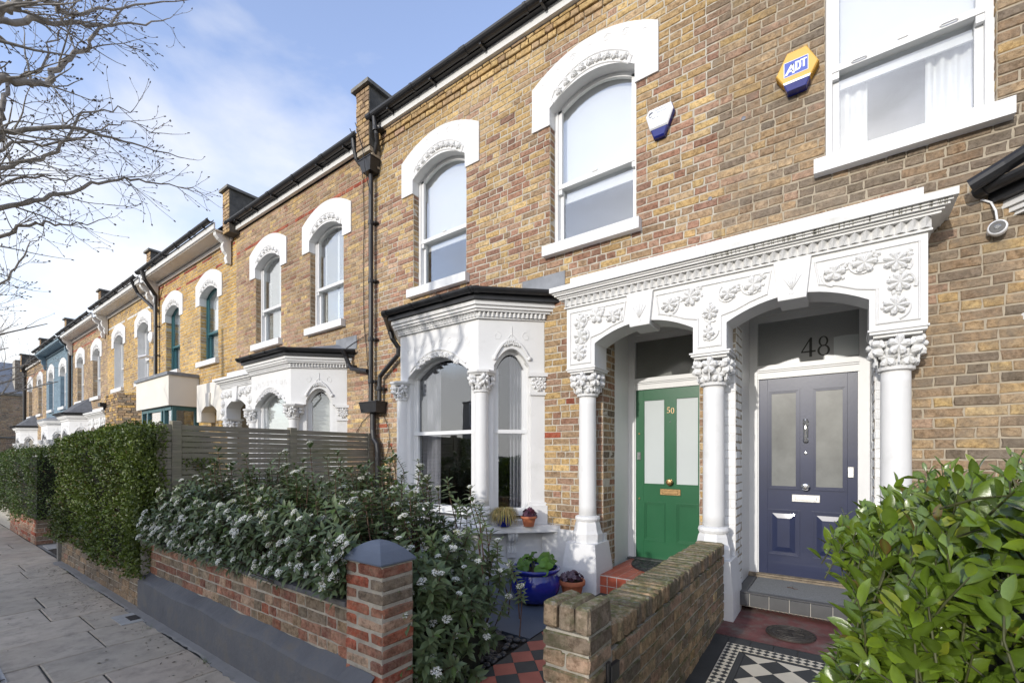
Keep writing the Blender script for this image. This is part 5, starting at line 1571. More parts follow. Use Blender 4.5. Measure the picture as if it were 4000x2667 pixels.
# leaf and twig litter lying along the wall
mb = MB()
for k in range(520):
    x = rs.uniform(-9.5,-2.6) if k % 3 else rs.uniform(-9.3,-6); y = 1.47-abs(rs.gauss(0,0.20)) if k % 4 else rs.uniform(-0.3,1.4)
    a = rs.uniform(0,6.28); L = rs.uniform(0.006,0.02); w_ = L*rs.uniform(0.15,0.5); z = 0.004
    g_ = rs.uniform(0.4,1.2); mb.col = rs.choice([(0.07*g_,0.05*g_,0.03*g_),(0.10*g_,0.075*g_,0.04*g_),(0.05*g_,0.055*g_,0.02*g_),(0.2*g_,0.18*g_,0.14*g_)])
    ca, sa = math.cos(a), math.sin(a)
    mb.add([(x-L*ca,y-L*sa,z),(x+w_*sa,y-w_*ca,z+0.002),(x+L*ca,y+L*sa,z+0.003),(x-w_*sa,y+w_*ca,z+0.004)],[(0,1,2,3)])
mb.build('leaf_litter', 'leaf_hedge', kind='stuff', label='scattered twigs and dead leaves on the pavement', cat='litter')

wd = MB(); wd.col = (0.09,0.14,0.03)
for k in range(60):
    x0 = rs.choice([-7.3,-7.25,-6.8,-8.6,-3.3,-2.75,-2.6,-5.2,-4.0]) + rs.gauss(0,0.05); y0 = 1.46-abs(rs.gauss(0,0.03))
    for j in range(4):
        a = rs.uniform(0,6.28); L = rs.uniform(0.015,0.05)
        wd.add([(x0-0.002,y0,0.0),(x0+0.002,y0,0.0),(x0+L*0.7*math.cos(a),y0+L*0.7*math.sin(a)*0.6,L)],[(0,1,2)])
wd.build('weeds', 'leaf_hedge', kind='stuff', label='small green weeds in the joint at the wall foot', cat='weeds')
# garden ground
sheet('garden_soil', [(-10.72,1.57,gz(1.55)-0.03),(-0.9,1.57,gz(1.55)-0.03),(-0.9,4.55,gz(4.3)-0.03),(-10.72,4.55,gz(4.3)-0.03)], 'soil')
sheet('forecourt', [(-40,1.58,-0.006),(-9.62,1.58,-0.006),(-9.62,4.55,0.02),(-40,4.55,0.02)], 'paving_concrete')
gs = MB()
for (x,y) in ((-11.5,1.62),(-10.9,1.62),(-10.3,1.62),(-11.5,2.25),(-10.9,2.25),(-10.3,2.25)): gs.box(x+0.004,x+0.592,y+0.004,y+0.62,-0.02,0.012)
gs.build('gateway_flags', 'pale_stone', kind='structure')

def sl(x, y, dz): return (x, y, gz(y)+dz)
# path of 50: red and black quarry tiles laid diagonally
p50 = sheet('tiled_path', [sl(-2.0,1.56,0.0),sl(-1.045,1.56,0.0),sl(-1.045,4.262,0.0),sl(-2.0,4.262,0.0)], 'grout_dark')
SL = math.atan(0.055)
def clip_poly(pts, x0, x1, y0, y1):
    def cl(ps, f, inter):
        out = []
        for i in range(len(ps)):
            a, b_ = ps[i], ps[(i+1)%len(ps)]
            fa, fb = f(a), f(b_)
            if fa >= 0: out.append(a)
            if fa*fb < 0:
                t = fa/(fa-fb); out.append((a[0]+(b_[0]-a[0])*t, a[1]+(b_[1]-a[1])*t))
        return out
    for f in (lambda p: p[0]-x0, lambda p: x1-p[0], lambda p: p[1]-y0, lambda p: y1-p[1]):
        pts = cl(pts, f, None)
        if len(pts) < 3: return []
    return pts
def tile_obj(name, pts, mat, parent, h=0.006, g=0.0015):
    if len(pts) < 3: return
    cx = sum(p[0] for p in pts)/len(pts); cy = sum(p[1] for p in pts)/len(pts)
    A = abs(sum(pts[i][0]*pts[(i+1)%len(pts)][1]-pts[(i+1)%len(pts)][0]*pts[i][1] for i in range(len(pts))))/2
    if A < 0.0002: return
    q = [(cx+(x-cx)*(1-g/math.sqrt(A)*1.2), cy+(y-cy)*(1-g/math.sqrt(A)*1.2)) for x,y in pts]
    n = len(q); mb = MB()
    mb.add([sl(x,y,0.0) for x,y in q]+[sl(x,y,h) for x,y in q], [tuple(range(n,2*n))]+[(i,(i+1)%n,n+(i+1)%n,n+i) for i in range(n)])
    mb.build(name, mat, parent)
s_ = 0.150*math.sqrt(0.5)
for i in range(-4,40):
    for j in range(-2,6):
        cx = -2.0+s_*2*j+(s_ if i % 2 else 0); cy = 1.56+s_*i
        if cy > 3.9: continue
        pts = clip_poly([(cx-s_,cy),(cx,cy-s_),(cx+s_,cy),(cx,cy+s_)], -1.995,-1.05,1.565,4.255)
        tile_obj('tile', pts, 'path_red' if i % 2 else 'path_black', p50)
# painted slab, pebble strip and a pale stepping stone beside it
mb = MB(); mb.add([sl(-5.0,3.0,0.004),sl(-2.01,3.0,0.004),sl(-2.01,4.5,0.004),sl(-5.0,4.5,0.004),sl(-5.0,3.0,-0.1),sl(-2.01,3.0,-0.1)], [(0,1,2,3),(4,5,1,0)])
mb.build('painted_slab', 'slab_paint', kind='structure')
mb = MB(); mb.add([sl(-1.99+0.0,4.10,0.010),sl(-1.05,4.10,0.010),sl(-1.05,4.25,0.012),sl(-1.99,4.25,0.012)], [(0,1,2,3)])
sheet('pebble_bed', [sl(-3.2,2.3,-0.02),sl(-2.01,2.3,-0.02),sl(-2.01,2.99,-0.02),sl(-3.2,2.99,-0.02)], 'soil')
mb = MB(); rp = random.Random(5)
for k in range(420):
    x, y = rp.uniform(-2.9,-2.03), rp.uniform(1.95,2.98)
    if -2.66 < x < -2.38 and 2.55 < y < 2.86: continue
    r_ = rp.uniform(0.016,0.030); a = rp.uniform(0,3.14)
    M = Matrix.Rotation(a,3,'Z') @ Matrix.Rotation(rp.uniform(-0.5,0.5),3,'X')
    mb.blob(sl(x,y,-0.012+r_*0.4+0.008*rp.random()), r_*1.35, r_, r_*0.62, M, 8, 5)
mb.build('pebbles', 'pebble', smooth=True, kind='stuff', label='smooth dark pebbles filling the strip beside the checkered path', cat='pebbles')
mb = MB(); mb.add([sl(x,y,h) for h in (-0.02,0.012) for x,y in ((-2.66,2.56),(-2.38,2.54),(-2.37,2.85),(-2.65,2.87))],[(4,5,6,7),(0,1,5,4),(1,2,6,5),(3,0,4,7)])
mb.build('stepping_stone', 'pale_stone', label='pale square stepping stone among the dark pebbles', cat='stone')

# path of 48: black and cream geometric tiles with a triangle border
p48 = sheet('tiled_path', [sl(-0.83,1.56,0.0),sl(0.95,1.56,0.0),sl(0.95,3.86,0.0),sl(-0.83,3.86,0.0)], 'grout_dark')
tile_obj('edging_tile', [(-0.825,1.57),(-0.715,1.57),(-0.715,3.855),(-0.825,3.855)], 'path_black', p48)
for k in range(7): tile_obj('edging_tile', [(-0.712+0.15*k,3.745),(-0.565+0.15*k,3.745),(-0.565+0.15*k,3.855),(-0.712+0.15*k,3.855)], 'path_black', p48, g=0.002)
bw = 0.098
def border(axis, a0, a1, c0, c1):
    """black diamonds with cream triangles between a0..a1 along the axis, c0..c1 across"""
    w = c1-c0; n_ = int(round((a1-a0)/(w*0.5))); st_ = (a1-a0)/n_
    def P(a, c): return (a,c) if axis == 'x' else (c,a)
    for i in range(n_):
        a = a0+i*st_; m = a+st_/2; cm = (c0+c1)/2
        for (lo,hi) in ((c0,cm),(cm,c1)):
            mid = (lo+hi)/2
            tile_obj('border_tile', [P(a,mid),P(m,lo),P(a+st_,mid),P(m,hi)], 'path_black', p48, g=0.0006)
            for q in ([P(a,lo),P(m,lo),P(a,mid)],[P(m,lo),P(a+st_,lo),P(a+st_,mid)],[P(a,hi),P(a,mid),P(m,hi)],[P(a+st_,hi),P(m,hi),P(a+st_,mid)]):
                if i*st_ < 1.4 or axis == 'x': tile_obj('border_tile', q, 'path_cream', p48, g=0.0004)
border('y', 2.44, 3.64, -0.71, -0.71+bw)
border('x', -0.71, 0.16, 3.642, 3.642+bw)
tile_obj('edging_tile', [(-0.608,1.57),(-0.572,1.57),(-0.572,3.60),(-0.608,3.64)], 'path_black', p48)
tile_obj('edging_tile', [(-0.600,3.638),(-0.565,3.604),(0.2,3.604),(0.2,3.638)], 'path_black', p48)
q = 0.0985
for i in range(-1,26):
    for j in range(-1,14):
        cx = -0.5705+q*j; cy = 3.6025-q*i
        if (i+j) % 2 == 0: continue
        pts = clip_poly([(cx-q,cy),(cx,cy-q),(cx+q,cy),(cx,cy+q)], -0.570,0.25,1.60,3.602)
        if cy > 2.2: tile_obj('tile', pts, 'path_cream' if i % 2 == 0 else 'path_black', p48)
# red cement floor before the step with an iron coal-hole plate
rf = sheet('porch_floor', [sl(-0.86,3.858,0.006),sl(0.95,3.858,0.006),(0.95,4.66,gz(4.3)+0.004),(-0.86,4.66,gz(4.3)+0.004)], 'red_floor')
cp = thing('coal_hole_cover', 'round patterned iron coal hole cover in the red porch floor', 'cover', (-0.335,4.13,gz(4.13)+0.01))
cc = (-0.335,4.13); zc = gz(4.13)+0.010
mb = MB(); mb.lathe(cc[0],cc[1],[(0.168,zc-0.006),(0.168,zc+0.004)],36); mb.build('plate', 'cast_iron', cp)
mb = MB()
for r_ in (0.163,0.132,0.096): mb.tube([(cc[0]+r_*math.cos(a*math.pi/18),cc[1]+r_*math.sin(a*math.pi/18),zc+0.006) for a in range(37)], 0.004, 5)
for k in range(24):
    a, b_ = k*math.pi/12, (k+1)*math.pi/12
    mb.tube([(cc[0]+0.134*math.cos(a),cc[1]+0.134*math.sin(a),zc+0.005),(cc[0]+0.16*math.cos((a+b_)/2),cc[1]+0.16*math.sin((a+b_)/2),zc+0.005),(cc[0]+0.134*math.cos(b_),cc[1]+0.134*math.sin(b_),zc+0.005)],0.0028,4)
for k in range(8):
    a = k*math.pi/4
    mb.tube([(cc[0]+r_*math.cos(a+d_),cc[1]+r_*math.sin(a+d_),zc+0.006) for r_,d_ in ((0.015,0),(0.05,0.28),(0.09,0.0),(0.05,-0.28),(0.015,0))],0.0035,4)
mb.build('raised_pattern', 'cast_iron', cp)

# ------------------------------------------------------------------ garden walls
def solid_brick(w, d, h, key, idx, rng, mat, c=0.006):
    mb = MB(); f = rng.uniform(0.85,1.15); mb.col = tuple(x*f for x in PAL[key][idx])
    def oct_(ins):
        x0,x1,y0,y1 = -w/2+ins,w/2-ins,-d/2+ins,d/2-ins; k = c*1.2
        return [(x0+k,y0),(x1-k,y0),(x1,y0+k),(x1,y1-k),(x1-k,y1),(x0+k,y1),(x0,y1-k),(x0,y0+k)]
    vs = []
    for (ins,z) in ((c,0.0),(0,c),(0,h-c),(c,h)):
        vs += [(x+rng.uniform(-.0038,.0038),y+rng.uniform(-.0038,.0038),z+rng.uniform(-.003,.003)) for x,y in oct_(ins)]
    fs = [tuple(range(24,32)), tuple(range(7,-1,-1))]
    for r_ in range(3):
        for k in range(8): fs.append((r_*8+k, r_*8+(k+1)%8, r_*8+8+(k+1)%8, r_*8+8+k))
    mb.add(vs, fs)
    return mb.mesh('brick', mat)

# pier with painted cap at the end of the front wall of 50
pil = thing('gate_pier', 'red brick gate pier with blue grey pyramid cap', 'pier', (-2.22,1.72,0.0))
rk = random.Random(21); px0, px1, py0, py1 = -2.39,-2.05,1.60,1.83
mb = MB(); mb.box(px0+0.006,px1-0.006,py0+0.006,py1-0.006,0.0,0.985); mb.build('core', 'mortar_wall', pil)
z = 0.01; k = 0
while z < 0.97:
    segs = [(px0,px0+0.219),(px0+0.232,px1)] if k % 2 else [(px0,px0+0.105),(px0+0.118,px1)]
    for (a,b_) in segs:
        key, idx = pick(rk, {'S':2.0,'X':4,'P':1.4,'G':0.9,'B':0.3})
        me = solid_brick(b_-a, py1-py0, rk.uniform(0.058,0.064), key, idx, rk, 'brick_old', 0.009)
        link('brick', me, pil, M=Matrix.Translation(((a+b_)/2+rk.uniform(-.003,.003),(py0+py1)/2+rk.uniform(-.003,.003),z)) @ Matrix.Rotation(rk.uniform(-.012,.012),4,'Z'))
    z += 0.076; k += 1
mb = MB(); zc = 0.992; cx, cy = (px0+px1)/2,(py0+py1)/2; hx, hy = 0.178,0.128
rings = []
for t in (0,0.001,0.33,0.6,0.82,1.0):
    f = 1-t; zz = zc+(0.0 if t == 0 else 0.010)+0.105*(1-(1-t)**1.7 if t > 0.001 else 0)
    rings.append([(cx+sx*(hx*f**0.9),cy+sy*(hy*f**0.9),zz) for sx,sy in ((-1,-1),(1,-1),(1,1),(-1,1))])
mb.add([p for r_ in rings for p in r_], [(i*4+k,i*4+(k+1)%4,i*4+4+(k+1)%4,i*4+4+k) for i in range(5) for k in range(4)]+[(20,21,22,23)])
mb.build('cap', 'cap_paint', pil)

# front wall of 50
fw = thing('garden_wall', 'low weathered red brick garden wall with blue grey painted plinth under the flowering shrub', 'wall', (-4.1,1.7,0.0))
wx0, wx1 = -5.90,-2.385
mb = MB(); mb.box(wx0,wx1,1.632,1.84,0.0,0.70); mb.build('core', 'mortar_wall', fw)
WF = Fr((0,1.624,0),(1,0,0),(0,-1,0))
put_bricks(fw, WF, lay(random.Random(22), wx0, wx1, 0.37, 0.70, 0.0765, phase=0.37), lambda r,u,z: pick(r, {'X':5,'G':2.2,'P':2.0,'K':0.7,'B':1.0,'S':0.4}), 221, 300, 'brick_old', (-0.006,0.003))
mb = MB(); i = 0; vs = []; fs = []; xx = wx0-0.06
while xx <= wx1+0.30:
    e = 0.008*math.sin(xx*7)+0.006*math.sin(xx*17+1); ez = 0.010*math.sin(xx*5.3)
    vs += [(xx,1.538,-0.03),(xx,1.534+e*0.3,0.10),(xx,1.536+e*0.4,0.298+ez),(xx,1.552+e*0.4,0.315+ez),(xx,1.632 if xx < wx1 else 1.599,0.375+e)]
    if i:
        for k in range(4): fs.append((5*i-5+k,5*i+k,5*i+k+1,5*i-4+k))
    i += 1; xx += 0.055
fs.append((4,3,2,1,0))
mb.add(vs, fs)
mb.build('plinth', 'plinth_paint', fw, smooth=False)
for k in range(6):
    a = wx0+(wx1-wx0)*k/6; b_ = wx0+(wx1-wx0)*(k+1)/6
    mb = MB(); mb.bevbox(Fr((0,1.60,0),(1,0,0),(0,-1,0)), a+0.003, b_-0.003, -0.26, 0.008, 0.703, 0.735, 0.004); mb.build('coping', 'plinth_paint', fw)
mb = MB(); mb.box(-5.95,-5.905,1.56,1.86,0.36,0.86); 
kk = mb.build('end_post', 'mortar_dark', fw)

# wall of 52 under the hedge
w52 = thing('garden_wall', 'low dark brick garden wall beneath the clipped hedge', 'wall', (-7.8,1.7,0.0))
mb = MB(); mb.box(-9.66,-5.965,1.566,1.80,0.0,0.42); mb.build('core', 'mortar_wall', w52)
put_bricks(w52, Fr((0,1.560,0),(1,0,0),(0,-1,0)), lay(random.Random(23), -9.60, -5.965, 0.0, 0.36, 0.075), lambda r,u,z: pick(r, {'G':5,'K':2,'B':2,'R':0.4}), 231, 250, 'brick_old', (0.0,0.010))
put_bricks(w52, Fr((0,1.560,0),(1,0,0),(0,-1,0)), [(-9.60+0.078*i+0.004,-9.60+0.078*i+0.074,0.365,0.46) for i in range(46)], lambda r,u,z: pick(r, {'G':4,'K':2,'B':1.5}), 232, 46, 'brick_old', (0.0,0.012))
mb = MB(); mb.box(-9.70,-9.605,1.52,1.86,0.0,0.50); mb.build('end_post', 'coping_stone', w52)
# red wall beyond the gateway
w54 = thing('garden_wall', 'low red brick garden wall beyond the gateway at the far left', 'wall', (-13.8,1.7,0.0))
mb = MB(); mb.box(-16.6,-11.71,1.57,1.85,0.0,0.44); mb.build('core', 'mortar', w54)
put_bricks(w54, Fr((0,1.562,0),(1,0,0),(0,-1,0)), lay(random.Random(24), -14.6, -11.70, 0.0, 0.45, 0.075), lambda r,u,z: pick(r, {'S':2,'R':3,'P':2}), 241, 120, 'brick', (0.0,0.004))
put_bricks(w54, Fr((-11.702,1.565,0),(0,1,0),(1,0,0)), lay(random.Random(25), 0, 0.29, 0.0, 0.45, 0.075), lambda r,u,z: pick(r, {'R':3,'G':2,'K':1}), 242, 20, 'brick', (0.0,0.004))

# dividing wall between the two front paths
dw = thing('dividing_wall', 'mossy low brick wall between the two tiled paths', 'wall', (-0.93,2.9,0.1))
mb = MB(); mb.box(-1.03,-0.8255,1.88,4.175,0.0,0.745); mb.box(-1.032,-0.829,1.662,1.88,0.0,0.87); mb.build('core', 'mortar_wall', dw)
put_bricks(dw, Fr((-0.822,1.88,0),(0,1,0),(1,0,0)), lay(random.Random(26), 0.0, 2.295, 0.05, 0.752, 0.0755, phase=0.752-0.0755*10), lambda r,u,z: pick(r, {'T':2.2,'B':3.4,'G':2.6,'Y':0.4,'P':0.8,'K':0.3}), 261, 210, 'brick_moss', (0.0,0.007))
rk = random.Random(27); y = 1.882
while y < 4.15:
    key, idx = pick(rk, {'G':4,'B':3.4,'T':1.2,'K':0.6})
    link('brick', solid_brick(0.218,0.066,0.102,key,idx,rk,'brick_moss',0.009), dw, M=Matrix.Translation((-0.930+rk.uniform(-.004,.004),y+0.034,0.755+rk.uniform(-.004,.004))) @ Matrix.Rotation(rk.uniform(-.03,.03),4,'Z'))
    y += 0.0745
z = 0.02; k = 0
while z < 0.86:
    segs = [(-1.042,-0.937),(-0.927,-0.818)] if k % 2 else [(-1.042,-0.818)]
    for (a,b_) in segs:
        key, idx = pick(rk, {'T':2,'B':3,'P':1.2,'G':3})
        link('brick', solid_brick(b_-a,0.225,0.066,key,idx,rk,'brick_moss',0.008), dw, M=Matrix.Translation(((a+b_)/2+rk.uniform(-.004,.004),1.762+rk.uniform(-.004,.004),z)) @ Matrix.Rotation(rk.uniform(-.015,.015),4,'Z'))
    z += 0.0775; k += 1
for k in range(3):
    a = -1.042+k*0.0755
    link('brick', solid_brick(0.068,0.225,0.108,*pick(rk, {'T':0.6,'G':3,'B':2}),rk,'brick_moss',0.010), dw, M=Matrix.Translation((a+0.036,1.762,z+0.002)) @ Matrix.Rotation(rk.uniform(-.02,.02),4,'Z'))
lt = MB(); lt.box(-0.8175,-0.806,1.80,1.825,0.60,0.72); lt.box(-0.8175,-0.80,1.825,1.905,0.625,0.70); lt.build('gate_catch', 'black_plastic', dw)

# ------------------------------------------------------------------ slatted fence between 50 and 52
fe = thing('slatted_fence', 'weathered grey slatted timber fence between the two front gardens', 'fence', (-5.95,3.1,0.0))
for (y,z1) in ((1.875,1.985),(3.19,1.975),(4.42,1.955)):
    mb = MB(); mb.bevbox(Fr((-5.92,y,0),(0,1,0),(1,0,0)), -0.045, 0.045, -0.09, 0.0, 0.0, z1, 0.004); mb.build('post', 'fence_wood', fe)
rf_ = random.Random(33)
for (y0,y1) in ((1.70,1.828),(1.922,3.143),(3.237,4.373)):
    z = 1.945
    while z > 0.35:
        h_ = rf_.uniform(0.053,0.060)
        mb = MB(); tl = rf_.uniform(-0.004,0.004); x = -5.955+rf_.uniform(-0.003,0.003)
        mb.add([(x+dx,yy,zz+(tl if yy == y1 else 0)) for yy in (y0,y1) for dx,zz in ((0,z-h_),(0.02,z-h_),(0.02,z),(0,z))],
               [(0,1,2,3),(7,6,5,4),(0,4,5,1),(1,5,6,2),(2,6,7,3),(3,7,4,0)])
        mb.build('slat', 'fence_wood', fe)
        z -= h_+rf_.uniform(0.003,0.008)

# ------------------------------------------------------------------ pipes, cables and boxes on the front
def pipe_thing(name, label, runs, boxes=(), clips=(), loc=(0,0,0), r=0.036, cat='drainpipe'):
    t = thing(name, label, cat, loc)
    for pts, rr in runs:
        mb = MB(); mb.tube(pts, rr, 12); mb.build('pipe', 'black_plastic', t, smooth=False)
    for bx in boxes:
        mb = MB(); x0,x1,y0,y1,z0,z1,tp = bx
        mb.add([(x0+tp,y0+tp*0.6,z0),(x1-tp,y0+tp*0.6,z0),(x1-tp,y1,z0),(x0+tp,y1,z0),(x0,y0,z1),(x1,y0,z1),(x1,y1,z1),(x0,y1,z1)],[(0,3,2,1),(4,5,6,7),(0,1,5,4),(1,2,6,5),(2,3,7,6),(3,0,4,7)])
        mb.box(x0-0.01,x1+0.01,y0-0.01,y1,z1+0.001,z1+0.014); mb.build('hopper', 'black_plastic', t)
    for (x,y,z) in clips:
        mb = MB(); mb.lathe(x,y,[(r*1.22,z-0.03),(r*1.28,z-0.02),(r*1.28,z+0.02),(r*1.22,z+0.03)],12); mb.box(x-0.02,x+0.09,y+0.01,FY-0.005,z-0.012,z+0.012); mb.build('socket', 'black_plastic', t)
    return t
PX = -5.93; PYp = FY-0.085
pipe_thing('drainpipe', 'tall black drainpipe with hopper running down between the two brick fronts', [
    ([(PX+0.02,PYp,5.97),(PX+0.02,PYp,2.42)],0.036),
    ([(-5.70,FY-0.185,6.69),(-5.70,FY-0.17,6.56),(-5.70,FY-0.14,6.46),(-5.74,FY-0.10,6.36),(-5.84,PYp,6.20),(-5.86,PYp,6.14)],0.035),
    ([(-6.22,FY-0.185,6.57),(-6.22,FY-0.17,6.44),(-6.22,FY-0.12,6.28),(-6.20,PYp,6.22),(-6.05,PYp,6.17)],0.035),
    ([(-5.86,PYp,2.26),(-5.86,PYp,2.0),(-5.84,PYp,1.86),(-5.76,PYp,1.78),(-5.74,PYp,1.66),(-5.74,PYp,0.3)],0.045)],
    [(-6.06,-5.77,FY-0.20,FY-0.01,5.96,6.14,0.05),(-6.04,-5.62,FY-0.21,FY-0.01,2.26,2.41,0.03)],
    [(PX+0.02,PYp,z) for z in (5.2,4.3,3.4,2.75)]+[(-5.74,PYp,1.55),(-5.74,PYp,0.95),(-5.70,FY-0.16,6.52)], (-5.93,4.4,0.2))
pipe_thing('bay_drainpipe', 'short black drainpipe bending from the right bay gutter into the lower hopper', [
    ([(-5.30,4.28,3.42),(-5.28,4.30,3.30),(-5.26,4.40,3.18),(-5.28,4.41,3.08),(-5.62,4.41,2.86),(-5.70,4.41,2.80),(-5.71,4.41,2.70),(-5.71,4.41,2.40)],0.034)],
    (), [(-5.71,4.41,2.62)], (-5.5,4.4,2.4))
pipe_thing('bay_drainpipe', 'black pipe sloping from the shuttered bay gutter to the tall drainpipe', [
    ([(-6.50,4.30,3.30),(-6.50,4.36,3.20),(-6.48,4.40,3.08),(-6.40,4.40,3.0),(-5.99,4.40,2.92)],0.034)], (), [(-6.47,4.40,3.05)], (-6.3,4.4,2.9))
pipe_thing('drainpipe', 'black drainpipe with swan neck at the teal windowed house', [
    ([(-15.25,FY-0.46,6.58),(-15.25,FY-0.40,6.35),(-15.45,FY-0.10,6.05),(-15.50,FY-0.09,5.8),(-15.50,FY-0.09,3.58)],0.045),
    ([(-16.2,FY-0.46,6.55),(-16.2,FY-0.30,6.2),(-15.62,FY-0.09,5.72),(-15.52,FY-0.09,5.62)],0.042)], (), [(-15.50,FY-0.09,z) for z in (5.2,4.4)], (-15.5,4.4,3.0))
pipe_thing('drainpipe', 'black drainpipe between the brown and the blue painted houses', [([(-25.6,FY-0.42,6.4),(-25.66,FY-0.09,6.0),(-25.66,FY-0.09,2.5)],0.06)], (), (), (-25.7,4.4,2.0))
pipe_thing('drainpipe', 'black drainpipe at the far corner of the terrace', [([(-36.0,FY-0.2,6.4),(-36.1,FY-0.09,6.1),(-36.1,FY-0.09,2.5)],0.07)], (), (), (-36,4.4,2.0))
def cable(label, pts, r=0.0055, sag=0.0):
    P = []
    for i in range(len(pts)-1):
        a, b_ = Vector(pts[i]), Vector(pts[i+1])
        for k in range(6):
            t = k/6; P.append(a+(b_-a)*t+Vector((math.sin((i+t)*5)*0.006,0,-sag*4*t*(1-t))))
    P.append(Vector(pts[-1]))
    mb = MB(); mb.tube(P, r, 6); mb.build('cable', 'black_cable', label=label, cat='cable', group='cables down the wall')
yc = FY-0.02
cable('thin black cable hanging left of the tall drainpipe', [(-6.20,FY-0.26,6.68),(-6.21,yc-0.10,6.45),(-6.19,yc,6.0),(-6.17,yc,5.2),(-6.20,yc,4.4),(-6.16,yc,3.6),(-6.06,yc,2.9),(-6.02,yc-0.02,2.4),(-5.98,yc-0.19,2.3)])
cable('black cable crossing over the hopper of the tall drainpipe', [(-6.05,FY-0.27,6.70),(-6.02,FY-0.22,6.5),(-5.90,FY-0.23,6.2),(-5.87,FY-0.23,5.98),(-5.88,yc-0.09,5.6),(-5.88,yc-0.09,4.4),(-5.88,yc-0.09,3.0),(-5.92,yc-0.10,2.5)])
cable('looped black cable below the lower hopper', [(-5.98,yc,2.28),(-6.2,yc,2.15),(-6.36,yc,2.0),(-6.32,yc,1.85),(-6.12,yc,1.78),(-5.98,yc,1.9),(-6.0,yc,2.2)])
cable('black cable stretched across the wall of the shuttered house', [(-5.98,yc,3.55),(-6.5,yc,3.42),(-7.0,yc,3.28)], 0.005)
cable('curled black cable end to the right of the lower hopper', [(-5.70,yc,2.22),(-5.58,yc,2.05),(-5.55,yc,1.85),(-5.60,yc,1.65),(-5.68,yc,1.5)], 0.005)

# alarm boxes
def text_mesh(s, size, ext=0.0):
    cu = bpy.data.curves.new('lettering', 'FONT'); cu.body = s; cu.size = size; cu.extrude = ext; cu.align_x = 'LEFT'
    o = bpy.data.objects.new('lettering', cu); COL.objects.link(o)
    dg = bpy.context.evaluated_depsgraph_get(); me = bpy.data.meshes.new_from_object(o.evaluated_get(dg))
    bpy.data.objects.remove(o, do_unlink=True); bpy.data.curves.remove(cu)
    return me
def lettering(parent, s, size, fr, u, n, z, mat, shear=0.0, rot=0.0, name='lettering', sx=1.0):
    me = text_mesh(s, size); me.materials.clear(); me.materials.append(MATS[mat])
    vs = []
    for v in me.vertices:
        x, y = v.co.x*sx+shear*v.co.y, v.co.y
        v.co = fr(u+x*math.cos(rot)-y*math.sin(rot), n, z+x*math.sin(rot)+y*math.cos(rot))
    link(name, me, parent)
qa = thing('alarm_box', 'white and blue shield shaped burglar alarm box beside the upper window', 'alarm box', (-1.45,FY-0.04,4.70))
AF = Fr((-1.452,FY-0.004,0),(1,0,0),(0,-1,0))
out_ = [(-0.06,4.715),(0.045,4.715),(0.138,4.93),(0.115,5.005),(-0.105,5.005),(-0.138,4.95)]
def shrink(p, f): 
    cu = sum(a for a,b_ in p)/len(p); cz = sum(b_ for a,b_ in p)/len(p); return [(cu+(a-cu)*f, cz+(b_-cz)*f) for a,b_ in p]
mb = MB(); mb.fprism(AF, out_, 0.0, 0.052, 0.012); mb.build('lower_lens', 'alarm_blue', qa)
upper = [(-0.092,4.80),(0.078,4.80),(0.134,4.935),(0.112,5.002),(-0.102,5.002),(-0.134,4.95)]
mb = MB(); mb.fprism(AF, upper, 0.01, 0.066, 0.012); mb.build('cover', 'alarm_white', qa)
mb = MB(); mb.flathe(AF, -0.078, 4.945, [(0.026,0.066),(0.026,0.0668)], 18); mb.build('emblem', 'logo_grey', qa)
mb = MB(); mb.fprism(AF, [(-0.10,4.935),(-0.06,4.955),(-0.05,4.94),(-0.065,4.925)], 0.0669, 0.0674); mb.build('emblem', 'logo_white', qa)
lettering(qa, 'Quantum', 0.030, AF, -0.040, 0.0668, 4.962, 'logo_grey', sx=0.95)
lettering(qa, 'Security', 0.030, AF, -0.022, 0.0668, 4.935, 'logo_grey', sx=0.95)
lettering(qa, '0800 040 7174', 0.020, AF, -0.075, 0.0668, 4.895, 'logo_grey', sx=1.0)
ad = thing('alarm_box', 'yellow hexagonal burglar alarm box with blue logo panel by the right window', 'alarm box', (-0.31,FY-0.04,4.62))
DF = Fr((-0.312,FY-0.004,0),(1,0,0),(0,-1,0))
hexo = [(-0.062,4.635),(0.062,4.635),(0.148,4.79),(0.068,4.945),(-0.068,4.945),(-0.148,4.79)]
mb = MB(); mb.fprism(DF, hexo, 0.0, 0.075, 0.006); mb.build('case', 'alarm_yellow', ad)
mb = MB(); mb.fprism(DF, [(-0.070,4.622),(0.066,4.622),(0.092,4.684),(-0.092,4.684)], 0.006, 0.080, 0.006); mb.build('strobe_lens', 'alarm_blue', ad)
mb = MB(); mb.fprism(DF, [(-0.090,4.684),(0.090,4.684),(0.098,4.702),(-0.098,4.702)], 0.01, 0.081, 0.002); mb.build('strobe_rim', 'chrome', ad)
mb = MB(); mb.fprism(DF, [(-0.092,4.745),(0.080,4.745),(0.080,4.868),(-0.092,4.868)], 0.076, 0.0768); mb.build('logo_panel', 'logo_white', ad)
mb = MB(); mb.fprism(DF, [(-0.088,4.749),(0.076,4.749),(0.076,4.864),(-0.088,4.864)], 0.0769, 0.0775); mb.build('logo_panel', 'logo_blue', ad)
mb = MB(); n0, n1 = 0.0776,0.0782                                # the three letters
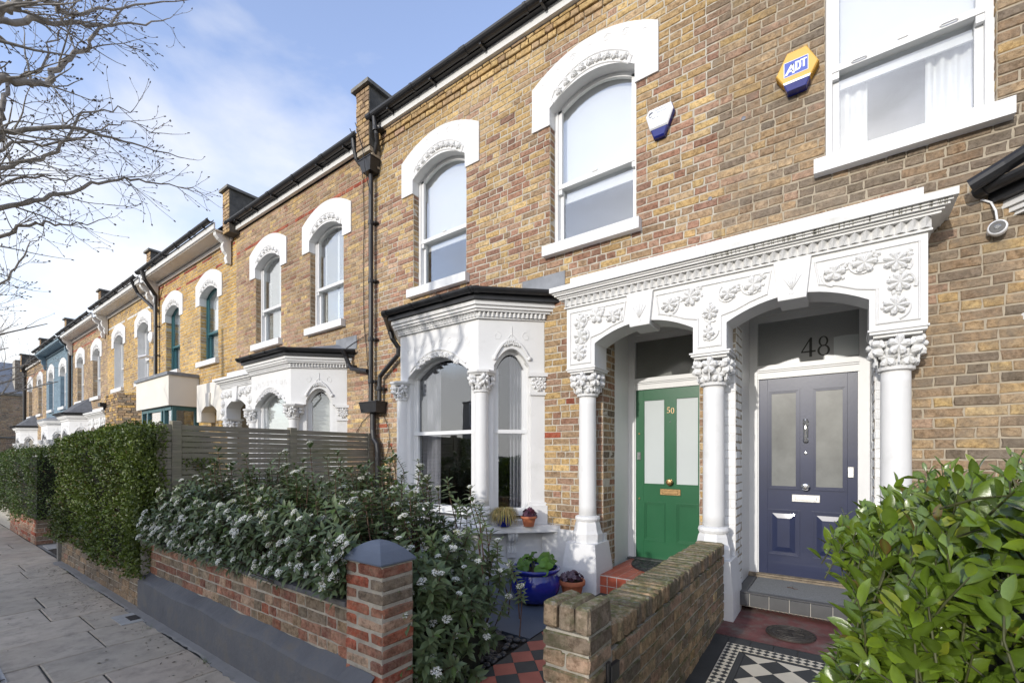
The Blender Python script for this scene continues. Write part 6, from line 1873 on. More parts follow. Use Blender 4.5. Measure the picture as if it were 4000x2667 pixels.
for pts in ([(-0.088,4.760),(-0.066,4.760),(-0.022,4.838),(-0.040,4.838)],[(-0.032,4.760),(-0.014,4.760),(-0.022,4.838),(-0.036,4.838)],[(-0.056,4.778),(-0.022,4.778),(-0.023,4.789),(-0.050,4.789)],
            [(-0.012,4.770),(0.004,4.770),(0.004,4.846),(-0.012,4.846)],[(0.004,4.770),(0.022,4.774),(0.030,4.790),(0.016,4.792),(0.010,4.784),(0.004,4.783)],[(0.016,4.792),(0.030,4.790),(0.032,4.810),(0.030,4.828),(0.016,4.824),(0.018,4.808)],[(0.004,4.833),(0.010,4.832),(0.016,4.824),(0.030,4.828),(0.022,4.842),(0.004,4.846)],
            [(0.024,4.848),(0.070,4.848),(0.070,4.836),(0.024,4.836)],[(0.042,4.780),(0.056,4.780),(0.056,4.836),(0.042,4.836)]):
    mb.fprism(DF, pts, n0, n1)
mb.build('lettering', 'logo_white', ad)
mb = MB()
for k in range(7):
    t = k/7
    for (a,b_) in (((0.148,4.79),(0.062,4.635)),((-0.148,4.79),(-0.062,4.635))):
        u = a[0]+(b_[0]-a[0])*t*0.6; z = a[1]+(b_[1]-a[1])*t*0.6
        s_ = 1 if a[0] > 0 else -1
        mb.fprism(DF, [(u,z),(u+s_*0.004,z-0.001),(u+s_*0.003,z-0.006),(u-s_*0.001,z-0.006)], 0.0, 0.066)
mb.build('side_ribs', 'alarm_yellow', ad, kind='stuff')
# security camera
sc = thing('security_camera', 'small white round security camera hanging on the brown brick wall', 'camera', (0.82,FY-0.1,3.1))
CF = Fr((0.84,FY-0.075,0),(0.97,-0.24,0),(-0.24,-0.97,0)); zc = 3.14
mb = MB(); mb.flathe(CF, 0, zc, [(0.030,-0.06),(0.046,-0.045),(0.050,0.0),(0.048,0.012),(0.040,0.016)], 22); mb.build('body', 'alarm_white', sc, smooth=True)
mb = MB(); mb.flathe(CF, 0, zc, [(0.040,0.0165),(0.038,0.017)], 22); mb.build('face', 'black_plastic', sc)
mb = MB(); mb.flathe(CF, 0, zc, [(0.018,0.0175),(0.012,0.020)], 16); mb.build('lens', 'glass', sc)
mb = MB(); mb.tube([(0.835,FY-0.09,zc+0.045),(0.835,FY-0.06,zc+0.12),(0.82,FY-0.02,zc+0.20),(0.78,FY-0.012,zc+0.235),(0.775,FY+0.0,zc+0.24)],0.0065,8); mb.build('cable', 'alarm_white', sc, smooth=True)
mb = MB(); mb.box(0.80,0.85,FY-0.05,FY+0.0,zc-0.02,zc+0.02); mb.build('mount', 'alarm_white', sc)
for k,(x,z) in enumerate(((-0.72,4.60),(-1.0,3.98))):
    mb = MB(); mb.flathe(FF, x, z, [(0.018,0.0),(0.018,0.006),(0.008,0.007)], 12); mb.build('wall_plug', 'logo_grey', label=('grey round blanking plug left of the yellow alarm box','pale round plug in the bricks between the two front doors')[k], cat='plug')
pipe_thing('overflow_pipe', 'black pipe elbow at the gutter of the right hand bay', [([(0.70,4.36,3.44),(0.86,4.30,3.50),(1.02,4.22,3.56)],0.048)], (), (), (0.8,4.3,3.4))
# things on the far fronts
mb = MB(); mb.flathe(FF, -16.05, 5.0, [(0.16,0.0),(0.16,0.06),(0.10,0.09)], 16); mb.build('alarm_box', 'alarm_white', label='white alarm box beside the drainpipe of the golden brick house', cat='alarm box')
mb = MB(); mb.tube([(-16.05,FY,4.42),(-16.05,FY-0.15,4.45),(-16.12,FY-0.3,4.38)],[0.03,0.04,0.05],8); mb.build('security_camera', 'alarm_white', label='white camera below the alarm box of the golden brick house', cat='camera')
an = thing('aerial', 'thin television aerial above the far roofs', 'aerial', (-16.2,5.2,6.9))
mb = MB(); mb.tube([(-16.0,5.2,6.6),(-16.0,5.2,7.75)],0.02,6); mb.build('mast', 'aluminium', an)
mb = MB(); mb.tube([(-18.4,5.0,7.55),(-15.8,5.25,7.62)],0.012,6); mb.tube([(-18.6,5.0,7.75),(-15.8,5.25,7.86)],0.012,6)
for i in range(12): 
    t = i/12; mb.tube([(-18.3+2.3*t,4.8,7.555+0.06*t),(-18.3+2.3*t,5.4,7.555+0.06*t)],0.007,5)
mb.build('elements', 'aluminium', an)
mb = MB(); mb.lathe(-19.0,6.0,[(0.16,7.0),(0.16,7.7),(0.19,7.7),(0.19,7.78)],12); mb.build('chimney_pot', 'black_plastic', label='dark chimney pot standing above the far gutter', cat='chimney pot')
# ------------------------------------------------------------------ plants
LAUREL_T = None
def leaf_template(kind):
    """points (x along, y across, z up) and faces; second list: 1 on the midrib"""
    if kind == 'laurel':
        st = [(0.0,0.0),(0.10,0.085),(0.30,0.185),(0.55,0.215),(0.78,0.155),(0.93,0.055)]
    elif kind == 'viburnum':
        st = [(0.0,0.0),(0.15,0.11),(0.38,0.19),(0.62,0.17),(0.84,0.075)]
    else:
        st = [(0.0,0.0),(0.3,0.24),(0.7,0.22)]
    V = []; F = []; mid = []
    for (x,w) in st:
        dr = -0.16*x*x
        if w == 0: V.append((x,0,dr)); mid.append(1); continue
        V += [(x,w,dr+0.30*w),(x,0,dr),(x,-w,dr+0.30*w)]; mid += [0,1,0]
    V.append((1.0,0,-0.18)); mid.append(0.6)
    k = len(st)-1
    F += [(0,2,1),(0,3,2)]
    for i in range(k-1):
        a = 1+3*i
        F += [(a,a+1,a+4,a+3),(a+1,a+2,a+5,a+4)]
    a = 1+3*(k-1); t = len(V)-1
    F += [(a,a+1,t),(a+1,a+2,t)]
    return np.array(V,dtype=np.float64), F, np.array(mid)
TPL = {k: leaf_template(k) for k in ('laurel','viburnum','hedge')}

def leaf_mats(dirs, norms):
    d = dirs/np.linalg.norm(dirs,axis=1,keepdims=True)
    n = norms - d*np.sum(norms*d,axis=1,keepdims=True)
    ln = np.linalg.norm(n,axis=1,keepdims=True); n = n/np.maximum(ln,1e-6)
    s = np.cross(n,d)
    return np.stack([d,s,n],axis=2)      # columns: along, across, up
def leaf_cloud(name, kind, P, Dr, Nr, S, C, mat, parent, midc=None, stuff=True, asp=None):
    V, F, mid = TPL[kind]
    R_ = leaf_mats(Dr, Nr); n = len(P); m_ = len(V)
    Vs = np.repeat(V[None],n,axis=0)
    if asp is not None: Vs[:,:,1] *= asp[:,None]
    W = np.einsum('nij,nkj->nki', R_, Vs)*S[:,None,None] + P[:,None,:]
    co = W.reshape(-1,3)
    cols = np.repeat(C[:,None,:],m_,axis=1)
    if midc is not None: cols = cols*(1-0.6*mid[None,:,None]) + (0.6*mid[None,:,None])*np.array(midc)[None,None,:]
    loops = []; starts = []; tot = []
    fl = np.array([i for f in F for i in f]); fs = np.array([len(f) for f in F])
    L = (fl[None]+np.arange(n)[:,None]*m_).ravel()
    lt = np.tile(fs,n); ls = np.concatenate([[0],np.cumsum(lt)[:-1]])
    me = bpy.data.meshes.new(name)
    me.vertices.add(len(co)); me.vertices.foreach_set('co', co.ravel().astype(np.float32))
    me.loops.add(len(L)); me.loops.foreach_set('vertex_index', L.astype(np.int32))
    me.polygons.add(len(lt)); me.polygons.foreach_set('loop_start', ls.astype(np.int32)); me.polygons.foreach_set('loop_total', lt.astype(np.int32))
    me.polygons.foreach_set('use_smooth', np.ones(len(lt),dtype=bool))
    ca = me.color_attributes.new('Col','FLOAT_COLOR','POINT')
    ca.data.foreach_set('color', np.concatenate([cols.reshape(-1,3),np.ones((n*m_,1))],axis=1).ravel().astype(np.float32))
    me.materials.append(MATS[mat]); me.update(); me.validate()
    return link(name, me, parent, kind='stuff' if stuff else None)
def leaf_objects(kind, idx, P, Dr, Nr, S, C, mat, parent, midc, nvar=14, seed=0):
    """single leaves that can be told apart: objects sharing a few meshes"""
    V, F, mid = TPL[kind]; rg = random.Random(seed); mes = []
    order = sorted(idx, key=lambda i: C[i].sum()); groups = np.array_split(order, nvar)
    R_ = leaf_mats(Dr, Nr)
    for g in groups:
        if len(g) == 0: continue
        c = C[list(g)].mean(axis=0)
        mb = MB(); w = rg.uniform(0.85,1.2); bend = rg.uniform(-0.1,0.12); sid = rg.uniform(-0.06,0.06)
        mb.v = [(x, y*w+sid*x*x, z+bend*x*x) for x,y,z in V]; mb.f = list(F)
        mb.c = [tuple(c*(1-0.6*m_)+0.6*m_*np.array(midc)) for m_ in mid]
        me = mb.mesh('leaf', mat, True)
        for i in g:
            M = Matrix([list(R_[i][r]*S[i])+[P[i][r]] for r in range(3)]+[[0,0,0,1]])
            link('leaf', me, parent, M=M)

# ---- laurel in the front corner of 48
lau = thing('laurel_bush', 'large glossy green laurel bush in the right foreground', 'bush', (0.75,1.9,0.05))
rl = random.Random(90); nl = np.random.default_rng(90)
Pn, Dn, Nn_, Sn = [], [], [], []
stems = MB(); gst = MB()
cx, cy, cz = 0.95, 2.05, 0.75
def lau_surf():
    """a point on the rounded-box outside of the bush, with its outward normal"""
    while True:
        f = rl.random()
        if f < 0.36: p = Vector((0.0, rl.uniform(1.30,2.75), rl.uniform(0.05,1.50))); n_ = Vector((-1,0,0))
        elif f < 0.72: p = Vector((rl.uniform(0.0,1.7), 1.25, rl.uniform(0.05,1.56))); n_ = Vector((0,-1,0))
        else: p = Vector((rl.uniform(0.0,1.7), rl.uniform(1.25,2.75), 1.58)); n_ = Vector((0,0,1))
        # round the top edge and bulge
        t = max(0.0,(p.z-0.95)/0.58)
        p.x += 0.30*t*t if n_.x < -0.5 else (0.20*max(0,1-p.x/0.35)*t if n_.z < 0.5 else 0)
        if n_.z > 0.5: p.z -= 0.26*max(0,1-(p.x)/0.40)**1.3 + 0.05*max(0,1-(p.y-1.25)/0.3); 
        p.x += 0.05*math.sin(p.z*7+p.y*3); p.y += 0.05*math.sin(p.z*6+p.x*5); p.z += 0.035*math.sin(p.x*9+p.y*4)
        return p, n_
for k in range(2000):
    p, n_ = lau_surf()
    d = (n_*0.9 + Vector((rl.uniform(-.6,.6),rl.uniform(-.6,.6),rl.uniform(0.0,1.0)))).normalized()
    tip = p + d*rl.uniform(-0.12,0.005); root = tip - d*0.13 + Vector((0,0,-0.02))
    gst.tube([root,(root+tip)/2+Vector((rl.uniform(-.01,.01),rl.uniform(-.01,.01),rl.uniform(-.01,.01))),tip],[0.0028,0.0024,0.0015],5,False)
    n = rl.randint(6,9); ph = rl.uniform(0,6.28)
    side = d.orthogonal().normalized(); s2 = d.cross(side)
    for i in range(n):
        t = 0.12+0.88*i/(n-1); a = ph+i*2.4
        rad = side*math.cos(a)+s2*math.sin(a)
        open_ = 0.95-0.60*t
        ld = (d*(0.45+0.5*t)+rad*open_+Vector((rl.uniform(-.12,.12),)*1+(rl.uniform(-.12,.12),rl.uniform(-.15,.05)))).normalized()
        up = (d*0.8 - rad*0.25 + Vector((0,-0.25,0.55)) + Vector((rl.uniform(-.3,.3),rl.uniform(-.3,.3),rl.uniform(-.3,.3))))
        Pn.append(root+(tip-root)*t+rad*0.004); Dn.append(ld); Nn_.append(up); Sn.append(rl.uniform(0.042,0.084)*(0.78 if i == n-1 else 1))
for k in range(10):
    p, n_ = lau_surf(); a = Vector((rl.uniform(0.5,1.3),rl.uniform(1.7,2.4),0.0)); b_ = p-n_*0.16
    m_ = (a+b_)/2+Vector((rl.uniform(-.12,.12),rl.uniform(-.12,.12),0.15))
    stems.tube([a,m_,b_],[0.011,0.008,0.004],6)
Pn = np.array(Pn); Dn = np.array(Dn); Nn_ = np.array(Nn_); Sn = np.array(Sn)
v = nl.random(len(Pn))
Cn = np.stack([0.078+0.085*v, 0.140+0.095*v, 0.010+0.008*v],axis=1)*(0.50+0.85*nl.random((len(Pn),1)))
yel = nl.random(len(Pn)) < 0.05; Cn[yel] = np.array([0.30,0.33,0.03])*(0.7+0.4*nl.random((yel.sum(),1)))
dead = nl.random(len(Pn)) < 0.012; Cn[dead] = np.array([0.20,0.10,0.035])*(0.6+0.6*nl.random((dead.sum(),1)))
dist = np.linalg.norm(Pn-np.array([0,0,1.6]),axis=1)
size = Sn/dist + 0.03*np.array([1.0 if inview(p,40) else -5 for p in Pn])
idx = np.argsort(-size)[:300]; rest = np.setdiff1d(np.arange(len(Pn)), idx)
leaf_objects('laurel', list(idx), Pn, Dn, Nn_, Sn, Cn, 'leaf_laurel', lau, (0.14,0.21,0.035), 24, 4)
leaf_cloud('foliage','laurel',Pn[rest],Dn[rest],Nn_[rest],Sn[rest],Cn[rest],'leaf_laurel',lau,(0.14,0.21,0.035),asp=nl.uniform(0.85,1.2,len(rest)))
stems.build('branches','stem_brown',lau,smooth=True,kind='stuff'); gst.build('shoots','stem_green',lau,smooth=True,kind='stuff')
core = MB(); core.blob((1.02,2.05,0.60),0.86,0.66,0.72,None,18,12); core.build('shade_core','hedge_core',lau,smooth=True)  # solid dark filler, stands in for shade in the gaps between leaves
mb = MB(); mb.box(-0.02,1.9,1.45,1.62,0.0,0.42)

# ---- clipped hedges
def hedge(label, x0, x1, y0, y1, z0, z1, n, seed, cols, loc, droop=0.0, size=(0.024,0.042), nose=False):
    h = thing('clipped_hedge', label, 'hedge', loc, 'hedges along the pavement')
    g = np.random.default_rng(seed)
    A = [(y1-y0)*(z1-z0)*0.9, (x1-x0)*(z1-z0), (x1-x0)*(y1-y0)*0.8]; A = np.array(A)/sum(A)
    k = g.choice(3, n, p=A)
    X = g.uniform(x0,x1,n); Y = g.uniform(y0,y1,n); Z = g.uniform(z0,z1,n)
    dep = np.abs(g.normal(0,0.05,n))
    Nm = np.zeros((n,3))
    X[k==0] = x1-dep[k==0]; Nm[k==0,0] = 1
    Y[k==1] = y0+dep[k==1]; Nm[k==1,1] = -1
    Z[k==2] = z1-dep[k==2]; Nm[k==2,2] = 1
    # rounded shoulders, uneven clipping, ragged skirt
    zz = (Z-z0)/(z1-z0)
    rx = np.clip((X-(x1-0.22))/0.22,0,1); ry = np.clip(((y0+0.22)-Y)/0.22,0,1); rz = np.clip((zz-0.80)/0.20,0,1)
    X -= 0.10*rx*rz+0.10*rx*ry; Y += 0.12*ry*rz+0.08*rx*ry; Z -= 0.07*rz*np.maximum(rx,ry)
    w = 0.06*np.sin(X*2.3+Z*3.1)+0.045*np.sin(X*5.7+Z*7.3+1)+0.04*np.sin(Y*6+Z*5)+0.035*np.sin(X*13+Z*11)+0.03*np.sin(X*19-Z*23)
    Y[k==1] += w[k==1]; X[k==0] += w[k==0]; Z[k==2] += 0.6*w[k==2]
    Y[k==1] += 0.10*np.clip(0.35-zz[k==1],0,1)
    jit = g.normal(0,0.6,(n,3))
    Dr = jit + Nm*0.7 + np.array([0,0,0.35]); Nr = Nm*0.9+g.normal(0,0.55,(n,3))+np.array([0,0,0.5])
    S = g.uniform(size[0],size[1],n)
    v = g.random((n,1)); C = np.array(cols[0])*(1-v)+np.array(cols[1])*v; C *= (0.7+0.6*g.random((n,1)))
    pt = np.sin(X*2.1+Z*2.7)*np.sin(Z*3.9-X*1.3+Y*2)+0.6*np.sin(X*6.1+Z*4.3+2)
    C *= (1.0+0.22*pt)[:,None]; br = (g.random(n) < 0.05+0.05*(pt < -0.6)); C[br] = np.array([0.13,0.085,0.035])*(0.6+0.6*g.random((br.sum(),1)))
    leaf_cloud('foliage','hedge',np.stack([X,Y,Z],1),Dr,Nr,S,C,'leaf_hedge',h)
    if nose:
        m2 = 7000; a_ = g.uniform(0,1,m2)
        X = -6.25+0.42*g.random(m2)**0.6; Y = 1.44+0.34*g.random(m2); Z = 0.34+1.58*g.random(m2)
        keep = (X < -5.84+0.05*np.sin(Z*9+Y*20)) ; X, Y, Z = X[keep], Y[keep], Z[keep]; m2 = len(X)
        Nm = np.tile(np.array([0.75,-0.5,0.15]),(m2,1)); v = g.random((m2,1)); C = (np.array(cols[0])*(1-v)+np.array(cols[1])*v)*(0.7+0.6*g.random((m2,1)))
        leaf_cloud('foliage','hedge',np.stack([X,Y,Z],1),g.normal(0,0.6,(m2,3))+Nm*0.6+np.array([0,0,0.3]),Nm+g.normal(0,0.6,(m2,3)),g.uniform(size[0],size[1],m2),C,'leaf_hedge',h)
    c = MB(); c.box(x0+0.05,x1-0.13,y0+0.14,y1-0.05,max(z0-0.05,0.3),z1-0.14); c.build('shade_core','hedge_core',h)  # dark filler box, blocks the view and stands in for inner shade
    tw = MB(); rg = random.Random(seed)
    for i in range(160):
        x = rg.uniform(x0,x1); z = rg.uniform(z0-0.12,z0+0.9); y = y0+0.10
        a = Vector((x,y+0.05,z)); b_ = a+Vector((rg.uniform(-.12,.12),-rg.uniform(0.02,0.12),rg.uniform(0.02,0.2)))
        tw.tube([a,b_],[0.004,0.0015],4,False)
    tw.build('twigs','stem_brown',h,kind='stuff')
    return h
hedge('long clipped hedge behind the dark brick wall, its near end in shade', -9.60,-5.98,1.45,2.30,0.40,1.92,46000,95,((0.058,0.086,0.018),(0.125,0.165,0.028)),(-7.8,1.9,0.4),nose=True)
hedge('clipped hedge beyond the gateway at the far left', -17.0,-11.62,1.45,2.40,0.42,1.72,20000,96,((0.05,0.085,0.02),(0.10,0.145,0.03)),(-14.3,1.9,0.4),size=(0.026,0.04))
# sparse growth spilling from the near end of the hedge over the wall foot
# ---- flowering viburnum along the front wall of 50
vib = thing('viburnum_shrub', 'viburnum shrub covered in white flower clusters behind the front wall', 'shrub', (-3.8,2.2,0.1))
rv = random.Random(97); gv = np.random.default_rng(97)
Pv, Dv, Nv, Sv, Fl = [], [], [], [], []
vst = MB()
def stem(base, tip, nleaf, sz, flower, r0=0.005):
    base, tip = Vector(base), Vector(tip)
    mid = (base+tip)/2 + Vector((rv.uniform(-.05,.05),rv.uniform(-.05,.05),0.06))
    vst.tube([base,mid,tip],[r0,r0*0.8,r0*0.45],5,False)
    d = (tip-mid).normalized(); side = d.orthogonal().normalized(); s2 = d.cross(side); ph = rv.uniform(0,6.28)
    L = (tip-mid).length
    for i in range(nleaf):
        t = 1-(i//2)*rv.uniform(0.085,0.11); 
        if t < 0.0: break
        p = mid+(tip-mid)*max(t,0) if t > 0 else mid
        a = ph+(i//2)*1.57+(i % 2)*3.14159+rv.uniform(-.3,.3)
        rad = side*math.cos(a)+s2*math.sin(a)
        ld = (rad*(0.45+0.5*(1-t)+0.25)+d*(0.75 if t > 0.85 else 0.3)+Vector((0,0,-0.25*(1-t)))).normalized()
        up = d*0.9-rad*0.15+Vector((rv.uniform(-.35,.35),rv.uniform(-.35,.35),0.5))
        Pv.append(p); Dv.append(ld); Nv.append(up); Sv.append(sz*rv.uniform(0.75,1.2)*(0.7 if t > 0.93 else 1))
    if flower: Fl.append((tip+d*0.012, d, rv.uniform(0.6,1.15), rv.random()))
def top_z(x, y):
    if x < -2.55: 
        e = min(1.0,(x+5.95)/0.8)
        return 1.25+0.10*math.sin(x*3.3)+0.07*math.sin(x*7.1+1)+0.10*(y-1.9)-0.28*(1-e)
    return 1.12-0.50*max(0,(x+2.35))/0.65+0.06*math.sin(x*9)
for k in range(980):
    u = rv.random()
    if u < 0.70:
        x = rv.uniform(-5.78,-2.45); y = 1.80+1.0*rv.random()**1.6
    else:
        x = rv.uniform(-2.5,-2.10); y = rv.uniform(1.90,2.65)
    zt = top_z(x,y)
    if x < -2.45:
        f = rv.random()
        if f < 0.42:   # street side of the shrub, leaning out over the coping
            zt2 = rv.uniform(0.80,zt); lean = 0.06+0.14*(1-(zt2-0.7)/0.7)+rv.uniform(-.04,.08)
            y2 = 1.72-lean+0.10*max(0,zt2-1.1); x2 = x
            stem((x,2.0,zt2-0.42),(x2+rv.uniform(-.1,.1),y2,zt2-0.05*rv.random()),18,0.078,rv.random() < 0.66)
        else:
            y2 = y; sp = 0.22 if rv.random() < 0.06 else 0.0
            stem((x+rv.uniform(-.1,.1),y+0.05,zt-0.52),(x,y2,zt+rv.uniform(-.14,.10)+sp),20,0.078,rv.random() < 0.55)
    else:
        f = rv.random()
        zt2 = rv.uniform(0.14,max(0.3,zt)); 
        sx = 1 if rv.random() < 0.55 else 0
        tip = (x+0.10*sx+rv.uniform(-.05,.12), y-0.16*(1-sx)-rv.uniform(0,.08), zt2)
        stem((x-0.05,y+0.05,max(0.06,zt2-0.45)),tip,20,0.082,rv.random() < 0.5)
for (x,y,z) in ((-2.05,2.35,1.30),(-2.15,2.55,1.22),(-2.42,2.75,1.34),(-2.62,2.7,1.40),(-2.02,2.6,0.98),(-1.92,2.6,0.84),(-3.3,3.0,1.55),(-3.75,3.1,1.60),(-4.85,3.9,1.78),(-4.9,4.0,1.66),(-4.75,3.95,1.60)):
    stem((x+0.02,y+0.1,max(0.1,z-0.42)),(x,y,z),26,0.066,rv.random() < 0.6)
    stem((x+0.02,y+0.1,max(0.1,z-0.55)),(x+0.06,y+0.06,z-0.18),22,0.066,rv.random() < 0.6)
Pv = np.array(Pv); Dv = np.array(Dv); Nv = np.array(Nv); Sv = np.array(Sv)
v = gv.random((len(Pv),1)); Cv = (np.array([0.075,0.104,0.052])*(1-v)+np.array([0.14,0.178,0.082])*v)*(0.75+0.5*gv.random((len(Pv),1)))
young = gv.random(len(Pv)) < 0.06; Cv[young] = np.array([0.10,0.16,0.035])*(0.8+0.4*gv.random((young.sum(),1)))
ar = np.array([(Sv[i]/max(0.3,np.linalg.norm(Pv[i]-np.array([0,0,1.6])))) if inview(Pv[i],20) else 0 for i in range(len(Pv))])
idx = np.argsort(-ar)[:300]; rest = np.setdiff1d(np.arange(len(Pv)), idx)
leaf_objects('viburnum', list(idx), Pv, Dv, Nv, Sv, Cv, 'leaf_viburnum', vib, (0.085,0.13,0.05), 16, 6)
leaf_cloud('foliage','viburnum',Pv[rest],Dv[rest],Nv[rest],Sv[rest],Cv[rest],'leaf_viburnum',vib,(0.085,0.13,0.05))
vst.build('stems','stem_brown',vib,kind='stuff')
fmes = []
for k in range(8):                                               # flat-topped heads of small white florets
    mb = MB(); rg = random.Random(300+k); white = 0.85 if k < 6 else 0.3
    for i in range(92):
        a = rg.uniform(0,6.28); q = math.sqrt(rg.random())*0.030; z = 0.012*(1-(q/0.03)**2)+rg.uniform(-.003,.003)
        w_ = rg.random() < white
        g_ = rg.uniform(0.85,1.05); mb.col = (0.82*g_,0.81*g_,0.77*g_) if w_ else rg.choice([(0.36*g_,0.40*g_,0.14*g_),(0.50*g_,0.50*g_,0.27*g_),(0.42*g_,0.33*g_,0.25*g_)])
        r_ = rg.uniform(0.0040,0.0062) if w_ else rg.uniform(0.0025,0.0040)
        x, y = q*math.cos(a), q*math.sin(a); b0 = rg.uniform(0,6.28)
        vs = [(x,y,z+0.001)]
        for j in range(10):
            aa = b0+j*math.pi/5; rr = r_*(1.0 if j % 2 == 0 else 0.55); vs.append((x+rr*math.cos(aa),y+rr*math.sin(aa),z+0.0025+rg.uniform(-.001,.001)))
        mb.add(vs, [(0,1+j,1+(j+1)%10) for j in range(10)])
        mb.col = (0.16,0.19,0.06)
        mb.add([(x,y,z),(x+0.0006,y,z),(x*0.25,y*0.25,z-0.03)],[(0,1,2)])
    fmes.append(mb.mesh('flower_cluster','petal'))
for (p,d,s_,q) in Fl:
    up = (d+Vector((0,-0.35,0.5))).normalized()
    M = Matrix.Translation(p) @ up.to_track_quat('Z','Y').to_matrix().to_4x4() @ Matrix.Diagonal((s_,s_,s_,1))
    link('flower_cluster', fmes[int(q*8) % 8], vib, M=M)
core = MB(); core.blob((-4.1,2.35,0.62),1.55,0.42,0.52,None,16,8); core.blob((-2.2,2.32,0.34),0.20,0.26,0.40,None,12,8); core.build('shade_core','hedge_core',vib,smooth=True)  # dark filler blobs painted as the shade among the stems

# ---- pots
def pot(t, cx, cy, z, prof, mat, soil_r, soil_z, seg=28, name='pot'):
    mb = MB(); mb.lathe(cx,cy,[(r_,z+zz) for r_,zz in prof],seg,False)
    mb.add([(cx+prof[0][0]*math.cos(2*math.pi*k/seg),cy+prof[0][0]*math.sin(2*math.pi*k/seg),z+prof[0][1]) for k in range(seg)],[tuple(range(seg))])
    p_ = mb.build(name, mat, t, smooth=True)
    s = MB(); s.lathe(cx,cy,[(soil_r,z+soil_z),(soil_r*0.5,z+soil_z+0.012),(0.005,z+soil_z+0.016)],18,False); s.build('soil','soil',t)
    return p_
# big cobalt pot
zb = gz(3.72)+0.006; bx, by_ = -2.43, 3.72
bp = thing('plant_pot', 'large glazed cobalt blue pot with broad green leaves', 'plant pot', (bx,by_,zb))
pot(bp, bx, by_, zb, [(0.13,0.0),(0.18,0.02),(0.232,0.10),(0.245,0.17),(0.232,0.235),(0.208,0.275),(0.205,0.285),(0.235,0.298),(0.243,0.312),(0.238,0.328),(0.215,0.330),(0.198,0.315),(0.195,0.27)], 'cobalt_glaze', 0.20, 0.28, 40)
rb_ = random.Random(61); broad = MB(); stk = MB()
for k in range(13):
    a = rb_.uniform(0,6.28); L = rb_.uniform(0.10,0.24); r_ = rb_.uniform(0.05,0.085); h_ = rb_.uniform(0.06,0.20)
    base = Vector((bx+0.05*math.cos(a),by_+0.05*math.sin(a),zb+0.28)); p = base+Vector((L*0.6*math.cos(a),L*0.6*math.sin(a),h_))
    stk.tube([base,(base+p)/2+Vector((0,0,0.03)),p],[0.006,0.005,0.004],6)
    up = Vector((0.4*math.cos(a)+rb_.uniform(-.4,.4),0.4*math.sin(a)-0.35+rb_.uniform(-.3,.3),0.8)).normalized(); side = up.orthogonal().normalized(); s2 = up.cross(side)
    g_ = rb_.uniform(0.75,1.25); mb = MB(); mb.col = (0.10*g_,0.21*g_,0.025*g_); vs = [p]
    for ring,(q,hh) in enumerate(((0.5,0.010),(1.0,-0.012))):
        for i in range(14):
            aa = 2*math.pi*i/14; f = 1+0.18*math.sin(aa*3+k)
            vs.append(p+(side*math.cos(aa)+s2*math.sin(aa))*r_*q*f+up*(hh+0.012*math.sin(aa*4+k)))
    mb.add(vs,[(0,1+i,1+(i+1)%14) for i in range(14)]+[(1+i,15+i,15+(i+1)%14,1+(i+1)%14) for i in range(14)])
    mb.build('leaf','leaf_laurel' if False else 'leaf_viburnum',bp,smooth=True)
stk.build('stalks','stem_green',bp,kind='stuff')
def heuchera(t, cx, cy, z, R_, n, seed):
    rg = random.Random(seed)
    for k in range(n):
        a = rg.uniform(0,6.28); q = R_*math.sqrt(rg.random()); h_ = rg.uniform(0.02,0.09)*(1.25-q/R_*0.6); r_ = rg.uniform(0.022,0.036)
        p = Vector((cx+q*math.cos(a),cy+q*math.sin(a),z+h_)); up = Vector((0.7*math.cos(a)*q/R_+rg.uniform(-.3,.3),0.7*math.sin(a)*q/R_-0.25+rg.uniform(-.3,.3),0.8)).normalized()
        side = up.orthogonal().normalized(); s2 = up.cross(side); g_ = rg.uniform(0.6,1.4)
        mb = MB(); mb.col = rg.choice([(0.085*g_,0.022*g_,0.038*g_),(0.055*g_,0.020*g_,0.035*g_),(0.14*g_,0.10*g_,0.12*g_)]); vs = [p]
        for ring,(qq,hh) in enumerate(((0.55,0.006),(1.0,-0.003))):
            for i in range(15):
                aa = 2*math.pi*i/15; f = 1-0.22*(i % 3 == 0) if ring else 1
                vs.append(p+(side*math.cos(aa)+s2*math.sin(aa))*r_*qq*f+up*(hh+0.006*math.sin(aa*5+k)))
        mb.add(vs,[(0,1+i,1+(i+1)%15) for i in range(15)]+[(1+i,16+i,16+(i+1)%15,1+(i+1)%15) for i in range(15)])
        mb.build('leaf','heuchera',t,smooth=True)
TP = [(0.62,0.0),(0.64,0.03),(0.86,0.72),(0.88,0.74),(1.0,0.76),(1.03,0.80),(1.03,0.98),(1.0,1.0),(0.90,1.0),(0.88,0.9)]
zt = gz(3.95)+0.006
tp = thing('plant_pot', 'terracotta pot with purple leaves standing beside the blue pot', 'plant pot', (-2.14,3.93,zt))
pot(tp, -2.14, 3.93, zt, [(0.125*r_,0.19*z) for r_,z in TP], 'terracotta', 0.112, 0.17); heuchera(tp, -2.14, 3.93, zt+0.175, 0.11, 46, 3)
t2 = thing('plant_pot', 'small terracotta pot with purple leaves on the bay sill', 'plant pot', (-2.855,4.235,0.816))
pot(t2, -2.84, 4.215, 0.816, [(0.088*r_,0.115*z) for r_,z in TP], 'terracotta', 0.078, 0.10); heuchera(t2, -2.84, 4.215, 0.816+0.105, 0.075, 34, 4)
t3 = thing('plant_pot', 'blue pot with straw coloured trailing grass on the bay sill', 'plant pot', (-3.05,4.05,0.816))
pot(t3, -3.055, 4.045, 0.816, [(0.06,0.0),(0.085,0.03),(0.098,0.08),(0.094,0.13),(0.10,0.14),(0.09,0.14),(0.085,0.12)], 'cobalt_glaze', 0.085, 0.12)
rg = random.Random(66); mb = MB()
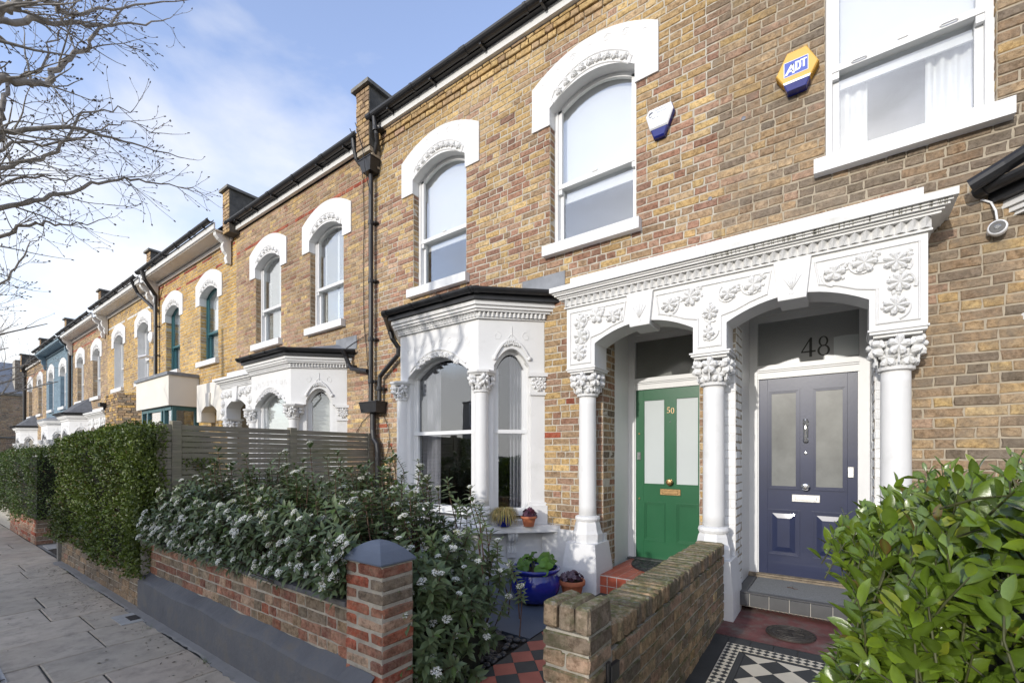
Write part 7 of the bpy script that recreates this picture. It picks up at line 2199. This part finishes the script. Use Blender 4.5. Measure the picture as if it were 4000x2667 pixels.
for k in range(520):
    a = rg.uniform(0,6.28); r0 = 0.05*math.sqrt(rg.random()); L = rg.uniform(0.07,0.145); hh = rg.uniform(0.05,0.115); dr = rg.uniform(0.02,0.22)
    g_ = rg.uniform(0.7,1.15); mb.col = rg.choice([(0.46*g_,0.35*g_,0.15*g_),(0.52*g_,0.42*g_,0.21*g_),(0.36*g_,0.27*g_,0.10*g_),(0.30*g_,0.30*g_,0.10*g_)])
    c_ = Vector((-3.055+r0*math.cos(a),4.045+r0*math.sin(a),0.93)); o_ = Vector((math.cos(a),math.sin(a),0)); w_ = Vector((-math.sin(a),math.cos(a),0))*0.0018
    P = [c_, c_+o_*L*0.35+Vector((0,0,hh*0.9)), c_+o_*L*0.75+Vector((0,0,hh*0.8)), c_+o_*L+Vector((0,0,hh*0.5-dr*0.6))]
    mb.add([q+s_ for q in P for s_ in (w_,-w_)],[(0,1,3,2),(2,3,5,4),(4,5,7,6)])
mb.build('grass','dry_grass',t3,kind='stuff')
# doormat
dm = thing('doormat', 'half round black rubber doormat on the red tiled step', 'doormat', (-1.58,4.9,0.402))
mb = MB(); P = [(-1.95+0.0,5.12)]+[(-1.58-0.37*math.cos(math.pi*k/24),5.10-0.50*math.sin(math.pi*k/24)) for k in range(25)]+[(-1.21,5.12)]
mb.prism(P,0.402,0.408); mb.build('mat','rubber',dm)
mb = MB(); rg = random.Random(8)
mb.tube([(-1.58-0.36*math.cos(math.pi*k/24),5.10-0.485*math.sin(math.pi*k/24),0.411) for k in range(25)],0.006,5)
for k in range(90):
    a = rg.uniform(0,math.pi); q = math.sqrt(rg.random())*0.92; x, y = -1.58-0.36*q*math.cos(a), 5.08-0.47*q*math.sin(a); b0 = rg.uniform(0,6.28)
    mb.tube([(x+0.03*t*math.cos(b0+t),y+0.03*t*math.sin(b0+t),0.410) for t in (-1,-.4,.3,1)],[0.002,0.006,0.006,0.002],5)
mb.build('raised_pattern','rubber',dm)
mb = MB(); mb.tube([(-0.42,4.86,0.400),(-0.39,4.84,0.405),(-0.36,4.82,0.402),(-0.33,4.82,0.406)],[0.003,0.004,0.003,0.002],5); mb.tube([(-0.38,4.835,0.404),(-0.375,4.87,0.408)],0.002,5)
mb.build('twig','stem_brown',label='tiny brown twig lying on the grey doorstep',cat='twig')

# ------------------------------------------------------------------ street trees, still bare
def ray(u, v, Z): 
    X = (u-2000)/1778*Z; return Vector((X*CA-Z*SA, X*SA+Z*CA, 1.6+(1780-v)/1778*Z))
def smooth_path(pts, n=5):
    P = [Vector(p) for p in pts]; out = []
    for i in range(len(P)-1):
        p0,p1,p2,p3 = P[max(i-1,0)],P[i],P[i+1],P[min(i+2,len(P)-1)]
        for k in range(n):
            t = k/n; out.append(0.5*((2*p1)+(p2-p0)*t+(2*p0-5*p1+4*p2-p3)*t*t+(-p0+3*p1-3*p2+p3)*t**3))
    out.append(P[-1]); return out
def twig(wood, buds, rg, p, d, L, r, lvl, segs=7, up=0.10):
    pts = [p.copy()]; dd = d.normalized(); st_ = L/segs; bend = Vector((rg.gauss(0,1),rg.gauss(0,1),rg.gauss(0,0.6)))*0.05
    for i in range(segs):
        dd = (dd+bend+Vector((rg.gauss(0,.10),rg.gauss(0,.10),rg.gauss(0,.09)+up*(i/segs)**2*0.9))).normalized(); pts.append(pts[-1]+dd*st_)
    rr = [max(0.0014,r*(1-0.75*i/segs)) for i in range(segs+1)]
    wood.tube(pts, rr, 5 if r > 0.006 else 4, False)
    e = pts[-1]
    M = dd.to_track_quat('Z','Y').to_matrix()
    for k in range(2 if lvl else 1):
        buds.blob(e+Vector((rg.gauss(0,.004),rg.gauss(0,.004),rg.gauss(0,.004)))+dd*0.004, 0.0042,0.0042,0.010, M, 5, 3)
    for i in range(2,segs,3):
        buds.blob(pts[i]+Vector((rg.gauss(0,.002),)*1+(rg.gauss(0,.002),rr[i]+0.002)), 0.003,0.003,0.006, M, 4, 3)
    if lvl > 0:
        k = rg.randint(1,3) if lvl > 1 else rg.randint(0,2)
        for j in range(k):
            i = rg.randint(1,segs-1); t = (pts[i+1]-pts[i]).normalized()
            side = Vector((rg.gauss(0,1),rg.gauss(0,1),rg.gauss(0,0.8))); side = (side-t*side.dot(t)).normalized()
            twig(wood, buds, rg, pts[i], t*0.72+side*0.62, L*rg.uniform(0.38,0.66), rr[i]*0.62, lvl-1, max(4,segs-1), up)
tr = thing('street_tree', 'bare branching street tree at the upper left with budding twigs', 'tree', (-4.95,-0.5,0.0), 'bare street trees')
mb = MB(); T0 = Vector((-4.95,-0.5,-0.05))
mb.tube(smooth_path([T0,T0+Vector((0.03,0.02,1.2)),T0+Vector((-0.02,0.06,2.4)),T0+Vector((0.05,0.10,3.6)),T0+Vector((0.0,0.12,4.8)),T0+Vector((0.05,0.2,6.0))],5),
        [0.17,0.165,0.16,0.155,0.15,0.145,0.143,0.14,0.138,0.135,0.13,0.125,0.12,0.115,0.11,0.10,0.09,0.085,0.075,0.07,0.06,0.055,0.05,0.045,0.035,0.03],14)
mb.build('trunk','bark',tr,smooth=True)
limbs = [  # image-plane layout of the limbs as seen from the pavement, with their own depths
 ([(-620,760,2.5),(-300,150,2.6),(0,80,2.9),(250,88,3.2),(430,100,3.5),(650,75,3.9)],0.030,11),
 ([(-620,820,2.5),(-250,380,2.7),(0,312,2.9),(170,312,3.1),(290,215,3.3),(390,130,3.4),(490,20,3.6)],0.034,9),
 ([(-620,1000,2.6),(-250,620,2.8),(0,520,3.1),(290,508,3.4),(480,555,3.7),(720,618,4.1)],0.026,12),
 ([(-620,1050,2.6),(-250,930,2.9),(0,815,3.2),(200,765,3.4),(420,705,3.7),(600,710,4.0),(770,745,4.3)],0.024,13),
 ([(-620,900,2.6),(-200,640,3.0),(-20,540,3.2),(8,420,3.2),(40,335,3.3),(150,270,3.4),(240,110,3.5)],0.028,9),
 ([(-620,1100,2.7),(-200,1040,3.2),(0,930,3.5),(150,870,3.7),(280,880,4.0),(420,850,4.3)],0.020,10),
 ([(-620,1120,2.7),(-200,1240,3.4),(0,1110,3.7),(100,980,3.9),(170,900,4.0)],0.015,7),
 ([(-620,600,2.4),(-200,120,2.5),(0,30,2.6),(70,-10,2.7),(160,-200,2.8)],0.042,8),
 ([(-620,500,2.4),(-100,-150,2.8),(180,0,3.0),(270,55,3.2),(480,30,3.5),(760,-5,3.9)],0.024,11),
 ([(-620,950,2.6),(-200,720,2.9),(0,660,3.1),(220,590,3.3),(330,440,3.5),(520,430,3.8)],0.022,11),
 ([(-620,1050,2.8),(-250,860,3.3),(60,700,3.6),(260,700,3.9),(560,690,4.3)],0.016,10),
 ([(-620,1050,2.8),(-250,800,3.1),(0,575,3.4),(250,560,3.6),(450,480,3.9),(620,520,4.1)],0.016,10),
]
rt = random.Random(123)
for (pp, r0, nt_) in limbs:
    wood, buds = MB(), MB()
    P = [T0+Vector((0.02,0.1,max(1.9,ray(*pp[0]).z)))] + [ray(*q) for q in pp[1:]]
    path = smooth_path(P,6); m_ = len(path)
    path = [p+Vector((rt.gauss(0,.010),rt.gauss(0,.010),rt.gauss(0,.010))) if 3 < i < m_-1 else p for i,p in enumerate(path)]
    rr = [max(0.0032,0.82*r0*(1.25-1.10*i/(m_-1))) for i in range(m_)]
    wood.tube(path, rr, 8, False)
    for j in range(int(nt_*1.7)):
        i = rt.randint(int(m_*0.22),m_-2); t = (path[i+1]-path[i]).normalized()
        side = Vector((rt.gauss(0,1),rt.gauss(0,1),rt.gauss(0,0.7))); side = (side-t*side.dot(t)).normalized()
        f = i/m_
        twig(wood, buds, rt, path[i], t*0.8+side*0.55, rt.uniform(0.28,0.72)*(1-0.5*f), max(0.0028,rr[i]*0.38), 2 if f < 0.75 else 1, 8, 0.12)
    twig(wood, buds, rt, path[-1], path[-1]-path[-2], 0.3, rr[-1], 1, 6, 0.3)
    lo = wood.build('branch','bark',tr,smooth=True)
    buds.build('buds','twig_bark',lo,smooth=True,kind='stuff')
# second tree further along, only its outer twigs reach into view
tr2 = thing('street_tree', 'second bare street tree farther left with upright twigs', 'tree', (-11.8,-0.5,0.0), 'bare street trees')
mb = MB(); T2 = Vector((-11.8,-0.5,-0.05)); mb.tube([T2,T2+Vector((0,0,2)),T2+Vector((0.05,0.1,4)),T2+Vector((0,0.1,6))],[0.16,0.14,0.11,0.05],12); mb.build('trunk','bark',tr2,smooth=True)
for k in range(12):
    wood, buds = MB(), MB(); a = rt.uniform(0.2,2.6); z = rt.uniform(2.0,3.6); L = rt.uniform(1.7,2.5)
    d_ = Vector((math.cos(a)*0.8,abs(math.sin(a)),0.22)).normalized()
    path = smooth_path([T2+Vector((0,0.05,z)),T2+Vector((0,0.05,z))+d_*L*0.5+Vector((0,0,0.08)),T2+Vector((0,0.05,z+0.35))+d_*L],6); m_ = len(path)
    rr = [0.028*(1-0.8*i/m_) for i in range(m_)]; wood.tube(path, rr, 7, False)
    for j in range(14):
        i = rt.randint(3,m_-2); t = (path[i+1]-path[i]).normalized(); side = Vector((rt.gauss(0,1),rt.gauss(0,1),abs(rt.gauss(0.6,0.6)))); side = (side-t*side.dot(t)).normalized()
        twig(wood, buds, rt, path[i], t*0.6+side*0.7, rt.uniform(0.4,0.9), rr[i]*0.5, 1, 7, 0.2)
    lo = wood.build('branch','bark',tr2,smooth=True); buds.build('buds','twig_bark',lo,smooth=True,kind='stuff')

# upper-floor light: nothing else; finish
bpy.context.view_layer.update()
